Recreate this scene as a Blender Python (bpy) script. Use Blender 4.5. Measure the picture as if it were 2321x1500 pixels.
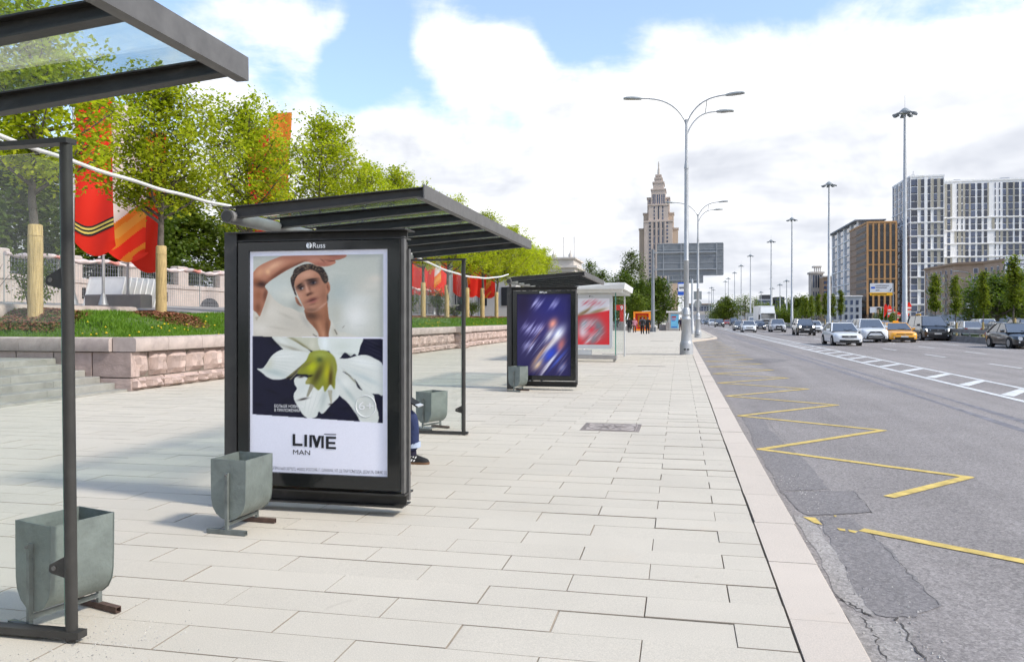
import bpy, bmesh, math, random
import numpy as np
from mathutils import Vector, Matrix, noise as mnoise

R = math.radians
sc = bpy.context.scene
C = sc.collection
for _o in list(bpy.data.objects):
    bpy.data.objects.remove(_o)

# ------------------------------------------------------------------ camera
CAMH = 1.55                      # eye height above the pavement (pavement z = 0)
FPX, CPX, HPY = 1800.0, 1160.5, 723.0
YAW = math.atan(380.0 / 1800.0)
cY, sY = math.cos(YAW), math.sin(YAW)
ROADZ = -0.13
cam_d = bpy.data.cameras.new('camera')
cam = bpy.data.objects.new('camera', cam_d)
C.objects.link(cam)
cam_d.sensor_width = 36.0
cam_d.lens = 36.0 * FPX / 2321.0
cam_d.shift_y = -(750.0 - HPY) / 2321.0
cam_d.clip_start = 0.05
cam_d.clip_end = 6000
cam.location = (0, 0, CAMH)
cam.rotation_euler = (R(90), 0, YAW)
sc.camera = cam

# ------------------------------------------------------------------ sky and sun
SUN_EL = 41.0
SUN_DIR = Vector((0.974 * math.cos(R(SUN_EL)), -0.226 * math.cos(R(SUN_EL)), math.sin(R(SUN_EL)))).normalized()


def pdir(px, py):
    u = (px - CPX) / FPX
    v = (HPY - py) / FPX
    return Vector((u * cY - sY, u * sY + cY, v)).normalized()


world = bpy.data.worlds.new('World')
sc.world = world
world.use_nodes = True
wt = world.node_tree
wt.nodes.clear()


def nn(nt, typ, **kw):
    n = nt.nodes.new(typ)
    for k, v in kw.items():
        setattr(n, k, v)
    return n


def setin(nt, node, idx, val):
    s = node.inputs[idx]
    if hasattr(val, 'is_linked'):
        nt.links.new(val, s)
    else:
        s.default_value = val


def mth(nt, op, a, b=None, c=None, clamp=False):
    n = nn(nt, 'ShaderNodeMath', operation=op, use_clamp=clamp)
    setin(nt, n, 0, a)
    if b is not None:
        setin(nt, n, 1, b)
    if c is not None:
        setin(nt, n, 2, c)
    return n.outputs[0]


def mixc(nt, fac, a, b, mode='MIX'):
    n = nn(nt, 'ShaderNodeMix', data_type='RGBA', blend_type=mode)
    setin(nt, n, 0, fac)
    setin(nt, n, 6, a)
    setin(nt, n, 7, b)
    return n.outputs[2]


def smooth(nt, val, lo, hi, a=0.0, b=1.0):
    n = nn(nt, 'ShaderNodeMapRange', interpolation_type='SMOOTHSTEP')
    setin(nt, n, 0, val)
    n.inputs[1].default_value = lo
    n.inputs[2].default_value = hi
    n.inputs[3].default_value = a
    n.inputs[4].default_value = b
    return n.outputs[0]


def lin(nt, val, lo, hi, a=0.0, b=1.0):
    n = nn(nt, 'ShaderNodeMapRange')
    setin(nt, n, 0, val)
    n.inputs[1].default_value = lo
    n.inputs[2].default_value = hi
    n.inputs[3].default_value = a
    n.inputs[4].default_value = b
    return n.outputs[0]


def noisen(nt, vec, scale, detail=4.0, rough=0.55, dist=0.0, out=0):
    n = nn(nt, 'ShaderNodeTexNoise')
    nt.links.new(vec, n.inputs['Vector'])
    n.inputs['Scale'].default_value = scale
    n.inputs['Detail'].default_value = detail
    n.inputs['Roughness'].default_value = rough
    n.inputs['Distortion'].default_value = dist
    return n.outputs[out]


def build_world():
    nt = wt
    tc = nn(nt, 'ShaderNodeTexCoord').outputs['Generated']
    sky = nn(nt, 'ShaderNodeTexSky', sky_type='NISHITA', sun_disc=False)
    sky.sun_elevation = R(SUN_EL)
    sky.sun_rotation = math.atan2(SUN_DIR.x, SUN_DIR.y)
    sky.altitude = 150
    sky.air_density = 1.0
    sky.dust_density = 1.4
    sky.ozone_density = 1.2
    sep = nn(nt, 'ShaderNodeSeparateXYZ')
    nt.links.new(tc, sep.inputs[0])
    x, y, z = sep.outputs
    zc = mth(nt, 'ADD', mth(nt, 'MAXIMUM', z, 0.0), 0.16)
    comb = nn(nt, 'ShaderNodeCombineXYZ')
    setin(nt, comb, 0, mth(nt, 'DIVIDE', x, zc))
    setin(nt, comb, 1, mth(nt, 'DIVIDE', y, zc))
    setin(nt, comb, 2, mth(nt, 'MULTIPLY', z, 2.5))
    p = comb.outputs[0]
    n1 = noisen(nt, p, 1.7, 6.0, 0.60, 0.25)
    n2 = noisen(nt, p, 1.15, 4.0, 0.55, 0.3)
    n3 = noisen(nt, tc, 9.0, 6.0, 0.60, 0.35)
    # cloud cover: a bank up to about 19 degrees, broken cumulus above it
    zb = mth(nt, 'MULTIPLY_ADD', x, 0.13, 0.335)
    d = mth(nt, 'MAXIMUM', mth(nt, 'MULTIPLY', mth(nt, 'SUBTRACT', zb, z), 3.6), -0.13)
    dens = mth(nt, 'ADD', mth(nt, 'MULTIPLY', mth(nt, 'SUBTRACT', n1, 0.5), 0.95), d)
    dens = mth(nt, 'ADD', dens, mth(nt, 'MULTIPLY', mth(nt, 'SUBTRACT', n3, 0.5), 0.55))
    # the cumulus heads of this sky, and the clear gap left of the middle
    blobs = [((985, 95), 3.0, .34), ((1060, 130), 3.2, .34), ((1150, 110), 2.8, .32), ((560, 70), 5.6, .34),
             ((680, 90), 3.4, .24), ((790, 45), 1.9, .16), ((1000, 10), 2.5, .05), ((1190, 150), 2.6, .25),
             ((850, 105), 3.0, -.26), ((830, 175), 2.8, -.22), ((980, 195), 1.8, -.16), ((640, 172), 2.2, -.2),
             ((1400, 20), 4.2, -.13), ((1270, 25), 3.2, -.10), ((770, 190), 2.2, -.15), ((1700, -30), 5.5, -.24)]
    for (bx, by), deg, amt in blobs:
        dd = pdir(bx, by)
        vm = nn(nt, 'ShaderNodeVectorMath', operation='DOT_PRODUCT')
        nt.links.new(tc, vm.inputs[0])
        vm.inputs[1].default_value = dd
        ang = mth(nt, 'ARCCOSINE', mth(nt, 'MINIMUM', vm.outputs['Value'], 0.99999))
        dens = mth(nt, 'ADD', dens, smooth(nt, ang, R(deg * 1.35), 0.0, 0.0, amt * 1.15))
    mask = smooth(nt, dens, -0.07, 0.26)
    body = smooth(nt, dens, 0.05, 0.5)
    # grey bases in the thick of the bank, bright tops
    n4 = noisen(nt, tc, 5.0, 5.0, 0.58, 0.4)
    shade = smooth(nt, mth(nt, 'ADD', mth(nt, 'MULTIPLY', n2, 0.55), mth(nt, 'MULTIPLY', n4, 0.45)), 0.40, 0.62)
    low = smooth(nt, z, 0.46, 0.22)
    sh = mth(nt, 'MULTIPLY', mth(nt, 'MULTIPLY', shade, low), body)
    right = smooth(nt, x, -0.9, 0.5, 1.12, 1.0)
    cw = mixc(nt, sh, (4.75, 4.8, 4.9, 1), (2.75, 2.88, 3.2, 1))
    skyc = mixc(nt, 1.0, sky.outputs[0], (0.86, 0.98, 1.09, 1), 'MULTIPLY')
    # thin veil that whitens the blue a little
    skyc = mixc(nt, 0.20, skyc, (4.0, 4.35, 4.8, 1))
    col = mixc(nt, mask, skyc, cw)
    bg = nn(nt, 'ShaderNodeBackground')
    nt.links.new(col, bg.inputs[0])
    bg.inputs[1].default_value = 0.11
    out = nn(nt, 'ShaderNodeOutputWorld')
    nt.links.new(bg.outputs[0], out.inputs[0])


build_world()
world.cycles.sampling_method = 'MANUAL'
world.cycles.sample_map_resolution = 256
sun_d = bpy.data.lights.new('sun', 'SUN')
sun = bpy.data.objects.new('sun', sun_d)
C.objects.link(sun)
sun_d.energy = 1.65
sun_d.angle = R(6.5)
sun_d.color = (1.0, 0.95, 0.86)
sun.rotation_euler = SUN_DIR.to_track_quat('Z', 'Y').to_euler()
sun.location = (30, -10, 60)
sc.view_settings.view_transform = 'Standard'
sc.view_settings.look = 'None'
sc.view_settings.exposure = 1.27
sc.view_settings.gamma = 1.0
sc.view_settings.use_curve_mapping = False
sc.render.engine = 'CYCLES'
sc.cycles.max_bounces = 5
sc.cycles.diffuse_bounces = 2
sc.cycles.glossy_bounces = 3
sc.cycles.transparent_max_bounces = 24
sc.cycles.use_denoising = True
sc.cycles.use_adaptive_sampling = True
sc.cycles.adaptive_threshold = 0.03


# ------------------------------------------------------------------ placing helpers (photograph column/row at a distance along the street)
def X_at(px, Y):
    u = (px - CPX) / FPX
    return Y * (u * cY - sY) / (u * sY + cY)


def Z_at(px, py, Y):
    u = (px - CPX) / FPX
    return CAMH + (HPY - py) / FPX * Y / (u * sY + cY)


def ground(px, py, z=0.0):
    dep = (CAMH - z) / ((py - HPY) / FPX)
    u = (px - CPX) / FPX
    return dep * (u * cY - sY), dep * (u * sY + cY)


# ------------------------------------------------------------------ materials
def mat(name, col, rough=0.7, metal=0.0, var=0.0, vscale=3.0, bump=0.0, bscale=40.0, spec=0.4, rnd=0.0,
        dirt=None, dscale=1.2, dlo=0.5, dhi=0.75, coat=0.0, emit=0.0):
    m = bpy.data.materials.new(name)
    m.use_nodes = True
    nt = m.node_tree
    b = nt.nodes['Principled BSDF']
    b.inputs['Roughness'].default_value = rough
    b.inputs['Metallic'].default_value = metal
    b.inputs['Specular IOR Level'].default_value = spec
    if coat:
        b.inputs['Coat Weight'].default_value = coat
        b.inputs['Coat Roughness'].default_value = 0.06
    c = (col[0], col[1], col[2], 1)
    if not (var or bump or rnd or dirt):
        b.inputs['Base Color'].default_value = c
    else:
        tc = nn(nt, 'ShaderNodeTexCoord').outputs['Object']
        co = c
        if var:
            n = noisen(nt, tc, vscale, 5.0, 0.6)
            co = mixc(nt, 1.0, c, lin4(nt, n, 1 - var, 1 + var), 'MULTIPLY')
        if rnd:
            oi = nn(nt, 'ShaderNodeObjectInfo').outputs['Random']
            gi = nn(nt, 'ShaderNodeNewGeometry').outputs['Random Per Island']
            f = mth(nt, 'FRACT', mth(nt, 'ADD', oi, gi))
            co = mixc(nt, 1.0, co, lin4(nt, f, 1 - rnd, 1 + rnd, 0, 1), 'MULTIPLY')
        if dirt:
            n = noisen(nt, tc, dscale, 6.0, 0.65, 0.4)
            co = mixc(nt, smooth(nt, n, dlo, dhi), co, (dirt[0], dirt[1], dirt[2], 1))
        setin(nt, b, 'Base Color', co)
        if bump:
            nb = noisen(nt, tc, bscale, 5.0, 0.6)
            bn = nn(nt, 'ShaderNodeBump')
            bn.inputs['Strength'].default_value = bump
            bn.inputs['Distance'].default_value = 0.02
            nt.links.new(nb, bn.inputs['Height'])
            nt.links.new(bn.outputs[0], b.inputs['Normal'])
    if emit:
        b.inputs['Emission Color'].default_value = c
        b.inputs['Emission Strength'].default_value = emit
    return m


def lin4(nt, val, a, b, lo=0.3, hi=0.7):
    v = lin(nt, val, lo, hi, a, b)
    n = nn(nt, 'ShaderNodeCombineColor')
    for i in range(3):
        nt.links.new(v, n.inputs[i])
    return n.outputs[0]


def glass_mat(name, tint=(0.90, 0.95, 0.92), rough=0.02, ior=1.45, base=0.0, smear=0.0):
    m = bpy.data.materials.new(name)
    m.use_nodes = True
    nt = m.node_tree
    nt.nodes.clear()
    tr = nn(nt, 'ShaderNodeBsdfTransparent')
    tr.inputs[0].default_value = (*tint, 1)
    gl = nn(nt, 'ShaderNodeBsdfGlossy')
    gl.inputs[0].default_value = (1, 1, 1, 1)
    gl.inputs['Roughness'].default_value = rough
    geo = nn(nt, 'ShaderNodeNewGeometry')
    dp = nn(nt, 'ShaderNodeVectorMath', operation='DOT_PRODUCT')
    nt.links.new(geo.outputs['Normal'], dp.inputs[0])
    nt.links.new(geo.outputs['Incoming'], dp.inputs[1])
    r0 = ((ior - 1) / (ior + 1)) ** 2
    f5 = mth(nt, 'POWER', mth(nt, 'SUBTRACT', 1.0, mth(nt, 'ABSOLUTE', dp.outputs['Value'])), 5.0)
    fr_ = mth(nt, 'MULTIPLY_ADD', f5, 1.0 - r0, r0)
    mx = nn(nt, 'ShaderNodeMixShader')
    nt.links.new(mth(nt, 'ADD', fr_, base, clamp=True), mx.inputs[0])
    nt.links.new(tr.outputs[0], mx.inputs[1])
    nt.links.new(gl.outputs[0], mx.inputs[2])
    last = mx.outputs[0]
    if smear:
        df = nn(nt, 'ShaderNodeBsdfDiffuse')
        df.inputs[0].default_value = (0.7, 0.74, 0.72, 1)
        tc = nn(nt, 'ShaderNodeTexCoord').outputs['Object']
        n = noisen(nt, tc, 2.2, 6, 0.6)
        m2 = nn(nt, 'ShaderNodeMixShader')
        nt.links.new(lin(nt, n, 0.3, 0.75, smear * .4, smear), m2.inputs[0])
        nt.links.new(last, m2.inputs[1])
        nt.links.new(df.outputs[0], m2.inputs[2])
        last = m2.outputs[0]
    out = nn(nt, 'ShaderNodeOutputMaterial')
    nt.links.new(last, out.inputs[0])
    return m


def leaf_mat(name, col, col2, trans=0.45):
    m = bpy.data.materials.new(name)
    m.use_nodes = True
    nt = m.node_tree
    nt.nodes.clear()
    gi = nn(nt, 'ShaderNodeNewGeometry').outputs['Random Per Island']
    oi = nn(nt, 'ShaderNodeObjectInfo').outputs['Random']
    tc = nn(nt, 'ShaderNodeTexCoord').outputs['Object']
    n = noisen(nt, tc, 1.6, 3, 0.5)
    f = mth(nt, 'ADD', mth(nt, 'MULTIPLY', gi, 0.6), lin(nt, n, 0.3, 0.7, 0, 0.4))
    co = mixc(nt, f, (*col, 1), (*col2, 1))
    hs = nn(nt, 'ShaderNodeHueSaturation')
    setin(nt, hs, 'Value', lin(nt, oi, 0, 1, 0.86, 1.12))
    nt.links.new(co, hs.inputs['Color'])
    co = hs.outputs[0]
    df = nn(nt, 'ShaderNodeBsdfPrincipled')
    df.inputs['Roughness'].default_value = 0.5
    df.inputs['Specular IOR Level'].default_value = 0.25
    nt.links.new(co, df.inputs['Base Color'])
    ts = nn(nt, 'ShaderNodeBsdfTranslucent')
    co2 = mixc(nt, 1.0, co, (1.25, 1.35, 0.6, 1), 'MULTIPLY')
    nt.links.new(co2, ts.inputs[0])
    mx = nn(nt, 'ShaderNodeMixShader')
    mx.inputs[0].default_value = trans
    nt.links.new(df.outputs[0], mx.inputs[1])
    nt.links.new(ts.outputs[0], mx.inputs[2])
    out = nn(nt, 'ShaderNodeOutputMaterial')
    nt.links.new(mx.outputs[0], out.inputs[0])
    return m


# ------------------------------------------------------------------ mesh helpers
MESHES = {}
TMP = bpy.data.scenes.new('workbench')


class MB:
    def __init__(s):
        s.v = []
        s.f = []
        s.mi = []

    def quadv(s, vs, mi=0):
        b = len(s.v)
        s.v += [tuple(p) for p in vs]
        s.f.append(tuple(range(b, b + len(vs))))
        s.mi.append(mi)
        return s

    def box(s, x0, x1, y0, y1, z0, z1, mi=0, M=None):
        b = len(s.v)
        vs = [(x0, y0, z0), (x1, y0, z0), (x1, y1, z0), (x0, y1, z0), (x0, y0, z1), (x1, y0, z1), (x1, y1, z1), (x0, y1, z1)]
        if M is not None:
            vs = [tuple(M @ Vector(p)) for p in vs]
        s.v += vs
        for q in ((0, 3, 2, 1), (4, 5, 6, 7), (0, 1, 5, 4), (1, 2, 6, 5), (2, 3, 7, 6), (3, 0, 4, 7)):
            s.f.append(tuple(b + i for i in q))
            s.mi.append(mi)
        return s

    def cbox(s, cx, cy, cz, sx, sy, sz, rz=0.0, mi=0, M=None):
        T = Matrix.Translation((cx, cy, cz)) @ (Matrix.Rotation(rz, 4, 'Z') if rz else Matrix())
        if M is not None:
            T = T @ M
        return s.box(-sx / 2, sx / 2, -sy / 2, sy / 2, -sz / 2, sz / 2, mi, T)

    def bevbox(s, x0, x1, y0, y1, z0, z1, c, mi=0):
        """box with chamfered vertical and top edges"""
        def ring(i, z):
            return [(x0 + i, y0 + i, z), (x1 - i, y0 + i, z), (x1 - i, y1 - i, z), (x0 + i, y1 - i, z)]
        return s.loft([ring(0, z0), ring(0, z1 - c), ring(c, z1)], True, True, mi)

    def loft(s, rings, cap0=True, cap1=True, mi=0, closed=True):
        b = len(s.v)
        n = len(rings[0])
        for r in rings:
            s.v += [tuple(p) for p in r]
        for k in range(len(rings) - 1):
            for i in range(n if closed else n - 1):
                j = (i + 1) % n
                s.f.append((b + k * n + i, b + k * n + j, b + (k + 1) * n + j, b + (k + 1) * n + i))
                s.mi.append(mi)
        if cap0:
            s.f.append(tuple(b + i for i in reversed(range(n))))
            s.mi.append(mi)
        if cap1:
            s.f.append(tuple(b + (len(rings) - 1) * n + i for i in range(n)))
            s.mi.append(mi)
        return s

    def tube(s, pts, r, n=8, cap=True, mi=0):
        pts = [Vector(p) for p in pts]
        rs = r if isinstance(r, (list, tuple)) else [r] * len(pts)
        rings = []
        up = None
        for i, p in enumerate(pts):
            t = (pts[min(i + 1, len(pts) - 1)] - pts[max(i - 1, 0)])
            if t.length < 1e-9:
                t = Vector((0, 0, 1))
            t.normalize()
            if up is None:
                up = Vector((1, 0, 0)) if abs(t.x) < 0.9 else Vector((0, 1, 0))
            a = (up - t * up.dot(t))
            if a.length < 1e-6:
                a = t.orthogonal()
            a.normalize()
            up = a
            bb = t.cross(a)
            rings.append([p + a * math.cos(2 * math.pi * k / n) * rs[i] + bb * math.sin(2 * math.pi * k / n) * rs[i] for k in range(n)])
        return s.loft(rings, cap, cap, mi)

    def lathe(s, prof, n=16, cx=0, cy=0, mi=0):
        rings = [[(cx + r * math.cos(2 * math.pi * k / n), cy + r * math.sin(2 * math.pi * k / n), z) for k in range(n)] for r, z in prof]
        return s.loft(rings, True, True, mi)

    def prism(s, poly, a0, a1, axis='y', mi=0):
        """poly: 2-D points, extruded along axis between a0 and a1"""
        def P(p, a):
            if axis == 'y':
                return (p[0], a, p[1])
            if axis == 'x':
                return (a, p[0], p[1])
            return (p[0], p[1], a)
        return s.loft([[P(p, a0) for p in poly], [P(p, a1) for p in poly]], True, True, mi)

    def mesh(s, name, smooth_deg=None, fix=True):
        me = bpy.data.meshes.new(name)
        me.from_pydata([tuple(p) for p in s.v], [], s.f)
        if any(s.mi):
            me.polygons.foreach_set('material_index', s.mi)
        if fix:
            bm = bmesh.new()
            bm.from_mesh(me)
            bmesh.ops.recalc_face_normals(bm, faces=bm.faces)
            bm.to_mesh(me)
            bm.free()
        if smooth_deg:
            me.polygons.foreach_set('use_smooth', [True] * len(me.polygons))
            me.set_sharp_from_angle(angle=R(smooth_deg))
        me.update()
        return me

    def build(s, name, m, parent=None, smooth_deg=None, fix=True):
        ms = m if isinstance(m, (list, tuple)) else [m]
        key = (name, smooth_deg, tuple(x.name for x in ms), np.round(np.array(s.v, dtype=np.float64), 5).tobytes(), len(s.f))
        me = MESHES.get(key) if len(s.v) < 600 else None
        if me is None:
            me = s.mesh(name, smooth_deg, fix)
            for x in ms:
                me.materials.append(x)
            MESHES[key] = me
        return link(name, me, m, parent)


def link(name, me, m, parent=None):
    if m is not None and len(me.materials) == 0:
        for mm in (m if isinstance(m, (list, tuple)) else [m]):
            me.materials.append(mm)
    o = bpy.data.objects.new(name, me)
    C.objects.link(o)
    if parent is not None:
        o.parent = parent
    return o


def tag(o, label=None, cat=None, group=None, kind=None):
    if label:
        o['label'] = label
    if cat:
        o['category'] = cat
    if group:
        o['group'] = group
    if kind:
        o['kind'] = kind
    return o


def thing(name, label, cat, loc=(0, 0, 0), rz=0.0, group=None):
    o = bpy.data.objects.new(name, None)
    C.objects.link(o)
    o.location = loc
    o.rotation_euler = (0, 0, rz)
    o.empty_display_size = 0.2
    return tag(o, label, cat, group)


def struct(o):
    o['kind'] = 'structure'
    return o


def copy_tree(o, parent=None, skip=()):
    c = o.copy()
    C.objects.link(c)
    c.parent = parent
    for ch in list(o.children):
        if ch.name.split('.')[0] in skip:
            continue
        copy_tree(ch, c, skip)
    return c


def place(o, loc, rz=0.0, label=None, group=None, scale=None):
    o.location = loc
    o.rotation_euler = (0, 0, rz)
    if scale:
        o.scale = (scale,) * 3 if isinstance(scale, (int, float)) else scale
    if label:
        o['label'] = label
    if group:
        o['group'] = group
    return o


def text_me(txt, width=None, height=None, bold=0.0):
    cu = bpy.data.curves.new('txt', 'FONT')
    cu.body = txt
    cu.size = 1.0
    cu.align_x = 'LEFT'
    cu.offset = bold
    cu.resolution_u = 3
    ob = bpy.data.objects.new('txt', cu)
    TMP.collection.objects.link(ob)
    with bpy.context.temp_override(scene=TMP, view_layer=TMP.view_layers[0]):
        dg = bpy.context.evaluated_depsgraph_get()
    me = bpy.data.meshes.new_from_object(ob.evaluated_get(dg))
    bpy.data.objects.remove(ob)
    if len(me.vertices) == 0:
        return me
    co = np.array([v.co[:] for v in me.vertices])
    mn, mx = co.min(0), co.max(0)
    sx = (width / (mx[0] - mn[0])) if width else 1
    sz = (height / (mx[1] - mn[1])) if height else sx
    if not width:
        sx = sz
    for v in me.vertices:
        x, y, z = v.co
        v.co = ((x - mn[0]) * sx, 0, (y - mn[1]) * sz)
    return me


def text_obj(name, txt, m, parent, x, y, z, width=None, height=None, bold=0.0):
    """flat lettering in the local XZ plane, facing -Y, lower left corner at x, y, z"""
    me = text_me(txt, width, height, bold)
    me.materials.clear()
    o = link(name, me, m, parent)
    o.location = (x, y, z)
    return o

# ------------------------------------------------------------------ shared materials
def asphalt_mat(name, col, speck=0.35, vs=0.10, sc1=120.0):
    m = bpy.data.materials.new(name)
    m.use_nodes = True
    nt = m.node_tree
    b = nt.nodes['Principled BSDF']
    b.inputs['Roughness'].default_value = 0.86
    b.inputs['Specular IOR Level'].default_value = 0.25
    tc = nn(nt, 'ShaderNodeTexCoord').outputs['Object']
    n1 = noisen(nt, tc, sc1, 3, 0.7)
    n2 = noisen(nt, tc, 0.45, 4, 0.6, 0.3)
    mp = nn(nt, 'ShaderNodeMapping')
    nt.links.new(tc, mp.inputs[0])
    mp.inputs['Scale'].default_value = (0.9, 0.045, 1)
    n3 = noisen(nt, mp.outputs[0], 1.1, 4, 0.55, 0.5)
    vo = nn(nt, 'ShaderNodeTexVoronoi')
    nt.links.new(tc, vo.inputs['Vector'])
    vo.inputs['Scale'].default_value = 48
    co = mixc(nt, 1.0, (*col, 1), lin4(nt, n1, 1 - speck, 1 + speck), 'MULTIPLY')
    co = mixc(nt, 1.0, co, lin4(nt, vo.outputs['Color'], 0.78, 1.22, 0.1, 0.9), 'MULTIPLY')
    co = mixc(nt, 1.0, co, lin4(nt, n2, 1 - vs, 1 + vs), 'MULTIPLY')
    co = mixc(nt, 1.0, co, lin4(nt, n3, 0.80, 1.13), 'MULTIPLY')
    setin(nt, b, 'Base Color', co)
    bn = nn(nt, 'ShaderNodeBump')
    bn.inputs['Strength'].default_value = 0.5
    bn.inputs['Distance'].default_value = 0.008
    nt.links.new(n1, bn.inputs['Height'])
    nt.links.new(bn.outputs[0], b.inputs['Normal'])
    return m


def slab_mat(name, col):
    m = bpy.data.materials.new(name)
    m.use_nodes = True
    nt = m.node_tree
    b = nt.nodes['Principled BSDF']
    b.inputs['Roughness'].default_value = 0.82
    b.inputs['Specular IOR Level'].default_value = 0.3
    geo = nn(nt, 'ShaderNodeNewGeometry')
    pos = geo.outputs['Position']
    oi = nn(nt, 'ShaderNodeObjectInfo').outputs['Random']
    f = mth(nt, 'FRACT', mth(nt, 'ADD', mth(nt, 'MULTIPLY', oi, 7.31), geo.outputs['Random Per Island']))
    n1 = noisen(nt, pos, 160, 3, 0.7)
    n2 = noisen(nt, pos, 0.55, 4, 0.62, 0.4)
    n3 = noisen(nt, pos, 3.2, 5, 0.68, 0.6)
    n4 = noisen(nt, pos, 1.3, 4, 0.6, 0.2)
    co = mixc(nt, 1.0, (*col, 1), lin4(nt, f, 0.968, 1.022, 0, 1), 'MULTIPLY')
    co = mixc(nt, 1.0, co, lin4(nt, n1, 0.82, 1.18), 'MULTIPLY')
    co = mixc(nt, 1.0, co, lin4(nt, n2, 0.93, 1.04), 'MULTIPLY')
    co = mixc(nt, mth(nt, 'MULTIPLY', smooth(nt, n3, 0.64, 0.78), 0.55), co, (0.30, 0.25, 0.19, 1))
    co = mixc(nt, mth(nt, 'MULTIPLY', smooth(nt, n4, 0.58, 0.78), 0.25), co, (0.55, 0.44, 0.33, 1))
    vg = nn(nt, 'ShaderNodeTexVoronoi')
    nt.links.new(pos, vg.inputs['Vector'])
    vg.inputs['Scale'].default_value = 1.1
    sep = nn(nt, 'ShaderNodeSeparateColor')
    nt.links.new(vg.outputs['Color'], sep.inputs[0])
    spot = mth(nt, 'MULTIPLY', smooth(nt, vg.outputs['Distance'], 0.028, 0.016), mth(nt, 'GREATER_THAN', sep.outputs[0], 0.55))
    co = mixc(nt, mth(nt, 'MULTIPLY', spot, 0.6), co, (0.12, 0.11, 0.10, 1))
    setin(nt, b, 'Base Color', co)
    bn = nn(nt, 'ShaderNodeBump')
    bn.inputs['Strength'].default_value = 0.25
    bn.inputs['Distance'].default_value = 0.004
    nt.links.new(n1, bn.inputs['Height'])
    nt.links.new(bn.outputs[0], b.inputs['Normal'])
    return m


M = {}
M['ground'] = mat('ground earth', (0.16, 0.17, 0.12), 0.95, var=0.3, vscale=0.05)
M['asphalt'] = asphalt_mat('asphalt', (0.255, 0.230, 0.216), 0.34, 0.10, 80)
M['asphalt_dark'] = asphalt_mat('patched asphalt', (0.205, 0.188, 0.182), 0.25, 0.08, 90)
M['asphalt_sand'] = asphalt_mat('sandy gutter asphalt', (0.31, 0.285, 0.265), 0.3, 0.2, 90)
M['seam'] = mat('tar seam', (0.185, 0.176, 0.188), 0.9, var=0.3, vscale=6)
M['crack'] = mat('crack', (0.07, 0.063, 0.058), 0.95)
M['slab'] = slab_mat('concrete slab', (0.53, 0.477, 0.395))
M['kerb'] = slab_mat('granite kerb', (0.55, 0.475, 0.40))
M['slab_edge'] = mat('dirty slab edge', (0.27, 0.23, 0.18), 0.95)
M['bed'] = mat('joint sand', (0.15, 0.125, 0.10), 0.95, var=0.3, vscale=8)
M['whiteline'] = mat('white road paint', (0.62, 0.62, 0.61), 0.7, var=0.22, vscale=5, bump=0.2, bscale=150)
M['yellowline'] = mat('yellow road paint', (0.58, 0.42, 0.115), 0.7, var=0.3, vscale=7, bump=0.2, bscale=150)
M['granite'] = mat('pink granite', (0.43, 0.325, 0.285), 0.85, var=0.22, vscale=2.2, bump=0.7, bscale=16, rnd=0.22,
                   dirt=(0.20, 0.16, 0.145), dscale=1.6, dlo=0.56, dhi=0.8)
M['granite_cap'] = mat('dressed pink granite', (0.42, 0.345, 0.31), 0.8, var=0.16, vscale=4, bump=0.2, bscale=60, rnd=0.1,
                       dirt=(0.25, 0.20, 0.18), dscale=1.3, dlo=0.52, dhi=0.8)
M['step'] = mat('stair granite', (0.285, 0.275, 0.245), 0.85, var=0.2, vscale=2.5, bump=0.3, bscale=40, rnd=0.08,
                dirt=(0.2, 0.2, 0.16), dscale=1.8, dlo=0.55, dhi=0.8)
M['lawn'] = mat('lawn', (0.085, 0.135, 0.03), 0.95, var=0.45, vscale=3.5, bump=0.6, bscale=30)
M['mulch'] = mat('bark mulch', (0.24, 0.095, 0.048), 0.95, var=0.5, vscale=14, bump=0.8, bscale=25, rnd=0.35)
M['blade'] = leaf_mat('grass blade', (0.07, 0.165, 0.016), (0.18, 0.30, 0.03), 0.4)
M['dandelion'] = mat('dandelion', (0.75, 0.52, 0.02), 0.8)
M['terrace'] = mat('terrace paving', (0.32, 0.29, 0.26), 0.9, var=0.15, vscale=0.6)

# ------------------------------------------------------------------ ground, road, pavement
g = MB().quadv([(-2500, -400, -0.30), (2500, -400, -0.30), (2500, 4500, -0.30), (-2500, 4500, -0.30)]).build('ground', M['ground'])
struct(g)
rd = MB().quadv([(0.70, -6, ROADZ), (20.6, -6, ROADZ), (20.6, 900, ROADZ), (0.70, 900, ROADZ)]).build('road', M['asphalt'])
struct(rd)
rd2 = MB().quadv([(28.4, -6, ROADZ), (62, -6, ROADZ), (62, 900, ROADZ), (28.4, 900, ROADZ)]).build('far_road', M['asphalt'])
struct(rd2)
md = MB().box(20.55, 28.45, -6, 900, -0.28, 0.02).build('median', M['lawn'])
struct(md)
pavement = MB().quadv([(-30, -6, -0.022), (0.60, -6, -0.022), (0.60, 58, -0.022), (3.2, 71, -0.022), (3.2, 330, -0.022), (-30, 330, -0.022)]).build('pavement', M['bed'])
struct(pavement)

SL, SW = 0.9, 0.3


def slab_mesh(w, d, name='paving_slab'):
    mb = MB()
    j, c = 0.0019, 0.002
    def ring(i, z):
        return [(i, i, z), (w - i, i, z), (w - i, d - i, z), (i, d - i, z)]
    mb.loft([ring(j, -0.05), ring(j, -c), ring(j + c, 0.0)], False, True)
    mb.mi = [1] * 8 + [0]
    return mb


def in_view(x, y, z=0.0):
    u_, v_, w_ = x * cY + y * sY, -x * sY + y * cY, z - CAMH
    if v_ < 0.5:
        return None
    px, py = CPX + FPX * u_ / v_, HPY - FPX * w_ / v_
    if -60 < px < 2380 and py < 1560:
        return v_
    return None


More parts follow.
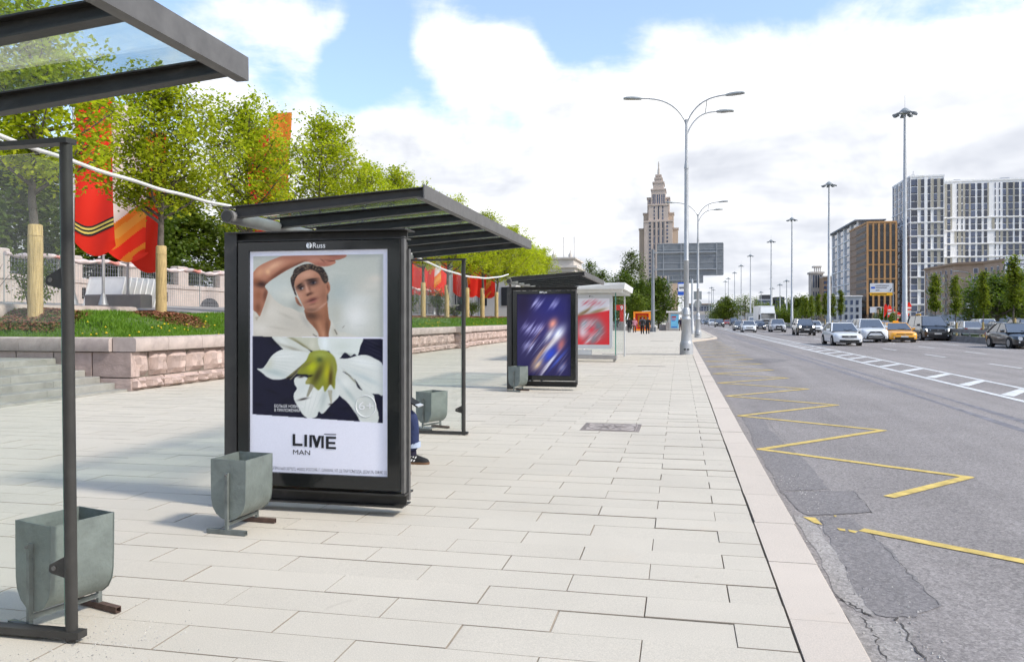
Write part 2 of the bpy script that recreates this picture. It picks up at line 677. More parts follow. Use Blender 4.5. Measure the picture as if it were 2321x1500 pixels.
rnd = random.Random(11)
slabs = []
row = 0
yy = 2.1
while yy < 46:
    off = 0.27 if row % 2 == 0 else -0.18
    xs = [0.548]
    k = 0
    while True:
        e = off - SL * k
        if e < -11.42:
            xs.append(-11.42)
            break
        xs.append(e)
        k += 1
    for a, b in zip(xs[1:], xs[:-1]):
        if b - a > 0.04:
            slabs.append((a, b, yy))
    yy += SW
    row += 1
vis = []
rest = []
for s_ in slabs:
    a, b, y0 = s_
    dep = in_view((a + b) / 2, y0 + .15)
    inbay = (b < -3.9 and y0 < 4)
    (vis if dep and not inbay else rest).append((((b - a) * .3 / dep ** 3) if dep else 0, s_))
vis.sort(key=lambda t: -t[0])
rest += vis[300:]
cache = {}
for _, (a, b, y0) in vis[:300]:
    w = round(b - a, 3)
    if w not in cache:
        cache[w] = slab_mesh(w, SW).mesh('paving_slab')
    o = link('paving_slab', cache[w], [M['slab'], M['slab_edge']], pavement)
    edge = b > -0.3
    o.location = (a + rnd.uniform(-.002, .002), y0 + rnd.uniform(-.0015, .0015), rnd.uniform(-0.0012, 0.0012) - (0.004 if edge and rnd.random() < .4 else 0))
    o.rotation_euler = (R(rnd.uniform(-.2, .2)), R(rnd.uniform(-.10, .10)), R(rnd.uniform(-.10, .10)))
mb = MB()
for _, (a, b, y0) in rest:
    dz = rnd.uniform(-0.002, 0.002)
    j, c = 0.0019, 0.002
    def ring(i, z):
        return [(a + i, y0 + i, z + dz), (b - i, y0 + i, z + dz), (b - i, y0 + SW - i, z + dz), (a + i, y0 + SW - i, z + dz)]
    mb.loft([ring(j, -0.04), ring(j, -c), ring(j + c, 0.0)], False, True)
    mb.mi[-9:] = [1] * 8 + [0]
o = mb.build('paving_slabs', [M['slab'], M['slab_edge']], pavement, fix=False)
o['kind'] = 'stuff'
mb = MB()
mb.quadv([(-30, 46.0, -0.004), (0.548, 46.0, -0.004), (0.548, 58, -0.004), (2.85, 70.9, -0.004), (2.85, 330, -0.004), (-30, 330, -0.004)])
mb.quadv([(-30, -6, -0.004), (-11.45, -6, -0.004), (-11.45, 46, -0.004), (-30, 46, -0.004)])
o = mb.build('paving_surface', M['slab'], pavement)
M['joint'] = mat('pale joint sand', (0.42, 0.35, 0.27), 0.95, var=0.3, vscale=6)
MB().quadv([(-11.45, -6, -.0085), (-.32, -6, -.0085), (-.32, 46, -.0085), (-11.45, 46, -.0085)]).build('joint_sand', M['joint'], pavement)

# kerb stones
kerb = struct(MB().box(0.57, 0.85, -6, 58, -0.29, -0.03).build('kerb', M['bed']))
kpath = [(0.71, y) for y in np.arange(-1.0, 57.6, 1.0)]
km = MB()
x0, x1 = -0.15, 0.15
prof = [(-.15, -.20), (.15, -.20), (.148, -.012), (.139, 0.0), (-.15, 0.0)]
km.prism(prof, 0.003, 0.995, 'y')
kme = km.mesh('kerb_stone')
for i, (kx, ky) in enumerate(kpath):
    o = link('kerb_stone', kme, M['kerb'], kerb)
    o.location = (kx + rnd.uniform(-.004, .004), ky + 0.32, rnd.uniform(-.002, .003))
    o.rotation_euler = (0, 0, R(rnd.uniform(-.15, .15)))
bend = [(0.71, 57.9), (0.74, 58.9), (0.95, 60.2), (1.35, 61.9), (1.75, 63.6), (2.15, 65.4), (2.55, 67.2), (2.85, 68.8), (3.0, 70.2), (3.03, 71.4)]
for (ax, ay), (bx, by) in zip(bend[:-1], bend[1:]):
    o = link('kerb_stone', kme, M['kerb'], kerb)
    o.location = (ax, ay, 0)
    o.rotation_euler = (0, 0, -math.atan2(bx - ax, by - ay))
    o.scale = (1, math.hypot(bx - ax, by - ay), 1)
for y in np.arange(71.4, 140, 2.0):
    o = link('kerb_stone', kme, M['kerb'], kerb)
    o.location = (3.03, y, 0)
    o.scale = (1, 2.0, 1)
o = MB().box(2.88, 3.18, 140, 330, -.2, 0).build('kerb_run', M['kerb'], kerb)


# ------------------------------------------------------------------ road markings and repairs
def ribbon(pts, w, z, mb=None, jit=0.0, seed=0):
    rr = random.Random(seed)
    mb = mb or MB()
    L = []
    Rr = []
    n = len(pts)
    for i, p in enumerate(pts):
        a = Vector(pts[max(i - 1, 0)])
        b = Vector(pts[min(i + 1, n - 1)])
        t = (b - a).normalized()
        nrm = Vector((-t.y, t.x))
        ww = w * .5 * (1 + rr.uniform(-jit, jit))
        L.append((p[0] + nrm.x * ww, p[1] + nrm.y * ww, z))
        Rr.append((p[0] - nrm.x * ww, p[1] - nrm.y * ww, z))
    for i in range(n - 1):
        mb.quadv([L[i], Rr[i], Rr[i + 1], L[i + 1]])
    return mb


def up(o):
    me = o.data
    for p in me.polygons:
        pass
    return o


# yellow zigzag of the bus stop
zz = []
yl = 7.05
zmb = MB()
pts = []
y = 7.05 - 1.75
pts.append((3.0, y))
side = 0
ycur = 7.05
seq = []
for k in range(16):
    seq.append((1.02, 7.05 + 3.62 * k))
    seq.append((3.0, 7.05 + 3.62 * k + 2.2))
allp = [(3.0, 7.05 - 1.42)] + seq
for i in range(len(allp) - 1):
    a, b = Vector(allp[i]), Vector(allp[i + 1])
    d = (b - a).normalized()
    a2, b2 = a - d * 0.03, b + d * 0.03
    if i == 0:      # worn through by the patch
        b2 = a + (b - a) * 0.80
    if i == 1:
        a2 = a + (b - a) * 0.46
    zmb.quadv([(a2.x - d.y * .055, a2.y + d.x * .055, ROADZ + .006 + .0006 * (i % 2)), (a2.x + d.y * .055, a2.y - d.x * .055, ROADZ + .006 + .0006 * (i % 2)),
               (b2.x + d.y * .055, b2.y - d.x * .055, ROADZ + .006 + .0006 * (i % 2)), (b2.x - d.y * .055, b2.y + d.x * .055, ROADZ + .006 + .0006 * (i % 2))])
for q in ([(1820, 1172), (1848, 1174), (1864, 1190), (1845, 1186)], [(1897, 1198), (1915, 1200), (1917, 1205), (1903, 1203)],
          [(1922, 1201), (1945, 1205), (1938, 1209), (1925, 1206)], [(1890, 1169), (1896, 1169), (1895, 1172), (1890, 1171)]):
    zmb.quadv([(*ground(px, py, ROADZ), ROADZ + .007) for px, py in q])
zo = zmb.build('zigzag_marking', M['yellowline'], rd)

# white hatched strip and lane dashes
wmb = MB()
for xx, w in ((6.86, .16), (8.12, .14)):
    wmb.quadv([(xx - w / 2, -4, ROADZ + .006), (xx + w / 2, -4, ROADZ + .006), (xx + w / 2, 330, ROADZ + .006), (xx - w / 2, 330, ROADZ + .006)])
wmb.build('edge_line', M['whiteline'], rd)
hm = MB().quadv([(0, 0, 0), (0.10, -.45, 0), (1.10, 1.35, 0), (1.02, 1.7, 0)]).mesh('hatch_bar')
for k in range(46):
    o = link('hatch_bar', hm, M['whiteline'], rd)
    o.location = (6.97, 14 + k * 2.75, ROADZ + .0055)
dm = MB().quadv([(-.06, 0, 0), (.06, 0, 0), (.06, 3.0, 0), (-.06, 3.0, 0)]).mesh('lane_dash')
for lx, ph in ((11.4, 0), (14.4, 4), (17.4, 1.5)):
    for k in range(26):
        o = link('lane_dash', dm, M['whiteline'], rd)
        o.location = (lx, 22 + ph + k * 8.0, ROADZ + .005)
for lx in (35, 39, 43):
    for k in range(10):
        o = link('lane_dash', dm, M['whiteline'], rd2)
        o.location = (lx, 30 + k * 12.0, ROADZ + .005)


def patch(pxs, m, dz, name, seed=1, sub=5, amp=.02):
    rr = random.Random(seed)
    pts = [Vector(ground(px, py, ROADZ)) for px, py in pxs]
    out = []
    for i in range(len(pts)):
        a, b = pts[i], pts[(i + 1) % len(pts)]
        for k in range(sub):
            p = a.lerp(b, k / sub)
            out.append((p.x + rr.uniform(-amp, amp), p.y + rr.uniform(-amp, amp), ROADZ + dz))
    return MB().quadv(out).build(name, m, rd)


patch([(1770, 1115), (1935, 1113), (1974, 1160), (1905, 1167), (1828, 1168), (1800, 1150)], M['asphalt_dark'], .004, 'road_patch', 3)
patch([(1676, 938), (1718, 932), (1745, 975), (1785, 1010), (1840, 1060), (1880, 1108), (1770, 1112), (1722, 1030), (1690, 960)], M['asphalt_dark'], .003, 'road_patch', 4)
patch([(1858, 1172), (1930, 1174), (2010, 1240), (2075, 1310), (2130, 1372), (2080, 1398), (1985, 1396), (1925, 1310), (1880, 1220)], M['asphalt_dark'], .0035, 'road_patch', 5)
patch([(1795, 1165), (1842, 1180), (1900, 1260), (1960, 1350), (1978, 1400), (1905, 1362), (1860, 1268)], M['asphalt_sand'], .0025, 'gutter_sand', 6)
patch([(1902, 1372), (1975, 1402), (2060, 1420), (2085, 1500), (2110, 1560), (2010, 1560)], M['asphalt_sand'], .0025, 'gutter_sand', 7)
patch([(1664, 816), (1735, 812), (1795, 815), (1760, 822), (1690, 824)], M['asphalt_dark'], .003, 'road_patch', 8)
cm = MB()
for i, (cr, w) in enumerate([
        ([(1880, 1345), (1905, 1358), (1930, 1372), (1955, 1385), (1972, 1397)], .022), ([(1955, 1400), (1970, 1425), (1985, 1440), (1995, 1470), (2010, 1500)], .014),
        ([(2030, 1402), (2045, 1418), (2060, 1450), (2085, 1480), (2100, 1500)], .02), ([(1935, 1113), (1955, 1135), (1976, 1162)], .014),
        ([(1770, 1114), (1830, 1112), (1870, 1115), (1935, 1113)], .012), ([(1830, 1168), (1880, 1166), (1940, 1163), (1974, 1160)], .012),
        ([(1975, 1210), (2010, 1245), (2045, 1285), (2080, 1320), (2128, 1372)], .008), ([(1640, 905), (1665, 912), (1690, 916), (1720, 925)], .012),
        ([(1720, 928), (1745, 960), (1770, 990), (1790, 1005)], .007), ([(1650, 890), (1680, 902), (1710, 903), (1745, 908)], .008),
        ([(2060, 1270), (2130, 1275), (2240, 1282), (2321, 1290)], .006), ([(1955, 1172), (2030, 1182), (2110, 1180), (2200, 1186)], .005)]):
    pts = [Vector(ground(px, py, ROADZ)) for px, py in cr]
    fine = []
    rr = random.Random(i)
    for a, b in zip(pts[:-1], pts[1:]):
        for k in range(5):
            p = a.lerp(b, k / 5)
            fine.append((p.x + rr.uniform(-.015, .015), p.y + rr.uniform(-.015, .015)))
    fine.append(tuple(pts[-1]))
    ribbon(fine, w * .42, ROADZ + .005, cm, .8, i)
cm.build('road_crack', M['crack'], rd)
sm = MB()
for xx, w in ((5.45, .16), (5.0, .22)):
    ribbon([(xx + math.sin(y * .08) * .08, y) for y in np.arange(8, 120, 2.0)], w, ROADZ + .0022, sm, .5, int(xx * 9))
sm.build('tar_seam', M['seam'], rd)

# strip drain across the pavement, manhole with a flower relief, other small metal covers
M['iron'] = mat('worn iron', (0.25, 0.21, 0.185), 0.7, metal=0.3, var=0.3, vscale=14, bump=0.4, bscale=60)
dr = thing('strip_drain', 'thin dark metal strip drain crossing the pavement at the big lamp post', 'drain', (-1.6, 35.2, 0))
MB().box(-1.75, 1.75, -.09, .09, -.02, .006).build('grate', M['crack'], dr)
mhx, mhy = ground(1386, 968)
mh = thing('manhole_cover', 'square iron manhole cover with flower relief set in the pavement', 'manhole cover', (mhx, mhy, 0))
MB().box(-.41, .41, -.41, .41, -.03, .003).build('frame', M['iron'], mh)
M['iron_light'] = mat('pale worn cover', (0.44, 0.38, 0.34), 0.75, var=0.2, vscale=12)
MB().box(-.36, .36, -.36, .36, -.02, .0055).build('plate', M['iron_light'], mh)
rel = MB()
for k in range(12):
    a = k * math.pi / 6
    pts = [(.06 * math.cos(a), .06 * math.sin(a)), (.18 * math.cos(a + .22), .18 * math.sin(a + .22)), (.30 * math.cos(a), .30 * math.sin(a)),
           (.18 * math.cos(a - .22), .18 * math.sin(a - .22)), (.06 * math.cos(a), .06 * math.sin(a))]
    ribbon(pts, .018, .009, rel)
ring_ = [(.33 * math.cos(t), .33 * math.sin(t)) for t in np.linspace(0, 2 * math.pi, 33)]
ribbon(ring_, .022, .009, rel)
for sx in (-.345, .345):
    ribbon([(sx, -.345), (sx, .345)], .02, .0095, rel)
    ribbon([(-.345, sx), (.345, sx)], .02, .0092, rel)
rel.build('flower_relief', M['iron'], mh)
for nm, lb, (px, py), sx, sy in (('utility_cover', 'long narrow rusty utility cover beyond the third shelter', (1477, 830), 0.9, 0.14),
                                 ('utility_cover', 'thin dark utility cover far along the pavement before the gantry post', (1500, 773), 1.6, 0.25)):
    gx_, gy_ = ground(px, py)
    u_ = thing(nm, lb, 'utility cover', (gx_, gy_, 0))
    MB().box(-sx / 2, sx / 2, -sy / 2, sy / 2, -.02, .003).build('frame', M['iron'], u_)
    MB().box(-sx / 2 + .02, sx / 2 - .02, -sy / 2 + .02, sy / 2 - .02, -.02, .006).build('plate', M['iron'], u_)

# scattered crumbs of grit by the shelters and the gutter
M['grit'] = mat('grit', (0.42, 0.40, 0.37), 0.9, rnd=0.35)
gm = MB()
rr = random.Random(5)
def crumb(x, y, z, s):
    a = rr.uniform(0, 6.28)
    gm.v += [(x + s * math.cos(a), y + s * math.sin(a), z), (x + s * math.cos(a + 2.1), y + s * math.sin(a + 2.1), z), (x + s * math.cos(a + 4.2), y + s * math.sin(a + 4.2), z), (x, y, z + s * .8)]
    b = len(gm.v) - 4
    for f in ((0, 1, 3), (1, 2, 3), (2, 0, 3)):
        gm.f.append(tuple(b + i for i in f)); gm.mi.append(0)
for k in range(420):
    crumb(rr.gauss(-2.72, .25), rr.gauss(3.28, .22), .001, rr.uniform(.002, .006))
for k in range(200):
    crumb(rr.gauss(-3.0, .35), rr.gauss(5.55, .25), .001, rr.uniform(.002, .005))
for k in range(330):
    yq = rr.uniform(3.6, 9)
    crumb(rr.gauss(1.12, .14) + max(0, 5.2 - yq) * .1, yq, ROADZ + .004, rr.uniform(.003, .010))
gs = gm.build('grit', M['grit'], None, fix=False)
tag(gs, 'pale crumbs of grit scattered under the shelters and in the gutter', 'grit', kind='stuff')

# ------------------------------------------------------------------ raised lawn, granite wall, stairs
WX = -11.5


def block_mesh(seed, smooth_face=False, nx=5, nz=4):
    """unit block: x from -1 (inside) to 0 (front face), y 0..1, z 0..1; front rough"""
    rr = random.Random(seed)
    mb = MB()
    grid = {}
    idx = []
    for j in range(nz + 1):
        for i in range(nx + 1):
            y_, z_ = i / nx, j / nz
            e = min(y_, 1 - y_, z_, 1 - z_)
            if smooth_face:
                d = 0.0 if e > 0 else -.02
            else:
                d = -.55 if e == 0 else rr.uniform(-.22, .22) - (0.05 if e < .26 else 0)
            y2 = y_ + (rr.uniform(-.015, .015) if 0 < i < nx else (.014 if i == 0 else -.014))
            z2 = z_ + (rr.uniform(-.02, .02) if 0 < j < nz else (.02 if j == 0 else -.02))
            mb.v.append((d, y2, z2))
    W = nx + 1
    for j in range(nz):
        for i in range(nx):
            mb.f.append((j * W + i, j * W + i + 1, (j + 1) * W + i + 1, (j + 1) * W + i)); mb.mi.append(0)
    # back edge ring
    border = [i for i in range(W)] + [j * W + nx for j in range(1, nz + 1)] + [nz * W + i for i in range(nx - 1, -1, -1)] + [j * W for j in range(nz - 1, 0, -1)]
    b0 = len(mb.v)
    for k in border:
        v = mb.v[k]
        mb.v.append((-1.6, v[1], v[2]))
    n = len(border)
    for k in range(n):
        mb.f.append((border[k], border[(k + 1) % n], b0 + (k + 1) % n, b0 + k)); mb.mi.append(0)
    return mb.mesh('granite_block', 18)


blocks = [block_mesh(i) for i in range(7)]
smooth_blocks = [block_mesh(40 + i, True, 2, 2) for i in range(2)]
wall = thing('retaining_wall', 'long pink granite retaining wall with rough hewn blocks around the lawn', 'wall', (0, 0, 0))
MB().box(-11.85, WX - .13, 15.05, 86, -0.1, 1.07).build('wall_core', M['bed'], wall)
MB().box(-22, -11.86, 15.13, 15.5, -.1, 1.07).build('wall_core', M['bed'], wall)
rr = random.Random(21)
for zlo, zhi, off in ((0.0, .275, .02), (.285, .835, 0.0)):
    y = 15.0
    while y < 62:
        L = rr.uniform(.55, .78) if y < 30 else rr.uniform(.7, 1.1)
        o = link('granite_block', rr.choice(blocks), M['granite'], wall)
        o.location = (WX + off + rr.uniform(-.02, .02), y + .004, zlo)
        o.scale = (.23, L - .008, zhi - zlo)
        y += L
o = MB().box(WX - .1, WX, 62, 86, 0, .83).build('wall_face', M['granite'], wall)
# return of the wall along the stairs, smooth blocks
for zlo, zhi in ((.0, .275), (.285, .835)):
    x = WX - .02
    while x > -20:
        L = rr.uniform(.9, 1.3)
        o = link('granite_block', rr.choice(smooth_blocks), M['granite'], wall)
        o.rotation_euler = (0, 0, R(-90))
        o.location = (x - L, 15.0 + rr.uniform(0, .01), zlo)
        o.scale = (.18, L - .01, zhi - zlo)
        x -= L


def cap_mesh(w):
    """dressed capping stone along y 0..1, rounded front top edge"""
    pr = [(-w, 0), (.0, 0), (.02, .03), (.025, .22), (.01, .28), (-.04, .305), (-w, .305)]
    return MB().prism(pr, 0.004, 0.996, 'y').mesh('capping_stone', 40)


cpm = cap_mesh(.55)
y = 15.02
first = True
while y < 86:
    L = rr.uniform(1.0, 1.35)
    if y > 60:
        L = 2.6
    o = link('capping_stone', cpm, M['granite_cap'], wall)
    o.location = (WX + .05, y, .845 + rr.uniform(-.004, .004))
    o.scale = (1, L, 1)
    y += L
x = WX - .52
while x > -20:
    L = rr.uniform(1.0, 1.5)
    o = link('capping_stone', cpm, M['granite_cap'], wall)
    o.rotation_euler = (0, 0, R(-90))
    o.location = (x - L, 14.95, .845)
    o.scale = (1, L, 1)
    x -= L
# projecting pier
pier = MB().box(WX - .2, WX + .28, 40.2, 41.6, 0, .84).build('pier', M['granite'], wall)
for zlo, zhi in ((0, .275), (.285, .835)):
    o = link('granite_block', blocks[2], M['granite'], wall); o.location = (WX + .42, 40.15, zlo); o.scale = (.16, 1.5, zhi - zlo)
    o = link('granite_block', blocks[3], M['granite'], wall); o.rotation_euler = (0, 0, R(-90)); o.location = (WX - .25, 40.14, zlo); o.scale = (.16, .68, zhi - zlo)
o = link('capping_stone', cpm, M['granite_cap'], wall); o.location = (WX + .46, 40.0, .85); o.scale = (.9, 1.75, 1.02)

# lawn surface with the mulch belt
prof = [(-11.7, 1.08), (-12.3, 1.14), (-13.0, 1.34), (-13.6, 1.55), (-14.2, 1.66), (-15.2, 1.70), (-16.6, 1.74)]
lm = MB()
ys = np.arange(15.2, 86.5, 0.9)
rr = random.Random(3)
H = {}
for j, y in enumerate(ys):
    for i, (x, z) in enumerate(prof):
        lm.v.append((x, y, 1.06 + (z - 1.06) * min(1, max(0, (y - 15.25) / 1.2)) + (rr.uniform(-.03, .03) if 0 < i else 0)))
n = len(prof)
for j in range(len(ys) - 1):
    for i in range(n - 1):
        a = j * n + i
        lm.f.append((a, a + n, a + n + 1, a + 1)); lm.mi.append(0)
lawn = lm.build('lawn', M['lawn'], None, 60)
struct(lawn)
for p in lawn.data.polygons:
    p.use_smooth = True


def lawn_z(x, y=30.0):
    return 1.06 + (lawn_zx(x) - 1.06) * min(1, max(0, (y - 15.25) / 1.2))


def lawn_zx(x):
    for (xa, za), (xb, zb) in zip(prof[:-1], prof[1:]):
        if xb <= x <= xa:
            t = (x - xa) / (xb - xa)
            return za + (zb - za) * t
    return 1.74 if x < -16 else 1.08


gb = MB()
rr = random.Random(9)
cnt = 0
while cnt < 52000:
    t = rr.random()
    y = 15.3 + 55 * t ** 1.9
    x = -11.72 - rr.random() ** 1.15 * (2.9 if y > 20 else 4.6)
    if y > 27 and x < -13.75:
        continue
    cl = mnoise.noise(Vector((x * 1.3, y * .8, 0)))
    h = rr.uniform(.05, .11) * (1 + .5 * cl) * (1 + y * .006)
    z = lawn_z(x, y) - .01
    a = rr.uniform(0, 6.28)
    w = .011 + y * .0004
    lx, ly = rr.gauss(0, .03), rr.gauss(0, .03)
    b = len(gb.v)
    gb.v += [(x - w * math.cos(a), y - w * math.sin(a), z), (x + w * math.cos(a), y + w * math.sin(a), z), (x + lx, y + ly, z + h)]
    gb.f.append((b, b + 1, b + 2)); gb.mi.append(0)
    cnt += 1
grass = gb.build('grass', M['blade'], None, fix=False)
tag(grass, 'short green grass covering the sloping lawn above the granite wall', 'grass', kind='stuff')
db = MB()
for k in range(170):
    y = 15.5 + 50 * rr.random() ** 1.2
    cx_ = rr.gauss(0, .3)
    x = -12.7 + cx_ + rr.choice([0, -.4, .5])
    z = lawn_z(x, y) + .07
    r_ = rr.uniform(.02, .034) * (1 + y * .006)
    b = len(db.v)
    for q in range(6):
        db.v.append((x + r_ * math.cos(q * 1.047), y + r_ * math.sin(q * 1.047), z))
    db.v.append((x, y, z + r_ * .7)); db.v.append((x, y, z - r_ * .7))
    for q in range(6):
        db.f.append((b + q, b + (q + 1) % 6, b + 6)); db.mi.append(0)
        db.f.append((b + (q + 1) % 6, b + q, b + 7)); db.mi.append(0)
dn = db.build('dandelions', M['dandelion'], None, fix=False)
tag(dn, 'yellow dandelion heads dotted over the lawn', 'dandelions', kind='stuff')

# bark mulch: mounds around the near trunks and a belt along the row
mm = MB()
rr = random.Random(31)
def chip(x, y, z, s):
    a = rr.uniform(0, 6.28)
    ca, sa = math.cos(a) * s, math.sin(a) * s
    w = s * .35
    tz = rr.uniform(-.5, .5) * s
    b = len(mm.v)
    mm.v += [(x - ca + sa * .35, y - sa - ca * .35, z - tz), (x + ca + sa * .35, y + sa - ca * .35, z + tz), (x + ca - sa * .35, y + sa + ca * .35, z + tz + .01), (x - ca - sa * .35, y - sa + ca * .35, z - tz + .012)]
    mm.f.append((b, b + 1, b + 2, b + 3)); mm.mi.append(0)
for tcx, ty in ((-15.0, 16.3), (-13.95, 19.55), (-13.95, 24.1)):
    for k in range(2600):
        r_ = 1.15 * math.sqrt(rr.random())
        a = rr.uniform(0, 6.28)
        x, y = tcx + r_ * math.cos(a), ty + r_ * math.sin(a)
        if y < 15.55:
            continue
        chip(x, y, lawn_z(x, y) + .10 * (1 - (r_ / 1.15) ** 2) + rr.uniform(.0, .03), rr.uniform(.02, .05))
for k in range(12000):
    y = 27 + 50 * rr.random() ** 1.2
    x = rr.uniform(-14.9, -13.55)
    chip(x, y, lawn_z(x) + rr.uniform(.02, .06), rr.uniform(.03, .07))
mu = mm.build('mulch', M['mulch'], None, fix=False)
tag(mu, 'reddish brown bark mulch around the tree trunks', 'mulch', kind='stuff')

# stairs left of the wall
st = thing('stairs', 'weathered grey granite stairs left of the wall corner', 'stairs', (0, 0, 0))
sx = [-11.95, -12.32, -12.69, -13.06, -13.43, -13.80]
MB().box(-11.95, -11.62, 6, 15.0, -.1, .045).build('bottom_slab', M['step'], st)
for k in range(5):
    x1_ = sx[k]
    x0_ = sx[k + 1] if k < 4 else -22
    y = 14.99
    rr = random.Random(k)
    z1 = .045 + .13 * (k + 1)
    while y > 6:
        L = rr.uniform(1.2, 2.0)
        o = MB().bevbox(x0_ + .002, x1_ + .03, y - L + .006, y, z1 - .16, z1 + rr.uniform(-.004, .004), .012).build('step_stone', M['step'], st)
        y -= L
lit = MB().bevbox(-.09, .09, -.05, .05, 0, .05, .012).build('litter', mat('white litter', (.7, .7, .7)), None)
tag(lit, 'small white piece of litter lying on a stair step', 'litter')
lit.location = (-12.5, 14.3, .305)

# second low planter wall behind the first tree
pl = thing('planter_wall', 'low rounded granite planter wall behind the leftmost tree', 'planter', (-16.0, 15.6, 0))
y = 0.0
rr = random.Random(77)
for L in (1.35, 1.5, 1.45, 1.05):
    pr = [(-.42, 1.5), (.0, 1.5), (.05, 1.56), (.06, 1.80), (.03, 1.88), (-.05, 1.92), (-.42, 1.92)]
    MB().prism(pr, y + .005, y + L - .005, 'y').build('capping_stone', M['granite_cap'], pl, 40)
    y += L
MB().lathe([(.24, 1.5), (.24, 1.82), (.2, 1.9), (.1, 1.92)], 18, -.18, y + .0).build('end_stone', M['granite_cap'], pl, 40)
MB().box(-.4, -.05, 0, y, 1.2, 1.5).build('base', M['granite'], pl)

# terrace behind, rising gently to the balustrade
tm = MB()
tm.loft([[(-16.45, yv, 1.60), (-16.46, yv, 1.74), (-20, yv, 1.95), (-26.2, yv, 2.25), (-26.2, yv, 1.0)] for yv in (15.15, 86)], True, True)
struct(tm.build('terrace', M['terrace']))
struct(MB().box(-120, -26.3, 15.5, 130, -.2, 2.9).build('park_ground', M['lawn']))

# ------------------------------------------------------------------ bus shelters
M['steel'] = mat('dark grey painted steel', (0.036, 0.034, 0.031), 0.5, var=0.2, vscale=7, bump=0.08, bscale=50, spec=0.45,
                 dirt=(0.085, 0.078, 0.07), dscale=4.0, dlo=0.55, dhi=0.85)
M['steel_lt'] = mat('scuffed grey steel', (0.125, 0.12, 0.115), 0.5, metal=0.2, var=0.2, vscale=9, spec=0.5)
M['black'] = mat('black gloss panel', (0.012, 0.013, 0.013), 0.12, spec=0.5, var=0.1, vscale=2)
M['gap_shade'] = mat('gap_shade', (0.02, 0.02, 0.02), 0.9)
M['roofglass'] = glass_mat('roof glass', (0.90, 0.955, 0.935), 0.015, 1.5, 0.03, 0.05)
M['wallglass'] = glass_mat('shelter glass', (0.955, 0.975, 0.965), 0.01, 1.40, 0.0, 0.015)
M['glass_edge'] = mat('glass edge', (0.10, 0.26, 0.20), 0.2)
M['wood'] = mat('bench slat', (0.10, 0.085, 0.075), 0.6, var=0.25, vscale=6)
M['white'] = mat('white print', (0.80, 0.80, 0.80), 0.6)
M['ink'] = mat('dark print', (0.015, 0.016, 0.02), 0.6)
M['ink_grey'] = mat('grey print', (0.16, 0.16, 0.19), 0.6)


def print_mat(name, emit=0.16):
    m = bpy.data.materials.new(name)
    m.use_nodes = True
    nt = m.node_tree
    b = nt.nodes['Principled BSDF']
    at = nn(nt, 'ShaderNodeAttribute')
    at.attribute_name = 'print'
    nt.links.new(at.outputs['Color'], b.inputs['Base Color'])
    b.inputs['Roughness'].default_value = 0.35
    b.inputs['Specular IOR Level'].default_value = 0.25
    nt.links.new(at.outputs['Color'], b.inputs['Emission Color'])
    b.inputs['Emission Strength'].default_value = emit
    return m


M['print'] = print_mat('backlit poster print', 0.03)
M['print_plain'] = print_mat('poster print', 0.10)


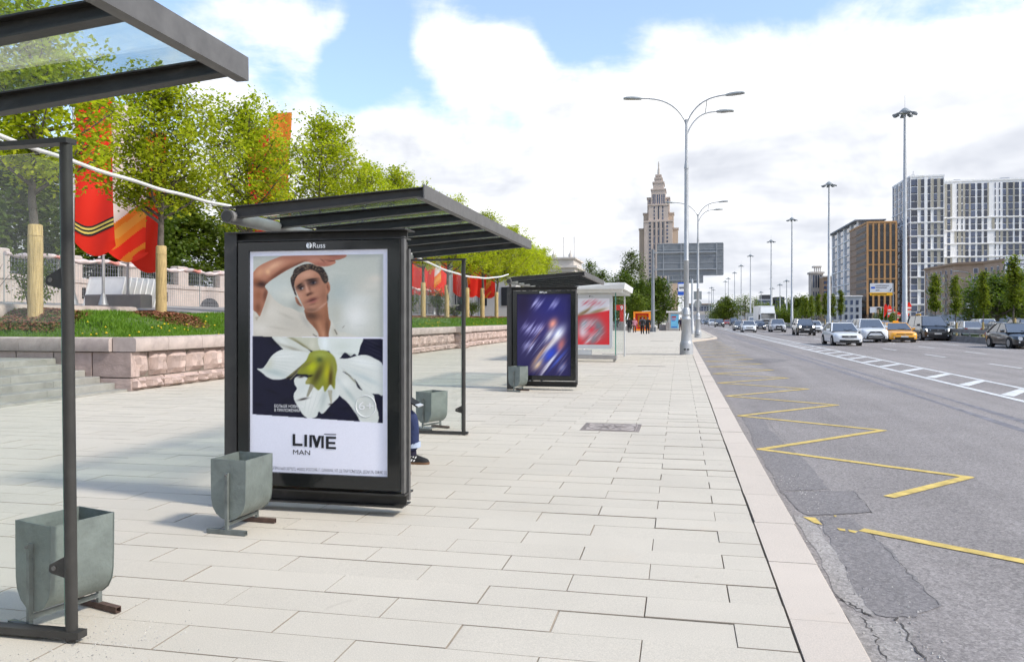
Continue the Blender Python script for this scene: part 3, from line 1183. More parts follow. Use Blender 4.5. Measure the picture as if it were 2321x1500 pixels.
class Canvas:
    """small raster painted with polygons and soft spots, later stored as vertex colours of a flat print"""
    def __init__(s, x0, x1, y0, y1, step, col):
        s.nx = int(round((x1 - x0) / step)) + 1
        s.ny = int(round((y1 - y0) / step)) + 1
        s.ss = 2
        gx = np.linspace(x0, x1, s.nx * s.ss)
        gy = np.linspace(y0, y1, s.ny * s.ss)
        s.X, s.Y = np.meshgrid(gx, gy)
        s.a = np.zeros(s.X.shape + (3,), dtype=np.float64)
        s.a[:] = np.array(col) / 255.0

    def _blend(s, al, col):
        c = np.array(col, dtype=np.float64)
        if c.max() > 1.0 or c.min() >= 0:
            c = c / 255.0
        s.a += al[..., None] * (c - s.a)

    def inside(s, poly):
        ins = np.zeros(s.X.shape, bool)
        n = len(poly)
        for i in range(n):
            xa, ya = poly[i]
            xb, yb = poly[(i + 1) % n]
            if ya == yb:
                continue
            cond = ((ya > s.Y) != (yb > s.Y)) & (s.X < (xb - xa) * (s.Y - ya) / (yb - ya) + xa)
            ins ^= cond
        return ins

    def poly(s, pts, col, al=1.0, soft=0, clip=None, curve=True):
        if curve and len(pts) > 4:
            q = []
            n = len(pts)
            for i in range(n):
                p0, p1, p2, p3 = [np.array(pts[(i + k - 1) % n], float) for k in range(4)]
                for t in (0, .25, .5, .75):
                    q.append(tuple(.5 * ((2 * p1) + (-p0 + p2) * t + (2 * p0 - 5 * p1 + 4 * p2 - p3) * t * t + (-p0 + 3 * p1 - 3 * p2 + p3) * t ** 3)))
            pts = q
        m = s.inside(pts).astype(float)
        for _ in range(soft):
            m = s.blur(m)
        if clip is not None:
            m = m * clip
        s._blend(m * al, col)
        return m

    @staticmethod
    def blur(m):
        p = np.pad(m, 2, mode='edge')
        k = (1, 4, 6, 4, 1)
        m2 = sum(w * p[:, i:i + m.shape[1]] for i, w in enumerate(k)) / 16
        return sum(w * m2[i:i + m.shape[0], :] for i, w in enumerate(k)) / 16

    def spot(s, cx, cy, rx, ry, col, al=1.0, ang=0.0, clip=None, pw=1.0):
        ca, sa = math.cos(R(ang)), math.sin(R(ang))
        gx, gy = s.X[0], s.Y[:, 0]
        ex = 2.5 * (abs(rx * ca) + abs(ry * sa))
        ey = 2.5 * (abs(rx * sa) + abs(ry * ca))
        i0, i1 = np.searchsorted(gx, cx - ex), np.searchsorted(gx, cx + ex)
        j0, j1 = np.searchsorted(gy, cy - ey), np.searchsorted(gy, cy + ey)
        if i1 <= i0 or j1 <= j0:
            return
        dx, dy = gx[None, i0:i1] - cx, gy[j0:j1, None] - cy
        u = (dx * ca + dy * sa) / rx
        v = (-dx * sa + dy * ca) / ry
        m = np.exp(-(u * u + v * v) ** pw)
        if clip is not None:
            m = m * clip[j0:j1, i0:i1]
        c_ = np.array(col, dtype=np.float64) / 255.0
        s.a[j0:j1, i0:i1] += (m * al)[..., None] * (c_ - s.a[j0:j1, i0:i1])

    def rect(s, x0, x1, y0, y1, col, al=1.0):
        m = ((s.X >= x0) & (s.X <= x1) & (s.Y >= y0) & (s.Y <= y1)).astype(float)
        s._blend(m * al, col)
        return m

    def dirblur(s, ang, n):
        acc = np.zeros_like(s.a)
        ca, sa = math.cos(R(ang)), math.sin(R(ang))
        H, W, _ = s.a.shape
        jj, ii = np.mgrid[0:H, 0:W]
        for k in range(-n, n + 1):
            x = np.clip((ii + k * ca).round().astype(int), 0, W - 1)
            y = np.clip((jj + k * sa).round().astype(int), 0, H - 1)
            acc += s.a[y, x]
        s.a = acc / (2 * n + 1)

    def object(s, name, m, parent, x0, x1, z0, z1, yloc, flip=False):
        a = np.clip(s.a, 0, 1).reshape(s.ny, s.ss, s.nx, s.ss, 3).mean((1, 3))
        a = np.where(a <= 0.04045, a / 12.92, ((a + 0.055) / 1.055) ** 2.4) ** 1.14
        nx, ny = s.nx, s.ny
        xs = np.linspace(x0, x1, nx)
        zs = np.linspace(z1, z0, ny)
        XX, ZZ = np.meshgrid(xs, zs)
        v = np.stack([XX, np.zeros_like(XX), ZZ], -1).reshape(-1, 3)
        i, j = np.meshgrid(np.arange(nx - 1), np.arange(ny - 1))
        b = (j * nx + i).ravel()
        f = np.stack([b + nx, b + nx + 1, b + 1, b], -1)
        me = bpy.data.meshes.new(name)
        me.vertices.add(len(v))
        me.vertices.foreach_set('co', v.ravel())
        me.loops.add(f.size)
        me.loops.foreach_set('vertex_index', f.ravel())
        me.polygons.add(len(f))
        me.polygons.foreach_set('loop_start', np.arange(0, f.size, 4))
        me.update(calc_edges=True)
        ca = me.color_attributes.new('print', 'FLOAT_COLOR', 'POINT')
        rgba = np.concatenate([a.reshape(-1, 3), np.ones((nx * ny, 1))], 1)
        ca.data.foreach_set('color', rgba.ravel())
        o = link(name, me, m, parent)
        o.location = (0, yloc, 0)
        return o


def paint_fashion():
    c = Canvas(562, 876, 563, 1076, 1.5, (226, 226, 236))
    rs = np.random.RandomState(4)
    A = lambda pts: [(560 + x / 4.2875, 565 + y / 4.2875) for x, y in pts]
    B = lambda pts: [(640 + x / 4.669, 580 + y / 4.669) for x, y in pts]
    Cc = lambda pts: [(560 + x / 4.225, 755 + y / 4.225) for x, y in pts]

    def sA(x, y, rx, ry, col, al=1.0, ang=0.0, clip=None):
        c.spot(560 + x / 4.2875, 565 + y / 4.2875, rx / 4.2875, ry / 4.2875, col, al, ang, clip)

    def sB(x, y, rx, ry, col, al=1.0, ang=0.0, clip=None):
        c.spot(640 + x / 4.669, 580 + y / 4.669, rx / 4.669, ry / 4.669, col, al, ang, clip)

    def sC(x, y, rx, ry, col, al=1.0, ang=0.0, clip=None):
        c.spot(560 + x / 4.225, 755 + y / 4.225, rx / 4.225, ry / 4.225, col, al, ang, clip)
    top = c.rect(570, 865, 574.5, 762, (190, 192, 184))
    # hazy sky
    sA(300, 360, 220, 130, (196, 202, 196), .9, 0, top)
    sA(900, 200, 300, 200, (188, 192, 184), .9, 0, top)
    sA(900, 420, 130, 140, (170, 180, 178), .7, 0, top)
    sA(1050, 640, 150, 170, (226, 226, 222), .95, 0, top)
    sA(1200, 380, 140, 120, (205, 202, 192), .8, 0, top)
    sA(1240, 280, 70, 40, (218, 208, 196), .6, 0, top)
    sA(1100, 480, 110, 60, (214, 216, 212), .6, 0, top)
    sA(860, 620, 60, 120, (186, 186, 174), .6, 0, top)
    sA(400, 430, 110, 60, (212, 212, 202), .7, 0, top)
    sA(480, 540, 60, 60, (160, 162, 156), .7, 0, top)
    for k in range(60):
        sA(rs.uniform(60, 1290), rs.uniform(50, 840), rs.uniform(20, 70), rs.uniform(12, 40), (216, 214, 206) if k % 2 else (178, 182, 176), .16, 0, top)
    # shirt
    sh = c.poly(A([(42, 560), (75, 612), (105, 645), (130, 590), (158, 500), (188, 395), (260, 480), (350, 540), (430, 562), (500, 600), (545, 610), (575, 655), (620, 710), (660, 775), (700, 850), (720, 870), (30, 870)]), (204, 198, 186), clip=top)
    sA(250, 620, 130, 90, (216, 211, 200), .8, 20, sh)
    sA(420, 720, 150, 60, (190, 185, 174), .6, 20, sh)
    sA(170, 520, 26, 110, (186, 178, 164), .7, 14, sh)
    sA(110, 760, 110, 60, (222, 217, 208), .7, 0, sh)
    sA(560, 690, 26, 80, (172, 170, 164), .7, -34, sh)
    sA(380, 640, 90, 16, (178, 172, 160), .5, 24, sh)
    sA(300, 760, 110, 12, (180, 174, 162), .5, 10, sh)
    c.poly(A([(60, 650), (105, 640), (75, 690)]), (176, 166, 150), .8, 1, sh, False)
    s3 = c.poly(A([(800, 690), (815, 680), (838, 720), (878, 790), (960, 800), (1100, 850), (1120, 870), (770, 870), (790, 790)]), (206, 204, 194), .95, 1, top)
    sA(850, 800, 26, 50, (182, 176, 160), .6, -20, s3)
    c.poly(A([(838, 770), (850, 768), (874, 818), (866, 822)]), (96, 92, 84), .8, 0, top, False)
    c.poly(A([(630, 818), (640, 815), (690, 848), (676, 852)]), (92, 88, 80), .8, 0, top, False)
    c.poly(A([(915, 752), (940, 730), (944, 738), (922, 758)]), (140, 138, 130), .7, 0, top, False)
    # neck
    nk = c.poly(B([(228, 560), (300, 575), (380, 560), (440, 520), (470, 480), (476, 540), (482, 600), (490, 655), (507, 690), (500, 745), (487, 800), (476, 870), (388, 870), (375, 815), (340, 760), (290, 705), (250, 655), (236, 610)]), (166, 118, 92), clip=top)
    sB(300, 625, 90, 46, (92, 66, 54), .9, 8, nk)
    sB(470, 740, 24, 110, (112, 76, 58), .7, 0, nk)
    sB(400, 760, 26, 90, (190, 142, 112), .7, -14, nk)
    sB(330, 720, 26, 70, (126, 86, 66), .6, -30, nk)
    sB(455, 600, 18, 70, (150, 106, 82), .6, 0, nk)
    sB(430, 820, 20, 50, (204, 158, 130), .6, 0, nk)
    # left ear, face, right ear
    e0 = c.poly(B([(128, 418), (150, 430), (178, 480), (204, 520), (182, 518), (152, 496), (134, 460)]), (158, 112, 90), clip=top)
    sB(165, 490, 10, 26, (112, 72, 58), .7, -30, e0)
    fc = c.poly(B([(118, 262), (124, 222), (142, 190), (180, 158), (240, 128), (300, 122), (352, 146), (388, 184), (414, 232), (446, 268), (456, 300), (455, 345), (468, 392), (472, 432), (466, 478), (442, 520), (402, 556), (350, 580), (290, 588), (246, 576), (224, 540), (206, 502), (180, 448), (150, 388), (126, 322)]), (184, 138, 114), clip=top)
    sB(430, 400, 50, 120, (146, 104, 84), .75, 0, fc)
    sB(250, 180, 90, 40, (206, 164, 140), .75, -10, fc)
    sB(170, 400, 34, 70, (198, 152, 130), .7, -24, fc)
    sB(360, 200, 40, 50, (170, 126, 104), .6, 0, fc)
    sB(390, 350, 50, 40, (176, 128, 106), .6, 0, fc)
    sB(300, 560, 90, 30, (120, 90, 76), .75, -4, fc)
    sB(240, 500, 30, 50, (164, 120, 100), .6, -20, fc)
    sB(420, 515, 70, 10, (206, 164, 144), .7, -38, fc)
    sB(310, 530, 40, 18, (186, 142, 122), .6, 0, fc)
    # eyes in the shade of the hand
    sB(312, 270, 62, 32, (60, 44, 44), .95, -8, fc)
    sB(190, 315, 42, 34, (66, 48, 44), .92, -24, fc)
    sB(300, 236, 62, 12, (40, 28, 26), .95, -8, fc)
    sB(172, 296, 34, 11, (46, 32, 28), .95, -38, fc)
    sB(322, 272, 30, 9, (120, 116, 124), .7, -10, fc)
    sB(322, 270, 12, 12, (18, 22, 36), 1.0, 0, fc)
    sB(342, 266, 6, 4, (176, 178, 190), .8, 0, fc)
    sB(196, 332, 26, 10, (150, 140, 140), .75, -18, fc)
    sB(190, 332, 11, 11, (22, 22, 30), 1.0, 0, fc)
    sB(206, 330, 7, 5, (226, 224, 226), .9, 0, fc)
    sB(322, 254, 44, 4, (22, 16, 18), .9, -10, fc)
    sB(188, 318, 32, 4, (24, 18, 18), .9, -24, fc)
    # nose and mouth
    sB(250, 320, 12, 50, (208, 166, 144), .8, -14, fc)
    sB(284, 330, 14, 46, (132, 94, 78), .7, -12, fc)
    sB(264, 362, 18, 16, (204, 158, 136), .8, 0, fc)
    sB(284, 388, 38, 15, (92, 60, 50), .92, -16, fc)
    sB(262, 402, 10, 7, (50, 30, 28), .9, 0, fc)
    sB(296, 424, 18, 10, (170, 124, 104), .5, 0, fc)
    sB(308, 446, 56, 15, (116, 70, 66), .95, -20, fc)
    sB(322, 472, 50, 15, (158, 100, 94), .92, -20, fc)
    sB(312, 458, 54, 4.5, (58, 32, 32), .95, -20, fc)
    sB(316, 500, 44, 9, (116, 82, 70), .6, -16, fc)
    e1 = c.poly(B([(452, 276), (470, 254), (490, 272), (501, 310), (500, 350), (484, 382), (462, 396), (456, 340)]), (180, 130, 106), clip=top)
    sB(476, 318, 10, 34, (110, 70, 56), .8, -10, e1)
    # curly hair
    hp_ = B([(82, 250), (80, 222), (90, 196), (104, 176), (110, 142), (132, 112), (168, 92), (212, 74), (262, 66), (322, 72), (368, 92), (420, 108), (446, 146), (468, 188), (480, 232), (472, 256), (452, 280), (434, 270), (412, 238), (394, 196), (362, 160), (322, 138), (290, 130), (244, 138), (186, 166), (148, 200), (124, 246), (118, 300), (130, 352), (146, 412), (126, 392), (106, 342), (92, 300)])
    hr = c.poly(hp_, (70, 58, 52), clip=top)
    hm_ = Canvas.blur(hr)
    for k in range(420):
        t = rs.rand()
        ang = math.pi * (1.12 - 1.26 * t)
        rad = rs.uniform(.86, 1.12)
        x_ = 285 + 190 * rad * math.cos(ang)
        y_ = 265 - 175 * rad * math.sin(ang)
        lightc = (150, 132, 108) if (x_ > 220 and x_ < 400 and y_ < 130) else (116, 100, 88)
        sB(x_, y_, rs.uniform(5, 10), rs.uniform(4, 8), lightc if rs.rand() < .45 else (28, 22, 24), .75, 0, hm_)
    for k in range(60):
        t = rs.rand()
        sB(84 + 46 * t + rs.uniform(-6, 6), 240 + 160 * t, 7, 6, (40, 30, 32) if rs.rand() < .6 else (120, 96, 92), .7, 0, hm_)
    sB(474, 430, 8, 40, (62, 48, 44), .8, 0, top)
    # raised arm and hand
    am = c.poly(A([(36, 250), (60, 180), (105, 138), (170, 104), (250, 72), (330, 44), (400, 36), (560, 34), (700, 36), (790, 40), (880, 36), (950, 38), (962, 54), (940, 72), (890, 88), (848, 97), (860, 112), (842, 130), (790, 150), (730, 155), (670, 142), (620, 116), (565, 104), (500, 128), (420, 165), (340, 208), (270, 252), (205, 296), (162, 338), (168, 362), (190, 396), (178, 450), (152, 530), (126, 600), (106, 642), (76, 604), (36, 545)]), (184, 132, 108), clip=top)
    sA(250, 140, 110, 34, (222, 178, 148), .85, -28, am)
    sA(110, 200, 50, 36, (214, 166, 132), .75, -40, am)
    sA(190, 200, 26, 26, (232, 190, 150), .7, 0, am)
    sA(300, 215, 150, 24, (110, 68, 52), .85, -34, am)
    sA(480, 130, 120, 18, (112, 72, 58), .8, -22, am)
    sA(120, 320, 70, 34, (62, 40, 36), .95, 10, am)
    sA(75, 290, 40, 30, (150, 96, 70), .7, 0, am)
    sA(95, 430, 50, 60, (150, 98, 74), .8, 0, am)
    sA(165, 430, 24, 70, (108, 70, 56), .8, 10, am)
    sA(90, 560, 40, 60, (122, 78, 58), .8, 0, am)
    sA(420, 62, 120, 26, (178, 124, 104), .7, -6, am)
    sA(640, 80, 90, 26, (198, 146, 128), .75, 6, am)
    sA(720, 130, 80, 20, (158, 104, 92), .8, 4, am)
    sA(800, 112, 60, 12, (186, 128, 112), .8, -4, am)
    sA(860, 66, 90, 14, (168, 110, 100), .8, -8, am)
    for (fx, fy, ln, an) in ((870, 92, 90, -12), (830, 46, 60, -2), (800, 96, 50, 6), (730, 96, 26, 40)):
        sA(fx, fy, ln, 4, (84, 48, 44), .85, an, am)
    # lower picture: white lily on navy
    edge_ = 943 + (c.X - 566) * 12.0 / 298
    low = ((c.X >= 568) & (c.X <= 864.5) & (c.Y >= 761 + (c.X - 566) * 5.0 / 298) & (c.Y <= edge_)).astype(float)
    c._blend(low, (34, 34, 56))
    for k in range(40):
        sC(rs.uniform(30, 1280), rs.uniform(40, 840), rs.uniform(40, 120), rs.uniform(10, 30), (34, 32, 50) if k % 2 else (18, 18, 30), .5, rs.uniform(-20, 20), low)
    for k in range(4):
        sC(1180 + k * 20, 70 + k * 44, 130, 2.0, (110, 112, 130), .5, 24, low)
    sC(1020, 250, 160, 2, (80, 82, 96), .4, 20, low)

    def petal(pts, col=(214, 217, 212)):
        return c.poly(Cc(pts), col, clip=low)
    p = petal([(225, 20), (380, 20), (480, 80), (605, 175), (585, 205), (480, 168), (360, 162), (305, 118)], (206, 208, 200))
    sC(420, 140, 120, 14, (150, 146, 130), .7, 18, p)
    sC(330, 70, 70, 26, (224, 226, 220), .7, 36, p)
    p = petal([(370, 20), (700, 20), (712, 165), (640, 170), (560, 140), (470, 85)], (196, 196, 178))
    sC(520, 110, 150, 16, (120, 116, 78), .8, 34, p)
    sC(620, 100, 30, 60, (212, 210, 196), .7, 0, p)
    p = petal([(700, 20), (1076, 20), (1074, 120), (1050, 206), (1020, 190), (985, 212), (930, 178), (880, 235), (820, 236), (780, 165), (705, 165)], (216, 221, 216))
    sC(740, 90, 34, 70, (232, 238, 238), .8, 0, p)
    sC(900, 120, 80, 50, (204, 210, 202), .7, 0, p)
    sC(960, 196, 70, 14, (176, 184, 176), .7, 8, p)
    p = petal([(78, 345), (130, 342), (170, 300), (230, 212), (320, 156), (400, 162), (500, 168), (592, 190), (560, 262), (490, 330), (420, 402), (340, 442), (250, 450), (180, 426), (130, 384)])
    sC(330, 220, 150, 40, (226, 228, 224), .8, -8, p)
    sC(260, 380, 120, 30, (178, 190, 188), .8, 14, p)
    sC(200, 300, 40, 60, (196, 198, 180), .6, 30, p)
    for k in range(7):
        sC(300 + k * 10, 210 + k * 32, 190, 3, (186, 192, 186), .5, -6 + k * 5, p)
    p = petal([(835, 240), (950, 236), (1050, 206), (1130, 200), (1200, 228), (1290, 305), (1290, 568), (1245, 570), (1190, 566), (1100, 540), (1030, 440), (940, 372), (850, 332)])
    sC(1100, 270, 140, 40, (230, 233, 231), .8, 12, p)
    sC(1120, 420, 140, 26, (190, 200, 200), .8, 24, p)
    for k in range(6):
        sC(1080, 270 + k * 46, 180, 3, (192, 200, 198), .5, 8 + k * 6, p)
    p = petal([(845, 330), (940, 382), (1020, 430), (1060, 522), (1190, 570), (1215, 660), (1246, 770), (1226, 850), (1095, 852), (1040, 772), (960, 662), (900, 610), (868, 570), (828, 440)], (210, 213, 208))
    sC(960, 560, 160, 20, (178, 188, 186), .8, 52, p)
    sC(1130, 700, 60, 110, (198, 200, 194), .7, -10, p)
    sC(930, 470, 60, 60, (226, 228, 224), .7, 30, p)
    sC(1000, 430, 90, 8, (128, 126, 104), .8, 46, low)
    p = petal([(452, 430), (520, 408), (600, 440), (700, 480), (830, 462), (868, 540), (876, 598), (800, 682), (722, 770), (682, 752), (662, 800), (600, 822), (545, 800), (500, 742), (445, 642), (443, 582), (472, 532), (448, 490)])
    sC(590, 640, 90, 120, (228, 229, 225), .8, 10, p)
    sC(730, 620, 30, 130, (184, 192, 188), .8, 14, p)
    sC(800, 560, 40, 80, (200, 206, 202), .7, 14, p)
    sC(520, 520, 50, 60, (206, 212, 208), .6, 0, p)
    for k in range(5):
        sC(560 + k * 44, 640, 3, 130, (190, 197, 192), .5, 8 + k * 5, p)
    g_ = c.poly(Cc([(600, 182), (680, 160), (760, 166), (822, 212), (846, 262), (856, 332), (842, 420), (832, 532), (792, 486), (742, 560), (722, 500), (682, 545), (640, 516), (598, 490), (553, 480), (582, 400), (492, 392), (470, 380), (500, 322), (560, 262)]), (140, 144, 58), soft=1, clip=low)
    sC(700, 200, 110, 44, (168, 176, 92), .85, 0, g_)
    sC(620, 320, 50, 60, (186, 192, 40), .9, 30, g_)
    sC(765, 370, 40, 90, (190, 186, 44), .9, 0, g_)
    sC(690, 250, 30, 26, (86, 100, 60), .9, 0, g_)
    sC(820, 330, 26, 120, (156, 158, 84), .8, -6, g_)
    sC(670, 400, 34, 110, (84, 78, 44), .92, 26, g_)
    sC(795, 430, 22, 100, (86, 70, 40), .92, 4, g_)
    sC(560, 300, 60, 14, (128, 120, 76), .8, -32, g_)
    sC(575, 460, 26, 30, (168, 160, 110), .8, 0, g_)
    for pts, col in (([(600, 480), (640, 500), (580, 612), (562, 606)], (150, 146, 126)), ([(765, 540), (810, 540), (808, 668), (796, 672)], (170, 166, 148)), ([(520, 300), (500, 340), (400, 430), (362, 448), (366, 430)], (118, 112, 80)), ([(500, 340), (470, 390), (410, 450), (398, 446)], (132, 126, 100))):
        c.poly(Cc(pts), col, .9, 0, low, False)
    for (x_, y_, rx, ry, an) in ((532, 634, 46, 9, -14), (798, 680, 18, 8, 0), (514, 416, 28, 10, -10), (598, 408, 26, 10, -14), (385, 430, 26, 8, -30)):
        sC(x_, y_, rx, ry, (38, 30, 28), .95, an, low)
    c.a += rs.normal(0, .012, c.a.shape[:2])[..., None]
    return c


def paint_sport():
    c = Canvas(1157, 1303, 645, 842, 1.5, (38, 34, 72))
    rs = np.random.RandomState(2)

    def sD(x, y, rx, ry, col, al=1.0, ang=0.0):
        c.spot(1140 + x / 4.03, 630 + y / 4.03, rx / 4.03, ry / 4.03, col, al, ang)
    sD(150, 180, 110, 160, (30, 20, 40), .85)
    sD(430, 200, 200, 130, (38, 38, 98), .85)
    sD(300, 400, 200, 160, (56, 46, 96), .7)
    sD(220, 650, 160, 160, (48, 44, 78), .8)
    for cx, cy, n, sp in ((290, 160, 16, 50), (470, 170, 10, 40), (210, 400, 22, 70), (190, 570, 16, 50), (320, 400, 10, 40)):
        for k in range(n):
            sD(cx + rs.uniform(-sp, sp), cy + rs.uniform(-sp * .6, sp * .6), rs.uniform(26, 60), rs.uniform(3, 7), (170, 168, 200), .5, -52)
    sD(460, 350, 54, 40, (206, 138, 116), .95, -50)
    sD(520, 450, 90, 50, (206, 212, 220), .95, -50)
    sD(420, 460, 70, 30, (198, 196, 196), .85, -50)
    sD(430, 570, 150, 26, (206, 196, 180), .9, -48)
    sD(545, 560, 70, 36, (186, 106, 84), .9, -60)
    sD(430, 650, 110, 50, (42, 66, 168), .95, -40)
    sD(330, 640, 140, 16, (190, 150, 110), .85, -50)
    sD(300, 750, 70, 34, (200, 176, 140), .9, -40)
    sD(420, 730, 120, 14, (216, 212, 208), .85, -46)
    sD(520, 700, 130, 14, (70, 90, 170), .85, -46)
    sD(380, 790, 120, 10, (206, 200, 196), .8, -50)
    sD(560, 770, 50, 26, (140, 150, 186), .7, -46)
    for k in range(70):
        sD(rs.uniform(240, 590), rs.uniform(420, 820), rs.uniform(40, 110), rs.uniform(2, 5), [(210, 206, 204), (60, 70, 130), (160, 120, 96), (40, 36, 70)][k % 4], .4, -50)
    c.dirblur(-50, 7)
    c.a = np.clip(c.a * 1.22 + .03, 0, 1)
    return c


def paint_gift():
    c = Canvas(1306, 1390, 672, 790, 1.2, (222, 220, 226))
    rs = np.random.RandomState(3)

    def sD(x, y, rx, ry, col, al=1.0, ang=0.0):
        c.spot(1140 + x / 4.03, 630 + y / 4.03, rx / 4.03, ry / 4.03, col, al, ang)
    c.poly([(1306, 716), (1340, 712), (1392, 702), (1392, 794), (1306, 794)], (206, 56, 62), 1, 1, None, False)
    for k in range(22):
        sD(rs.uniform(720, 940), 220 + rs.uniform(-26, 26), rs.uniform(20, 44), 5, (214, 110, 124), .5, -40)
    sD(740, 320, 70, 16, (150, 124, 80), .9, -30)
    sD(890, 300, 90, 14, (156, 128, 76), .9, -16)
    sD(780, 300, 60, 10, (140, 110, 70), .8, -40)
    sD(760, 440, 60, 70, (150, 168, 174), .9)
    sD(830, 480, 90, 100, (206, 212, 218), .85)
    sD(900, 470, 50, 90, (110, 132, 138), .95, -20)
    sD(830, 490, 50, 40, (212, 70, 84), .95, -40)
    sD(740, 520, 40, 60, (214, 216, 222), .8)
    sD(860, 590, 70, 30, (120, 140, 146), .9, -50)
    sD(800, 600, 60, 14, (206, 210, 214), .9, -45)
    for k in range(40):
        sD(rs.uniform(740, 940), rs.uniform(400, 610), rs.uniform(20, 50), 3.5, [(222, 226, 230), (90, 112, 118), (206, 60, 70)][k % 3], .45, -45)
    c.dirblur(-45, 5)
    return c


LBW = 1.375


def russ_logo(par, x, z, h, y, m):
    """white disc with a dark curl, then the word"""
    MB().loft([[(x + h * .52 * math.cos(t), yy_, z + h * .5 + h * .52 * math.sin(t)) for t in np.linspace(0, 2 * math.pi, 21)[:-1]] for yy_ in (y, y + .002)]).build('logo_disc', m, par)
    cur = MB()
    pts = [(x + h * .10, z - h * .02), (x + h * .02, z + h * .40), (x + h * .22, z + h * .62), (x + h * .12, z + h * .88), (x - h * .12, z + h * .92)]
    cur.tube([(a, y - .001, b) for a, b in pts], h * .07, 6)
    cur.build('logo_curl', M['ink'], par)
    text_obj('logo_word', 'Russ', m, par, x + h * .75, y, z + h * .05, height=h * .9)


def make_lightbox(root, canvas, label=None, fashion=False, border=None):
    """advertising lightbox, local x from .09 (post side) to 1.51; front plane y=0 faces the camera"""
    z0, z1 = .217, 2.165
    x0, x1 = .09, .09 + LBW
    lb = MB().box(x0, x1, .03, .20, z0, z1).build('lightbox', M['steel'], root)
    px0, px1, pz0, pz1 = .18, 1.37, .315, 2.10
    f = MB()
    f.box(x0 - .004, px0, .0, .034, z0 - .004, z1 + .004)
    f.box(px1, x1 + .004, .0, .034, z0 - .004, z1 + .004)
    f.box(px0, px1, .0, .034, z0 - .004, pz0)
    f.box(px0, px1, .0, .034, pz1, z1 + .004)
    f.build('black_border', M['black'], lb)
    po = canvas.object('poster', M['print'], lb, px0 + .002, px1 - .002, pz0 + .002, pz1 - .002, .018)
    if label:
        po['label'] = label
    russ_logo(lb, x0 + .62, 2.112, .046, -.004, M['white'])
    # side profiles
    s_ = MB()
    s_.box(x1 + .006, x1 + .03, .035, .085, z0 - .03, z1 + .03)
    s_.box(x1 + .006, x1 + .042, .12, .155, z0 - .10, z1 - .06)
    s_.build('side_profile', M['steel_lt'], lb)
    b = MB()
    b.box(x0 + .05, x1 - .02, .05, .18, .205, .245)
    b.build('shadow_gap', M['gap_shade'], root)  # near-black block stands in for the shade in the gap below the box
    bb = MB()
    bb.box(-.02, x1 + .04, .02, .22, .168, .182)
    bb.box(-.02, x1 + .02, .115, .13, .085, .168)
    bb.box(-.02, x1 + .02, .02, .22, .075, .085)
    bb.build('bottom_beam', M['steel'], root)
    tb = MB()
    tb.box(-.02, x1 + .05, .0, .23, 2.246, 2.256)
    tb.box(-.02, x1 + .03, .108, .122, 2.19, 2.246)
    tb.box(-.02, x1 + .03, .03, .2, 2.18, 2.19)
    tb.build('top_beam', M['steel'], root)
    return lb, po, (px0, px1, pz0, pz1)


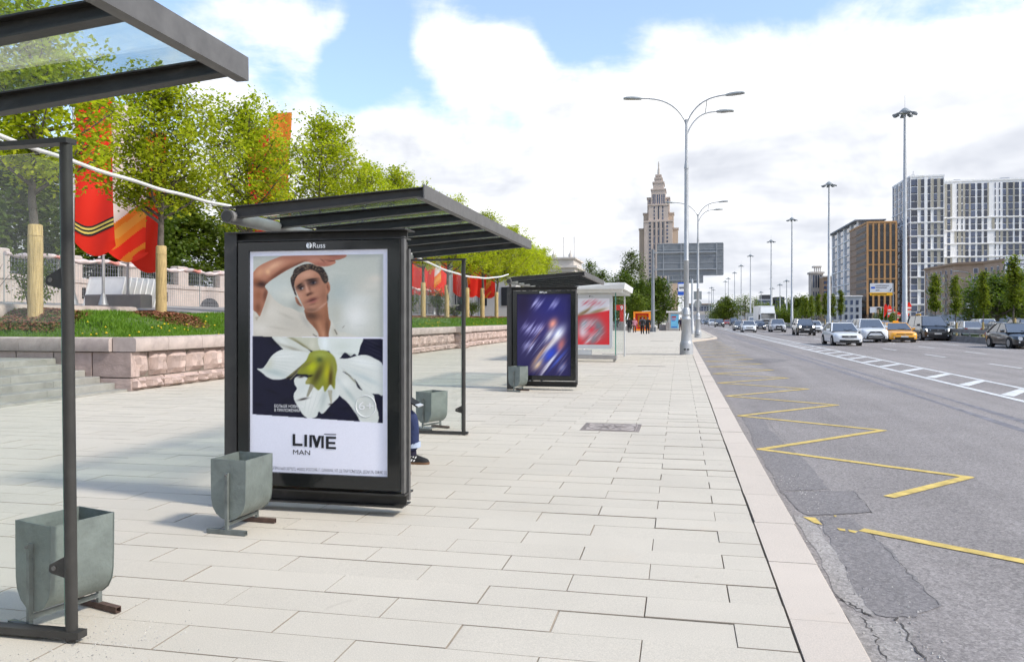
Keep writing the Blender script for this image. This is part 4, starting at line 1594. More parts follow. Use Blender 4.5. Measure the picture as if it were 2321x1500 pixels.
def make_shelter_frame(root, L=4.41, with_box=True):
    """open steel and glass shelter, local x: 0 back .. 1.72 front, y: 0 near panel .. L far panel"""
    # posts
    def post(x, y, r, z1, nm='post'):
        m = MB().box(x - r, x + r, y - r, y + r, 0, z1)
        return m.build(nm, M['steel'], root)
    if with_box:
        p = MB()
        p.box(-.05, .06, .02, .032, 0, 2.26).box(-.05, .06, .188, .20, 0, 2.26).box(-.005, .01, .032, .188, 0, 2.26)
        p.build('post', M['steel'], root)
    post(0, L * .5, .035, 2.36)
    post(0, L, .035, 2.36)
    fp = MB().tube([(.77, L, 0.0), (.77, L, 2.35)], .028, 12).build('front_post', M['steel'], root, 40)
    # end glass panel
    MB().box(-.03, .80, L - .035, L + .035, 2.335, 2.36).build('top_rail', M['steel'], root)
    MB().box(-.03, .83, L - .03, L + .03, .012, .045).build('bottom_rail', M['steel'], root)
    gl = MB().box(.06, .735, L - .005, L + .005, .07, 2.30).build('glass_panel', M['wallglass'], root)
    ge = MB().box(.7352, .738, L - .005, L + .005, .07, 2.30).build('glass_edge', M['glass_edge'], gl)
    for zc, up_ in ((1.70, 1), (.34, 1)):
        br = MB().prism([(.75, zc + .055), (.66, zc + .01), (.655, zc - .02), (.67, zc - .03), (.75, zc - .05)], L - .012, L - .006, 'y')
        br.prism([(.75, zc + .055), (.66, zc + .01), (.655, zc - .02), (.67, zc - .03), (.75, zc - .05)], L + .006, L + .012, 'y')
        o = br.build('glass_clamp', M['steel'], root)
        MB().tube([(.685, L - .018, zc - .005), (.685, L + .018, zc - .005)], .011, 8).build('bolt', M['steel_lt'], o)
    # back glass
    for a, b in ((.30, L * .5 - .06), (L * .5 + .06, L - .06)):
        MB().box(-.006, .006, a, b, .25, 2.15).build('back_glass', M['wallglass'], root)
    # bench
    be = MB()
    for k in range(4):
        pass
    sl = [MB().box(.10 + k * .105, .19 + k * .105, .9, 2.6, .43, .455).build('bench_slat', M['wood'], root) for k in range(4)]
    for yv in (1.1, 2.4):
        MB().box(.12, .50, yv - .025, yv + .025, .40, .43).box(.29, .34, yv - .025, yv + .025, 0, .40).build('bench_leg', M['steel'], root)
    # roof
    zb, zf = 2.465, 2.575          # top of beams, back and front
    xb, xf = -.10, 1.66
    tube = MB()
    tube.tube([(-.0, -.02, 2.385), (-.0, L + .1, 2.385)], .055, 20)
    to = tube.build('roof_tube', mat_tube, root, 40)
    cp = MB().lathe([(.056, -.012), (.056, .0), (.046, .001), (.045, -.008)], 20)
    M4 = Matrix.Translation((0, -.021, 2.385)) @ Matrix.Rotation(R(90), 4, 'X')
    cp.v = [tuple(M4 @ Vector(p)) for p in cp.v]
    MB_cap = cp.build('tube_cap', M['steel_lt'], to, 40)
    MB().tube([(0, -.030, 2.385), (0, -.022, 2.385)], .045, 16).build('end_disc', M['steel'], to, 40)
    ys_ = [.06, .80, 1.54, 2.28, 3.02, 3.76, L + .06]
    def zt(x):
        return zb + (zf - zb) * (x - xb) / (xf - xb)
    for k, yv in enumerate(ys_):
        w = .042
        bm_ = MB()
        def sec(x, hw, zlo, zhi):
            return [(x, yv - hw, zlo), (x, yv + hw, zlo), (x, yv + hw, zhi), (x, yv - hw, zhi)]
        # top flange, web, bottom flange
        bm_.loft([sec(xb, w, zt(xb) - .008, zt(xb)), sec(xf, w, zt(xf) - .008, zt(xf))])
        bm_.loft([sec(.03, .006, zt(.03) - .090, zt(.03) - .008), sec(xf, .006, zt(xf) - .062, zt(xf) - .008)])
        bm_.loft([sec(.03, w * .8, zt(.03) - .098, zt(.03) - .090), sec(xf, w * .8, zt(xf) - .070, zt(xf) - .062)])
        bm_.build('roof_beam', M['steel'], root)
    fa = MB()
    fa.box(xf, xf + .012, -.0, L + .12, zf - .095, zf + .014)
    fa.box(xf - .05, xf, -.0, L + .12, zf - .095, zf - .085)
    fa.build('fascia', M['steel_lt'], root)
    for a, b in zip(ys_[:-1], ys_[1:]):
        q = MB()
        q.loft([[(xb + .03, a + .02, zt(xb + .03) + .004), (xb + .03, b - .02, zt(xb + .03) + .004), (xb + .03, b - .02, zt(xb + .03) + .012), (xb + .03, a + .02, zt(xb + .03) + .012)],
                [(xf - .006, a + .02, zt(xf) + .004), (xf - .006, b - .02, zt(xf) + .004), (xf - .006, b - .02, zt(xf) + .012), (xf - .006, a + .02, zt(xf) + .012)]])
        q.build('roof_glass', M['roofglass'], root)
    return root


mat_tube = mat('sunlit tube grey', (0.22, 0.215, 0.21), 0.5, var=0.15, vscale=5)  # paler than the frame steel: sunlight on the tube painted into its grey
SX = -3.60
cv_fashion = paint_fashion()
cv_sport = paint_sport()
s2 = thing('bus_shelter', 'dark steel bus shelter with the white fashion poster of a man and a flower', 'bus shelter', (SX, 5.86, 0), group='dark steel bus shelters')
make_shelter_frame(s2)
s1 = copy_tree(s2)
place(s1, (SX + .03, 3.27 - 4.41, 0.06), 0, 'dark steel and glass bus shelter cut off by the left edge, roof corner overhead')
s3 = copy_tree(s2)
place(s3, (SX - .08, 17.1, 0), 0, 'dark steel bus shelter with the blurred violet sports poster')
lb2, po2, (qx0, qx1, qz0, qz1) = make_lightbox(s2, cv_fashion, 'white poster with a curly haired man shading his eyes above a white lily')
make_lightbox(s3, cv_sport, 'violet poster with a motion blurred player in blue and white')
cvp = Canvas(0, 100, 0, 150, 25.0, (222, 222, 226))
make_lightbox(s1, cvp)
s1.location = (SX - .03, 3.30 - 4.41, 0)
s1.rotation_euler = (0, R(-.8), 0)
s1.scale = (1, 1, 1.02)
for ch in s1.children:
    if ch.name.split('.')[0] in ('roof_tube', 'roof_beam', 'fascia', 'roof_glass'):
        ch.location.z += .12


def pp(px, py):
    """poster pixel to local x, z of the first lightbox"""
    return qx0 + (px - 562) / 314 * (qx1 - qx0), qz1 - (py - 563) / 513 * (qz1 - qz0)


def ptext(name, t, px0, py_base, px1, hpx, m, bold=0.0):
    x0, z0 = pp(px0, py_base)
    x1, _ = pp(px1, py_base)
    o = text_obj(name, t, m, lb2, x0, .0155, z0, width=x1 - x0, height=hpx / 513 * (qz1 - qz0))
    if bold:
        bm_ = bmesh.new()
        bm_.from_mesh(o.data)
        for k, (dx, dz) in enumerate(((bold, 0), (0, bold), (bold, bold))):
            r = bmesh.ops.duplicate(bm_, geom=[f for f in bm_.faces if f.index >= 0][:len(o.data.polygons)] if k == 0 else base)
            if k == 0:
                base = [f for f in bm_.faces][:len(o.data.polygons)]
            for v in [g for g in r['geom'] if isinstance(g, bmesh.types.BMVert)]:
                v.co.x += dx
                v.co.z += dz
                v.co.y -= .0004 * (k + 1)
        bm_.to_mesh(o.data)
        bm_.free()
    return o


def letter(polys):
    mb_ = MB()
    for pl_ in polys:
        mb_.prism([pp(x_, y_) for x_, y_ in pl_], .0150, .0170, 'y')
    return mb_.build('brand_letter', M['ink'], lb2)


def bx4(x0, x1, y0, y1):
    return [(x0, y0), (x1, y0), (x1, y1), (x0, y1)]


letter([bx4(662, 668, 986, 1013), bx4(668, 684.5, 1007.5, 1013)])
letter([bx4(689, 695, 986.5, 1014)])
letter([bx4(700.5, 706, 987, 1015), bx4(727.5, 733, 988, 1016), [(706, 987), (712, 987), (719.5, 1008), (716.8, 1015), (714, 1015)], [(727.5, 988), (721.5, 988), (716.8, 1002), (716.8, 1015), (719.5, 1015)]])
letter([bx4(738, 744, 989, 1017.5), bx4(744, 760.5, 989, 994), bx4(744, 759, 1001, 1006), bx4(744, 760.5, 1012.5, 1017.5)])
xa, za = pp(734, 984)
xb_, _ = pp(761, 984)
MB().box(xa, xb_, .0150, .0165, za - .003, za + .003).build('accent_line', M['ink'], lb2)
ptext('brand_lettering', 'MAN', 663, 1033, 702, 11, M['ink'])
ptext('small_print', 'БОЛЬШЕ НОВИНОК', 620, 925.5, 688, 7, M['white'])
ptext('small_print', 'В ПРИЛОЖЕНИИ', 620, 935, 678, 7, M['white'])
ptext('legal_line', 'ОГРН1166313079272, 443022, РОССИЯ, Г. САМАРА, УЛ. 22 ПАРТСЪЕЗДА, ДОМ 7А, ОФИС 22', 614, 1071, 873, 9, M['ink_grey'])
ptext('age_mark', '6+', 811, 926, 844, 18, M['white'], .0)
cx_, cz_ = pp(827, 918)
ring = MB()
rr_ = 24 / 513 * (qz1 - qz0)
ring.tube([(cx_ + rr_ * math.cos(t), .0165, cz_ + rr_ * math.sin(t)) for t in np.linspace(0, 2 * math.pi, 33)], .0026, 5, False)
ring.build('age_ring', M['white'], lb2)

# ------------------------------------------------------------------ pale shelter further along, rounded lightbox
M['paint_white'] = mat('white paint', (0.72, 0.72, 0.70), 0.45, var=0.06, vscale=3)
M['pale_steel'] = mat('pale grey steel', (0.52, 0.53, 0.54), 0.4, metal=0.3)
M['stone_grey'] = mat('grey plinth', (0.30, 0.285, 0.27), 0.8, var=0.15, vscale=4)
s4 = thing('white_shelter', 'white roofed glass bus shelter with the red and white poster in a rounded frame', 'bus shelter', (-3.95, 28.9, 0))
rf = MB()
rf.loft([[(-.1, -.5, 2.62), (2.02, -.5, 2.62), (2.02, 4.6, 2.62), (-.1, 4.6, 2.62)], [(-.1, -.5, 2.68), (2.05, -.55, 2.80), (2.05, 4.65, 2.80), (-.1, 4.6, 2.68)],
         [(-.1, -.5, 2.86), (2.05, -.55, 2.84), (2.05, 4.65, 2.84), (-.1, 4.6, 2.86)]])
rf.build('roof', M['paint_white'], s4)
for k in range(5):
    MB().box(-.05, 1.95, -.2 + k * 1.1, -.14 + k * 1.1, 2.50, 2.62).build('roof_rib', M['paint_white'], s4)
for x_, y_ in ((.0, .1), (.0, 4.2), (1.72, 4.2)):
    MB().tube([(x_, y_, 0), (x_, y_, 2.6)], .035, 10).build('post', M['pale_steel'], s4, 40)
def rrect(x0, x1, z0, z1, r, n=6):
    out = []
    for cx, cz, a0 in ((x1 - r, z1 - r, 0), (x0 + r, z1 - r, 90), (x0 + r, z0 + r, 180), (x1 - r, z0 + r, 270)):
        for k in range(n + 1):
            a = R(a0 + 90 * k / n)
            out.append((cx + r * math.cos(a), cz + r * math.sin(a)))
    return out
pb = MB().prism(rrect(.12, 1.56, .47, 2.45, .10), 0, .16, 'y').build('lightbox', M['pale_steel'], s4, 30)
po4 = paint_gift().object('poster', M['print'], pb, .22, 1.46, .62, 2.30, -.004)
po4['label'] = 'red and white poster with a blurred round grey motif'
russ_logo(pb, .74, 2.355, .045, -.004, M['ink'])
MB().box(.10, .80, .02, .18, .25, .42).build('cabinet', M['pale_steel'], s4)
MB().box(.10, 1.72, -.12, .28, .10, .24).build('plinth', M['stone_grey'], s4)
MB().box(1.60, 1.68, -.06, .06, 0, .10).box(.2, .3, -.06, .06, 0, .10).build('foot', M['stone_grey'], s4)
MB().box(1.66, 1.70, .02, .03, .05, 2.5).build('glass_edge', M['glass_edge'], s4)
MB().box(-.01, .0, .3, 4.1, .2, 2.45).build('back_glass', M['wallglass'], s4)
MB().box(.1, 1.66, 4.19, 4.20, .2, 2.45).build('end_glass', M['wallglass'], s4)

# ------------------------------------------------------------------ cables slung between the shelters
M['cable'] = mat('white cable sheath', (0.62, 0.61, 0.58), 0.6, var=0.1, vscale=6)
def cable(label, a, b, sag, r, peak=.5):
    a, b = Vector(a), Vector(b)
    pts = []
    for k in range(25):
        t = k / 24
        p = a.lerp(b, t)
        p.z -= sag * 4 * t * (1 - t) + .004 * math.sin(t * 30)
        pts.append(p)
    o = MB().tube(pts, r, 8).build('cable', M['cable'], None, 60)
    return tag(o, label, 'cable', 'cables between the shelters')
cable('thick white cable from the left edge down to the poster shelter', (-3.62, 3.1, 2.60), (-3.62, 5.92, 2.475), .045, .0125)
cable('sagging white cable between the poster shelter and the violet poster shelter', (-3.62, 10.30, 2.46), (-3.70, 17.12, 2.53), .19, .016)

# ------------------------------------------------------------------ litter bins
M['bin'] = mat('grey green bin paint', (0.165, 0.19, 0.175), 0.5, metal=0.15, var=0.22, vscale=6, bump=0.5, bscale=11, spec=0.5,
               dirt=(0.10, 0.095, 0.085), dscale=3.0, dlo=0.54, dhi=0.85)
M['rust'] = mat('rusty square tube', (0.10, 0.062, 0.048), 0.8, var=0.4, vscale=14)
M['stand'] = mat('stand paint', (0.15, 0.165, 0.155), 0.5, metal=0.15, var=0.3, vscale=10, dirt=(.11, .07, .05), dscale=5, dlo=.6, dhi=.8)


def make_bin(label):
    t = thing('litter_bin', label, 'litter bin', group='tilting grey green litter bins')
    w, l, z0, z1 = .145, .165, .10, .535
    # U section from rim down around the bottom
    sec = [(-w, z1), (-w * .985, .33)]
    for k in range(9):
        a = math.pi + math.pi * k / 8
        sec.append((w * .97 * math.cos(a), .25 + .15 * math.sin(a)))
    sec += [(w * .985, .33), (w, z1)]
    th = .004
    shell = MB()
    inner = [(x * (1 - th / w), z + (th if z < .3 else 0)) for x, z in sec]
    prof_ = sec + inner[::-1]
    shell.prism(prof_, -l, l, 'y')
    sh = shell.build('trough', M['bin'], t, 40)
    for s_ in (-1, 1):
        pl_ = [(x * 1.015, z - (.003 if z < .3 else 0)) for x, z in sec]
        e = MB().prism(pl_, s_ * (l + .001), s_ * (l + .006), 'y').build('end_plate', M['bin'], t, 30)
        yv = s_ * (l + .020)
        MB().box(-.011, .011, yv - .011, yv + .011, .03, .44).build('upright', M['stand'], t)
        MB().tube([(0, yv - s_ * .02, .425), (0, yv + s_ * .022, .425)], .008, 8).build('pivot', M['steel_lt'], t)
        f = MB()
        x0, x1, zz = -.16, .16, .0
        # hollow square foot
        f.box(x0, x1, yv - .016, yv + .016, .003, .007).box(x0, x1, yv - .016, yv + .016, .031, .035)
        f.box(x0, x1, yv - .016, yv - .012, .007, .031).box(x0, x1, yv + .012, yv + .016, .007, .031)
        f.build('foot', M['rust'] if s_ > 0 else M['stand'], t)
    MB().box(-.011, .011, -l - .009, l + .009, .062, .084).build('cross_bar', M['stand'], t)
    return t


b2 = make_bin('grey green litter bin in front of the white fashion poster')
place(b2, (-3.18, 5.36, 0), R(-4))
b1 = copy_tree(b2)
place(b1, (-3.10, 3.535, 0), R(-16), 'largest grey green litter bin, behind the glass at the lower left')
b3 = copy_tree(b2)
place(b3, (-3.42, 10.72, 0), R(-24), 'grey green litter bin behind the far glass of the poster shelter')
b4 = copy_tree(b2)
place(b4, (-3.40, 16.75, 0), R(-20), 'small distant litter bin at the foot of the violet poster')

# ------------------------------------------------------------------ people
M['skin'] = mat('skin', (0.50, 0.30, 0.22), 0.55, var=0.08, vscale=10)
M['hair'] = mat('dark hair', (0.03, 0.022, 0.018), 0.6, var=0.2, vscale=40)
M['denim'] = mat('dark blue denim', (0.022, 0.033, 0.095), 0.85, var=0.25, vscale=16, bump=0.3, bscale=60)
M['denim_cuff'] = mat('turned denim cuff', (0.36, 0.42, 0.54), 0.85, var=0.12, vscale=18)
M['navy'] = mat('navy sock', (0.014, 0.012, 0.03), 0.9)
M['blackcloth'] = mat('black cloth', (0.014, 0.014, 0.016), 0.85, var=0.2, vscale=10)
M['greycloth'] = mat('grey cloth', (0.09, 0.09, 0.10), 0.85, var=0.2, vscale=10)
M['pink'] = mat('pink jacket', (0.50, 0.22, 0.27), 0.8, var=0.12, vscale=10)
M['brown'] = mat('brown cloth', (0.09, 0.045, 0.04), 0.85)
M['cream'] = mat('cream cloth', (0.55, 0.50, 0.42), 0.85)
M['gum'] = mat('gum sole', (0.16, 0.085, 0.045), 0.7)
M['shoe'] = mat('black suede shoe', (0.012, 0.012, 0.013), 0.75, var=0.2, vscale=20)


def skinned(name, verts, edges, radii, mats_of, mlist, parent=None, root=0, sub=2):
    me = bpy.data.meshes.new(name)
    me.from_pydata(verts, edges, [])
    o = bpy.data.objects.new(name, me)
    TMP.collection.objects.link(o)
    md_ = o.modifiers.new('skin', 'SKIN')
    md_.use_smooth_shade = True
    for i, r in enumerate(radii):
        sv = me.skin_vertices[0].data[i]
        sv.radius = r if isinstance(r, tuple) else (r, r)
        sv.use_root = (i == root)
    ss = o.modifiers.new('sub', 'SUBSURF')
    ss.levels = sub
    ss.render_levels = sub
    with bpy.context.temp_override(scene=TMP, view_layer=TMP.view_layers[0]):
        dg = bpy.context.evaluated_depsgraph_get()
    m2 = bpy.data.meshes.new_from_object(o.evaluated_get(dg))
    bpy.data.objects.remove(o)
    m2.name = name
    m2.materials.clear()
    for m in mlist:
        m2.materials.append(m)
    for p in m2.polygons:
        p.material_index = mats_of(p.center)
        p.use_smooth = True
    ob = bpy.data.objects.new(name, m2)
    C.objects.link(ob)
    if parent:
        ob.parent = parent
    return ob


def head_parts(t, hx, hy, hz, fx, fy, hairm=None, s=1.0, hood=None):
    """face features and hair for a head centred hx,hy,hz looking along fx,fy"""
    f = Vector((fx, fy, 0)).normalized()
    r = Vector((f.y, -f.x, 0))
    def P(a, b, c):
        p = Vector((hx, hy, hz)) + f * a * s + r * b * s + Vector((0, 0, c * s))
        return p
    mb = MB()
    rings = []
    for k in range(7):
        el = -0.25 + (math.pi / 2 + .2) * k / 6
        rr2 = .094 * math.cos(min(el, 1.5))
        zz = .115 * math.sin(el) + .02
        ring_ = []
        for j in range(14):
            a = 2 * math.pi * j / 14
            d = rr2 * (1.0 if math.cos(a) < .2 else (0.98 if el > .55 else .80))
            ring_.append(P(-.012 + d * 1.10 * math.cos(a), d * .92 * math.sin(a), zz + (.025 if math.cos(a) > .4 and el < .5 else 0)))
        rings.append(ring_)
    mb.loft(rings, True, True)
    mb.build('hood' if hood else 'hair', hood or hairm or M['hair'], t, 70)
    for sgn in (-1, 1):
        e = MB()
        e.loft([[P(.078 + .006 * math.cos(q), sgn * .032 + .012 * math.cos(w_), .008 + .006 * math.sin(w_)) for w_ in np.linspace(0, 2 * math.pi, 7)[:-1]] for q in (0, math.pi)])
        e.build('eye', M['ink'], t)
        e = MB().tube([P(-.005, sgn * .078, .02), P(-.012, sgn * .092, .0), P(-.005, sgn * .08, -.028)], [.008, .013, .007], 6).build('ear', M['skin'], t, 60)
    MB().tube([P(.078, 0, .012), P(.098, 0, -.018), P(.082, 0, -.026)], [.008, .012, .008], 6).build('nose', M['skin'], t, 60)
    MB().tube([P(.076, -.022, -.052), P(.086, 0, -.05), P(.076, .022, -.052)], [.004, .007, .004], 6).build('mouth', M['pink'], t, 60)


def hand(t, wrist, direction, palm_n, m=None, s=1.0, curl=0.5, side=1):
    """hand with palm, four fingers and a thumb, rooted at the wrist"""
    d = Vector(direction).normalized()
    n = Vector(palm_n)
    n = (n - d * n.dot(d)).normalized()
    r = d.cross(n) * side
    w = Vector(wrist)
    vs, es, rs = [], [], []
    def add(p, r_, par=None):
        vs.append(tuple(p)); rs.append(r_)
        if par is not None:
            es.append((par, len(vs) - 1))
        return len(vs) - 1
    a0 = add(w, .024 * s)
    a1 = add(w + d * .05 * s, (.026 * s, .016 * s), a0)
    for k, (off, ln) in enumerate(((-.030, .070), (-.010, .080), (.010, .075), (.028, .058))):
        b = add(w + d * .088 * s + r * off * s, .010 * s, a1)
        p = w + d * .088 * s + r * off * s
        dirv = d.copy()
        pr = b
        for seg in range(3):
            dirv = (dirv * math.cos(curl * .7) + n * math.sin(curl * .7)).normalized()
            p = p + dirv * ln * s * (.42, .33, .25)[seg]
            pr = add(p, (.0088, .008, .0068)[seg] * s, pr)
    th = add(w + d * .03 * s - r * .030 * s, .012 * s, a1)
    p = w + d * .055 * s - r * .052 * s + n * .012 * s
    th2 = add(p, .0105 * s, th)
    add(p + (d * .8 - r * .25 + n * .4) * .035 * s, .0085 * s, th2)
    return skinned('hand', vs, es, rs, lambda c: 0, [m or M['skin']], t, 0, 1)


def walker(label, loc, rz, top, legs, phase=1, hgt=1.72, bag=False, hood=None, skirt=False, cap=None):
    """standing/walking person, local -y is forward"""
    t = thing('person', label, 'person', loc, rz, group='people on the pavement')
    k = hgt / 1.75
    st_ = .20 * phase
    V = [(0, 0, .95), (0, -.01, 1.15), (0, 0, 1.36), (0, 0, 1.47), (0, -.02, 1.56), (0, -.02, 1.68),
         (.10, 0, .90), (.11, -st_ * .6, .50), (.11, -st_ * .9 + .02, .09), (.11, -st_ * .9 - .13, .035),
         (-.10, 0, .90), (-.11, st_ * .4, .50), (-.11, st_ * 1.3, .12), (-.11, st_ * 1.3 - .12, .04),
         (.20, 0, 1.40), (.25, .05 * phase, 1.14), (.24, -.08 * phase, .90),
         (-.20, 0, 1.40), (-.25, -.05 * phase, 1.14), (-.24, -.10, .90)]
    E = [(0, 1), (1, 2), (2, 3), (3, 4), (4, 5), (0, 6), (6, 7), (7, 8), (8, 9), (0, 10), (10, 11), (11, 12), (12, 13), (2, 14), (14, 15), (15, 16), (2, 17), (17, 18), (18, 19)]
    Rr = [(.18, .14), (.18, .14), (.20, .14), .06, .085, .085, .125, .095, .065, .05, .125, .095, .065, .05, .095, .075, .05, .095, .075, .05]
    V = [(x * k * (1.15 if abs(x) > .15 else 1.0), y * k, z * k) for x, y, z in V]
    Rr = [tuple(q * k for q in r) if isinstance(r, tuple) else r * k for r in Rr]
    mats = [M['skin'], top, legs, M['shoe']]
    def pick(c):
        z = c.z / k
        if z > 1.485:
            return 0
        if z > .88 or abs(c.x) > .19 * k:
            return 1
        if z < .075:
            return 3
        return 2
    skinned('body', V, E, Rr, pick, mats, t, 0, 2)
    head_parts(t, 0, -.02 * k, 1.63 * k, 0, -1, hood=hood)
    for i, sd in ((16, 1), (19, -1)):
        w = Vector(V[i])
        hand(t, w, (0, -.1, -1), (-sd, -.2, 0), s=k, curl=.45, side=sd)
    if bag:
        MB().bevbox(-.06, .06, -.16, .16, .62, .92, .02).build('bag', M['blackcloth'], t)
    if cap:
        MB().lathe([(.10, 1.68), (.095, 1.74), (.05, 1.775)], 12, 0, -.02).build('cap', cap, t, 50)
    return t


# seated man inside the poster shelter (legs show beyond the lightbox), facing the road (+x)
sx_, sy_ = -3.21, 7.82
pm = thing('person', 'seated person in dark blue jeans with light cuffs and black striped sneakers', 'person', (sx_, sy_, 0))
V = [(-.02, 0, .56), (-.07, 0, .80), (-.05, 0, 1.04), (-.03, 0, 1.14), (.01, 0, 1.22), (.02, 0, 1.34),
     (.05, .10, .54), (.43, .22, .53), (.40, .30, .13),
     (.05, -.10, .54), (.41, -.24, .53), (.40, -.30, .13),
     (-.03, .20, 1.05), (.06, .25, .80), (.27, .14, .70),
     (-.03, -.20, 1.05), (.06, -.25, .80), (.27, -.14, .70)]
E = [(0, 1), (1, 2), (2, 3), (3, 4), (4, 5), (0, 6), (6, 7), (7, 8), (0, 9), (9, 10), (10, 11), (2, 12), (12, 13), (13, 14), (2, 15), (15, 16), (16, 17)]
Rr = [.14, (.13, .15), (.12, .17), .06, .085, .085, .10, .085, .075, .10, .085, .075, .075, .055, .04, .075, .055, .04]
def pick(c):
    if c.z > 1.155:
        return 0
    if c.z > .64:
        return 1
    return 2
skinned('body', V, E, Rr, pick, [M['skin'], M['greycloth'], M['denim']], pm, 0, 2)
head_parts(pm, .015, 0, 1.285, 1, 0)
for sd in (1, -1):
    ax, ay = .40, .30 * sd
    MB().lathe([(.088, .175), (.094, .18), (.092, .235), (.084, .24), (.07, .20)], 16, ax, ay).build('trouser_cuff', M['denim_cuff'], pm, 50)
    MB().tube([(ax - .005, ay, .20), (ax + .0, ay, .09)], [.045, .05], 12).build('sock', M['navy'], pm, 60)
    # sneaker pointing +x
    sh = MB()
    rings = []
    for xx, hw, zt_ in ((-.10, .025, .07), (-.085, .037, .115), (-.04, .042, .125), (.02, .045, .11), (.08, .047, .085), (.13, .046, .07), (.165, .037, .060), (.185, .018, .045)):
        rings.append([(ax + xx, ay - hw, .022), (ax + xx, ay - hw * .95, .022 + (zt_ - .022) * .5), (ax + xx, ay - hw * .55, zt_ - .004), (ax + xx, ay, zt_), (ax + xx, ay + hw * .55, zt_ - .004), (ax + xx, ay + hw * .95, .022 + (zt_ - .022) * .5), (ax + xx, ay + hw, .022)])
    sh.loft(rings)
    so = sh.build('sneaker', M['shoe'], pm, 60)
    sol = MB()
    sol.loft([[(ax + xx, ay - hw, .0), (ax + xx, ay + hw, .0), (ax + xx, ay + hw * 1.02, .024), (ax + xx, ay - hw * 1.02, .024)] for xx, hw in ((-.104, .026), (-.085, .040), (.0, .045), (.08, .050), (.14, .048), (.175, .036), (.192, .018))])
    sol.build('sole', M['gum'], so, 40)
    for q in range(3):
        st3 = MB()
        bx = ax - .005 + q * .030
        yv = ay - .0462
        st3.quadv([(bx - .03, yv - .002, .032), (bx - .014, yv - .002, .032), (bx + .012, yv + .010, .086), (bx - .004, yv + .010, .086)])
        st3.quadv([(bx - .03, ay + .0482, .032), (bx - .014, ay + .0482, .032), (bx + .012, ay + .0362, .086), (bx - .004, ay + .0362, .086)])
        st3.build('stripe', M['white'], so)
    hand(pm, (.27, .14 * sd, .70), (.8, -.5 * sd, -.1), (0, 0, -1), s=1.0, curl=.9, side=sd)
fo = thing('folder', 'dark open folder held on the knees of the seated person', 'folder', (sx_ + .43, sy_ + .16, .70))
MB().cbox(0, 0, 0, .26, .20, .012, 0, 0, Matrix.Rotation(R(32), 4, 'Y')).build('cover', M['blackcloth'], fo)
MB().cbox(.005, 0, -.016, .24, .18, .012, 0, 0, Matrix.Rotation(R(24), 4, 'Y')).build('pages', M['pale_steel'], fo)

for args in (
        ('distant walker in a black jacket carrying a bag, left of the pink coat', (1426, 754), M['blackcloth'], M['blackcloth'], 1, 1.74, True, None, 0),
        ('distant walker in a pink hooded coat', (1438, 754), M['pink'], M['brown'], -1, 1.64, False, M['pink'], 0),
        ('distant walker with a dark backpack in front of the orange arch', (1456, 757), M['greycloth'], M['blackcloth'], 1, 1.82, False, None, 0),
        ('distant walker all in black beside the gantry post', (1468, 757), M['blackcloth'], M['blackcloth'], -1, 1.76, True, None, 0),
        ('distant pedestrian half hidden behind the pale shelter glass', (1397, 749), M['blackcloth'], M['blackcloth'], 1, 1.7, True, None, 180),
        ('distant pedestrian in dark clothes near the bus stop sign', (1543, 750), M['navy'], M['brown'], 1, 1.74, False, None, 0)):
    lb_, (px, py), tp, lg, ph, hh, bg_, hd, rzz = args
    x_, y_ = ground(px, py)
    o = walker(lb_, (x_, y_, 0), R(180 if rzz == 0 else 20), tp, lg, ph, hh, bg_, hd)
    if 'backpack' in lb_:
        MB().bevbox(-.15, .15, .10, .24, 1.05, 1.45, .04).build('backpack', M['blackcloth'], o)

# ------------------------------------------------------------------ trees
M['bark'] = mat('grey bark', (0.115, 0.095, 0.082), 0.9, var=0.35, vscale=9, bump=0.6, bscale=30)
M['straw'] = mat('reed matting', (0.42, 0.295, 0.13), 0.9, var=0.25, vscale=10, bump=0.4, bscale=60)
def straw_mat():
    m = mat('reed matting stalks', (0.45, 0.325, 0.15), 0.9)
    nt = m.node_tree
    b = nt.nodes['Principled BSDF']
    tc = nn(nt, 'ShaderNodeTexCoord').outputs['Object']
    mp = nn(nt, 'ShaderNodeMapping')
    nt.links.new(tc, mp.inputs[0])
    mp.inputs['Scale'].default_value = (70, 70, 2.5)
    n = noisen(nt, mp.outputs[0], 1.0, 4, 0.6)
    n2 = noisen(nt, tc, 3.0, 4, 0.6)
    co = mixc(nt, 1.0, (0.45, 0.325, 0.15, 1), lin4(nt, n, 0.55, 1.4), 'MULTIPLY')
    co = mixc(nt, 1.0, co, lin4(nt, n2, 0.85, 1.12), 'MULTIPLY')
    setin(nt, b, 'Base Color', co)
    bn = nn(nt, 'ShaderNodeBump')
    bn.inputs['Strength'].default_value = 0.8
    bn.inputs['Distance'].default_value = 0.01
    nt.links.new(n, bn.inputs['Height'])
    nt.links.new(bn.outputs[0], b.inputs['Normal'])
    return m


M['straw'] = straw_mat()
M['leaf'] = leaf_mat('spring lime leaf', (0.25, 0.318, 0.014), (0.57, 0.57, 0.045), 0.55)
M['leaf_dark'] = leaf_mat('dark leaf', (0.055, 0.095, 0.014), (0.14, 0.185, 0.03), 0.4)
M['leaf_mid'] = leaf_mat('mid leaf', (0.065, 0.105, 0.014), (0.18, 0.22, 0.03), 0.4)
M['leaf_poplar'] = leaf_mat('poplar leaf', (0.075, 0.10, 0.04), (0.17, 0.20, 0.085), 0.35)
M['leaf_hedge'] = leaf_mat('young hornbeam leaf', (0.085, 0.140, 0.016), (0.26, 0.28, 0.035), 0.45)


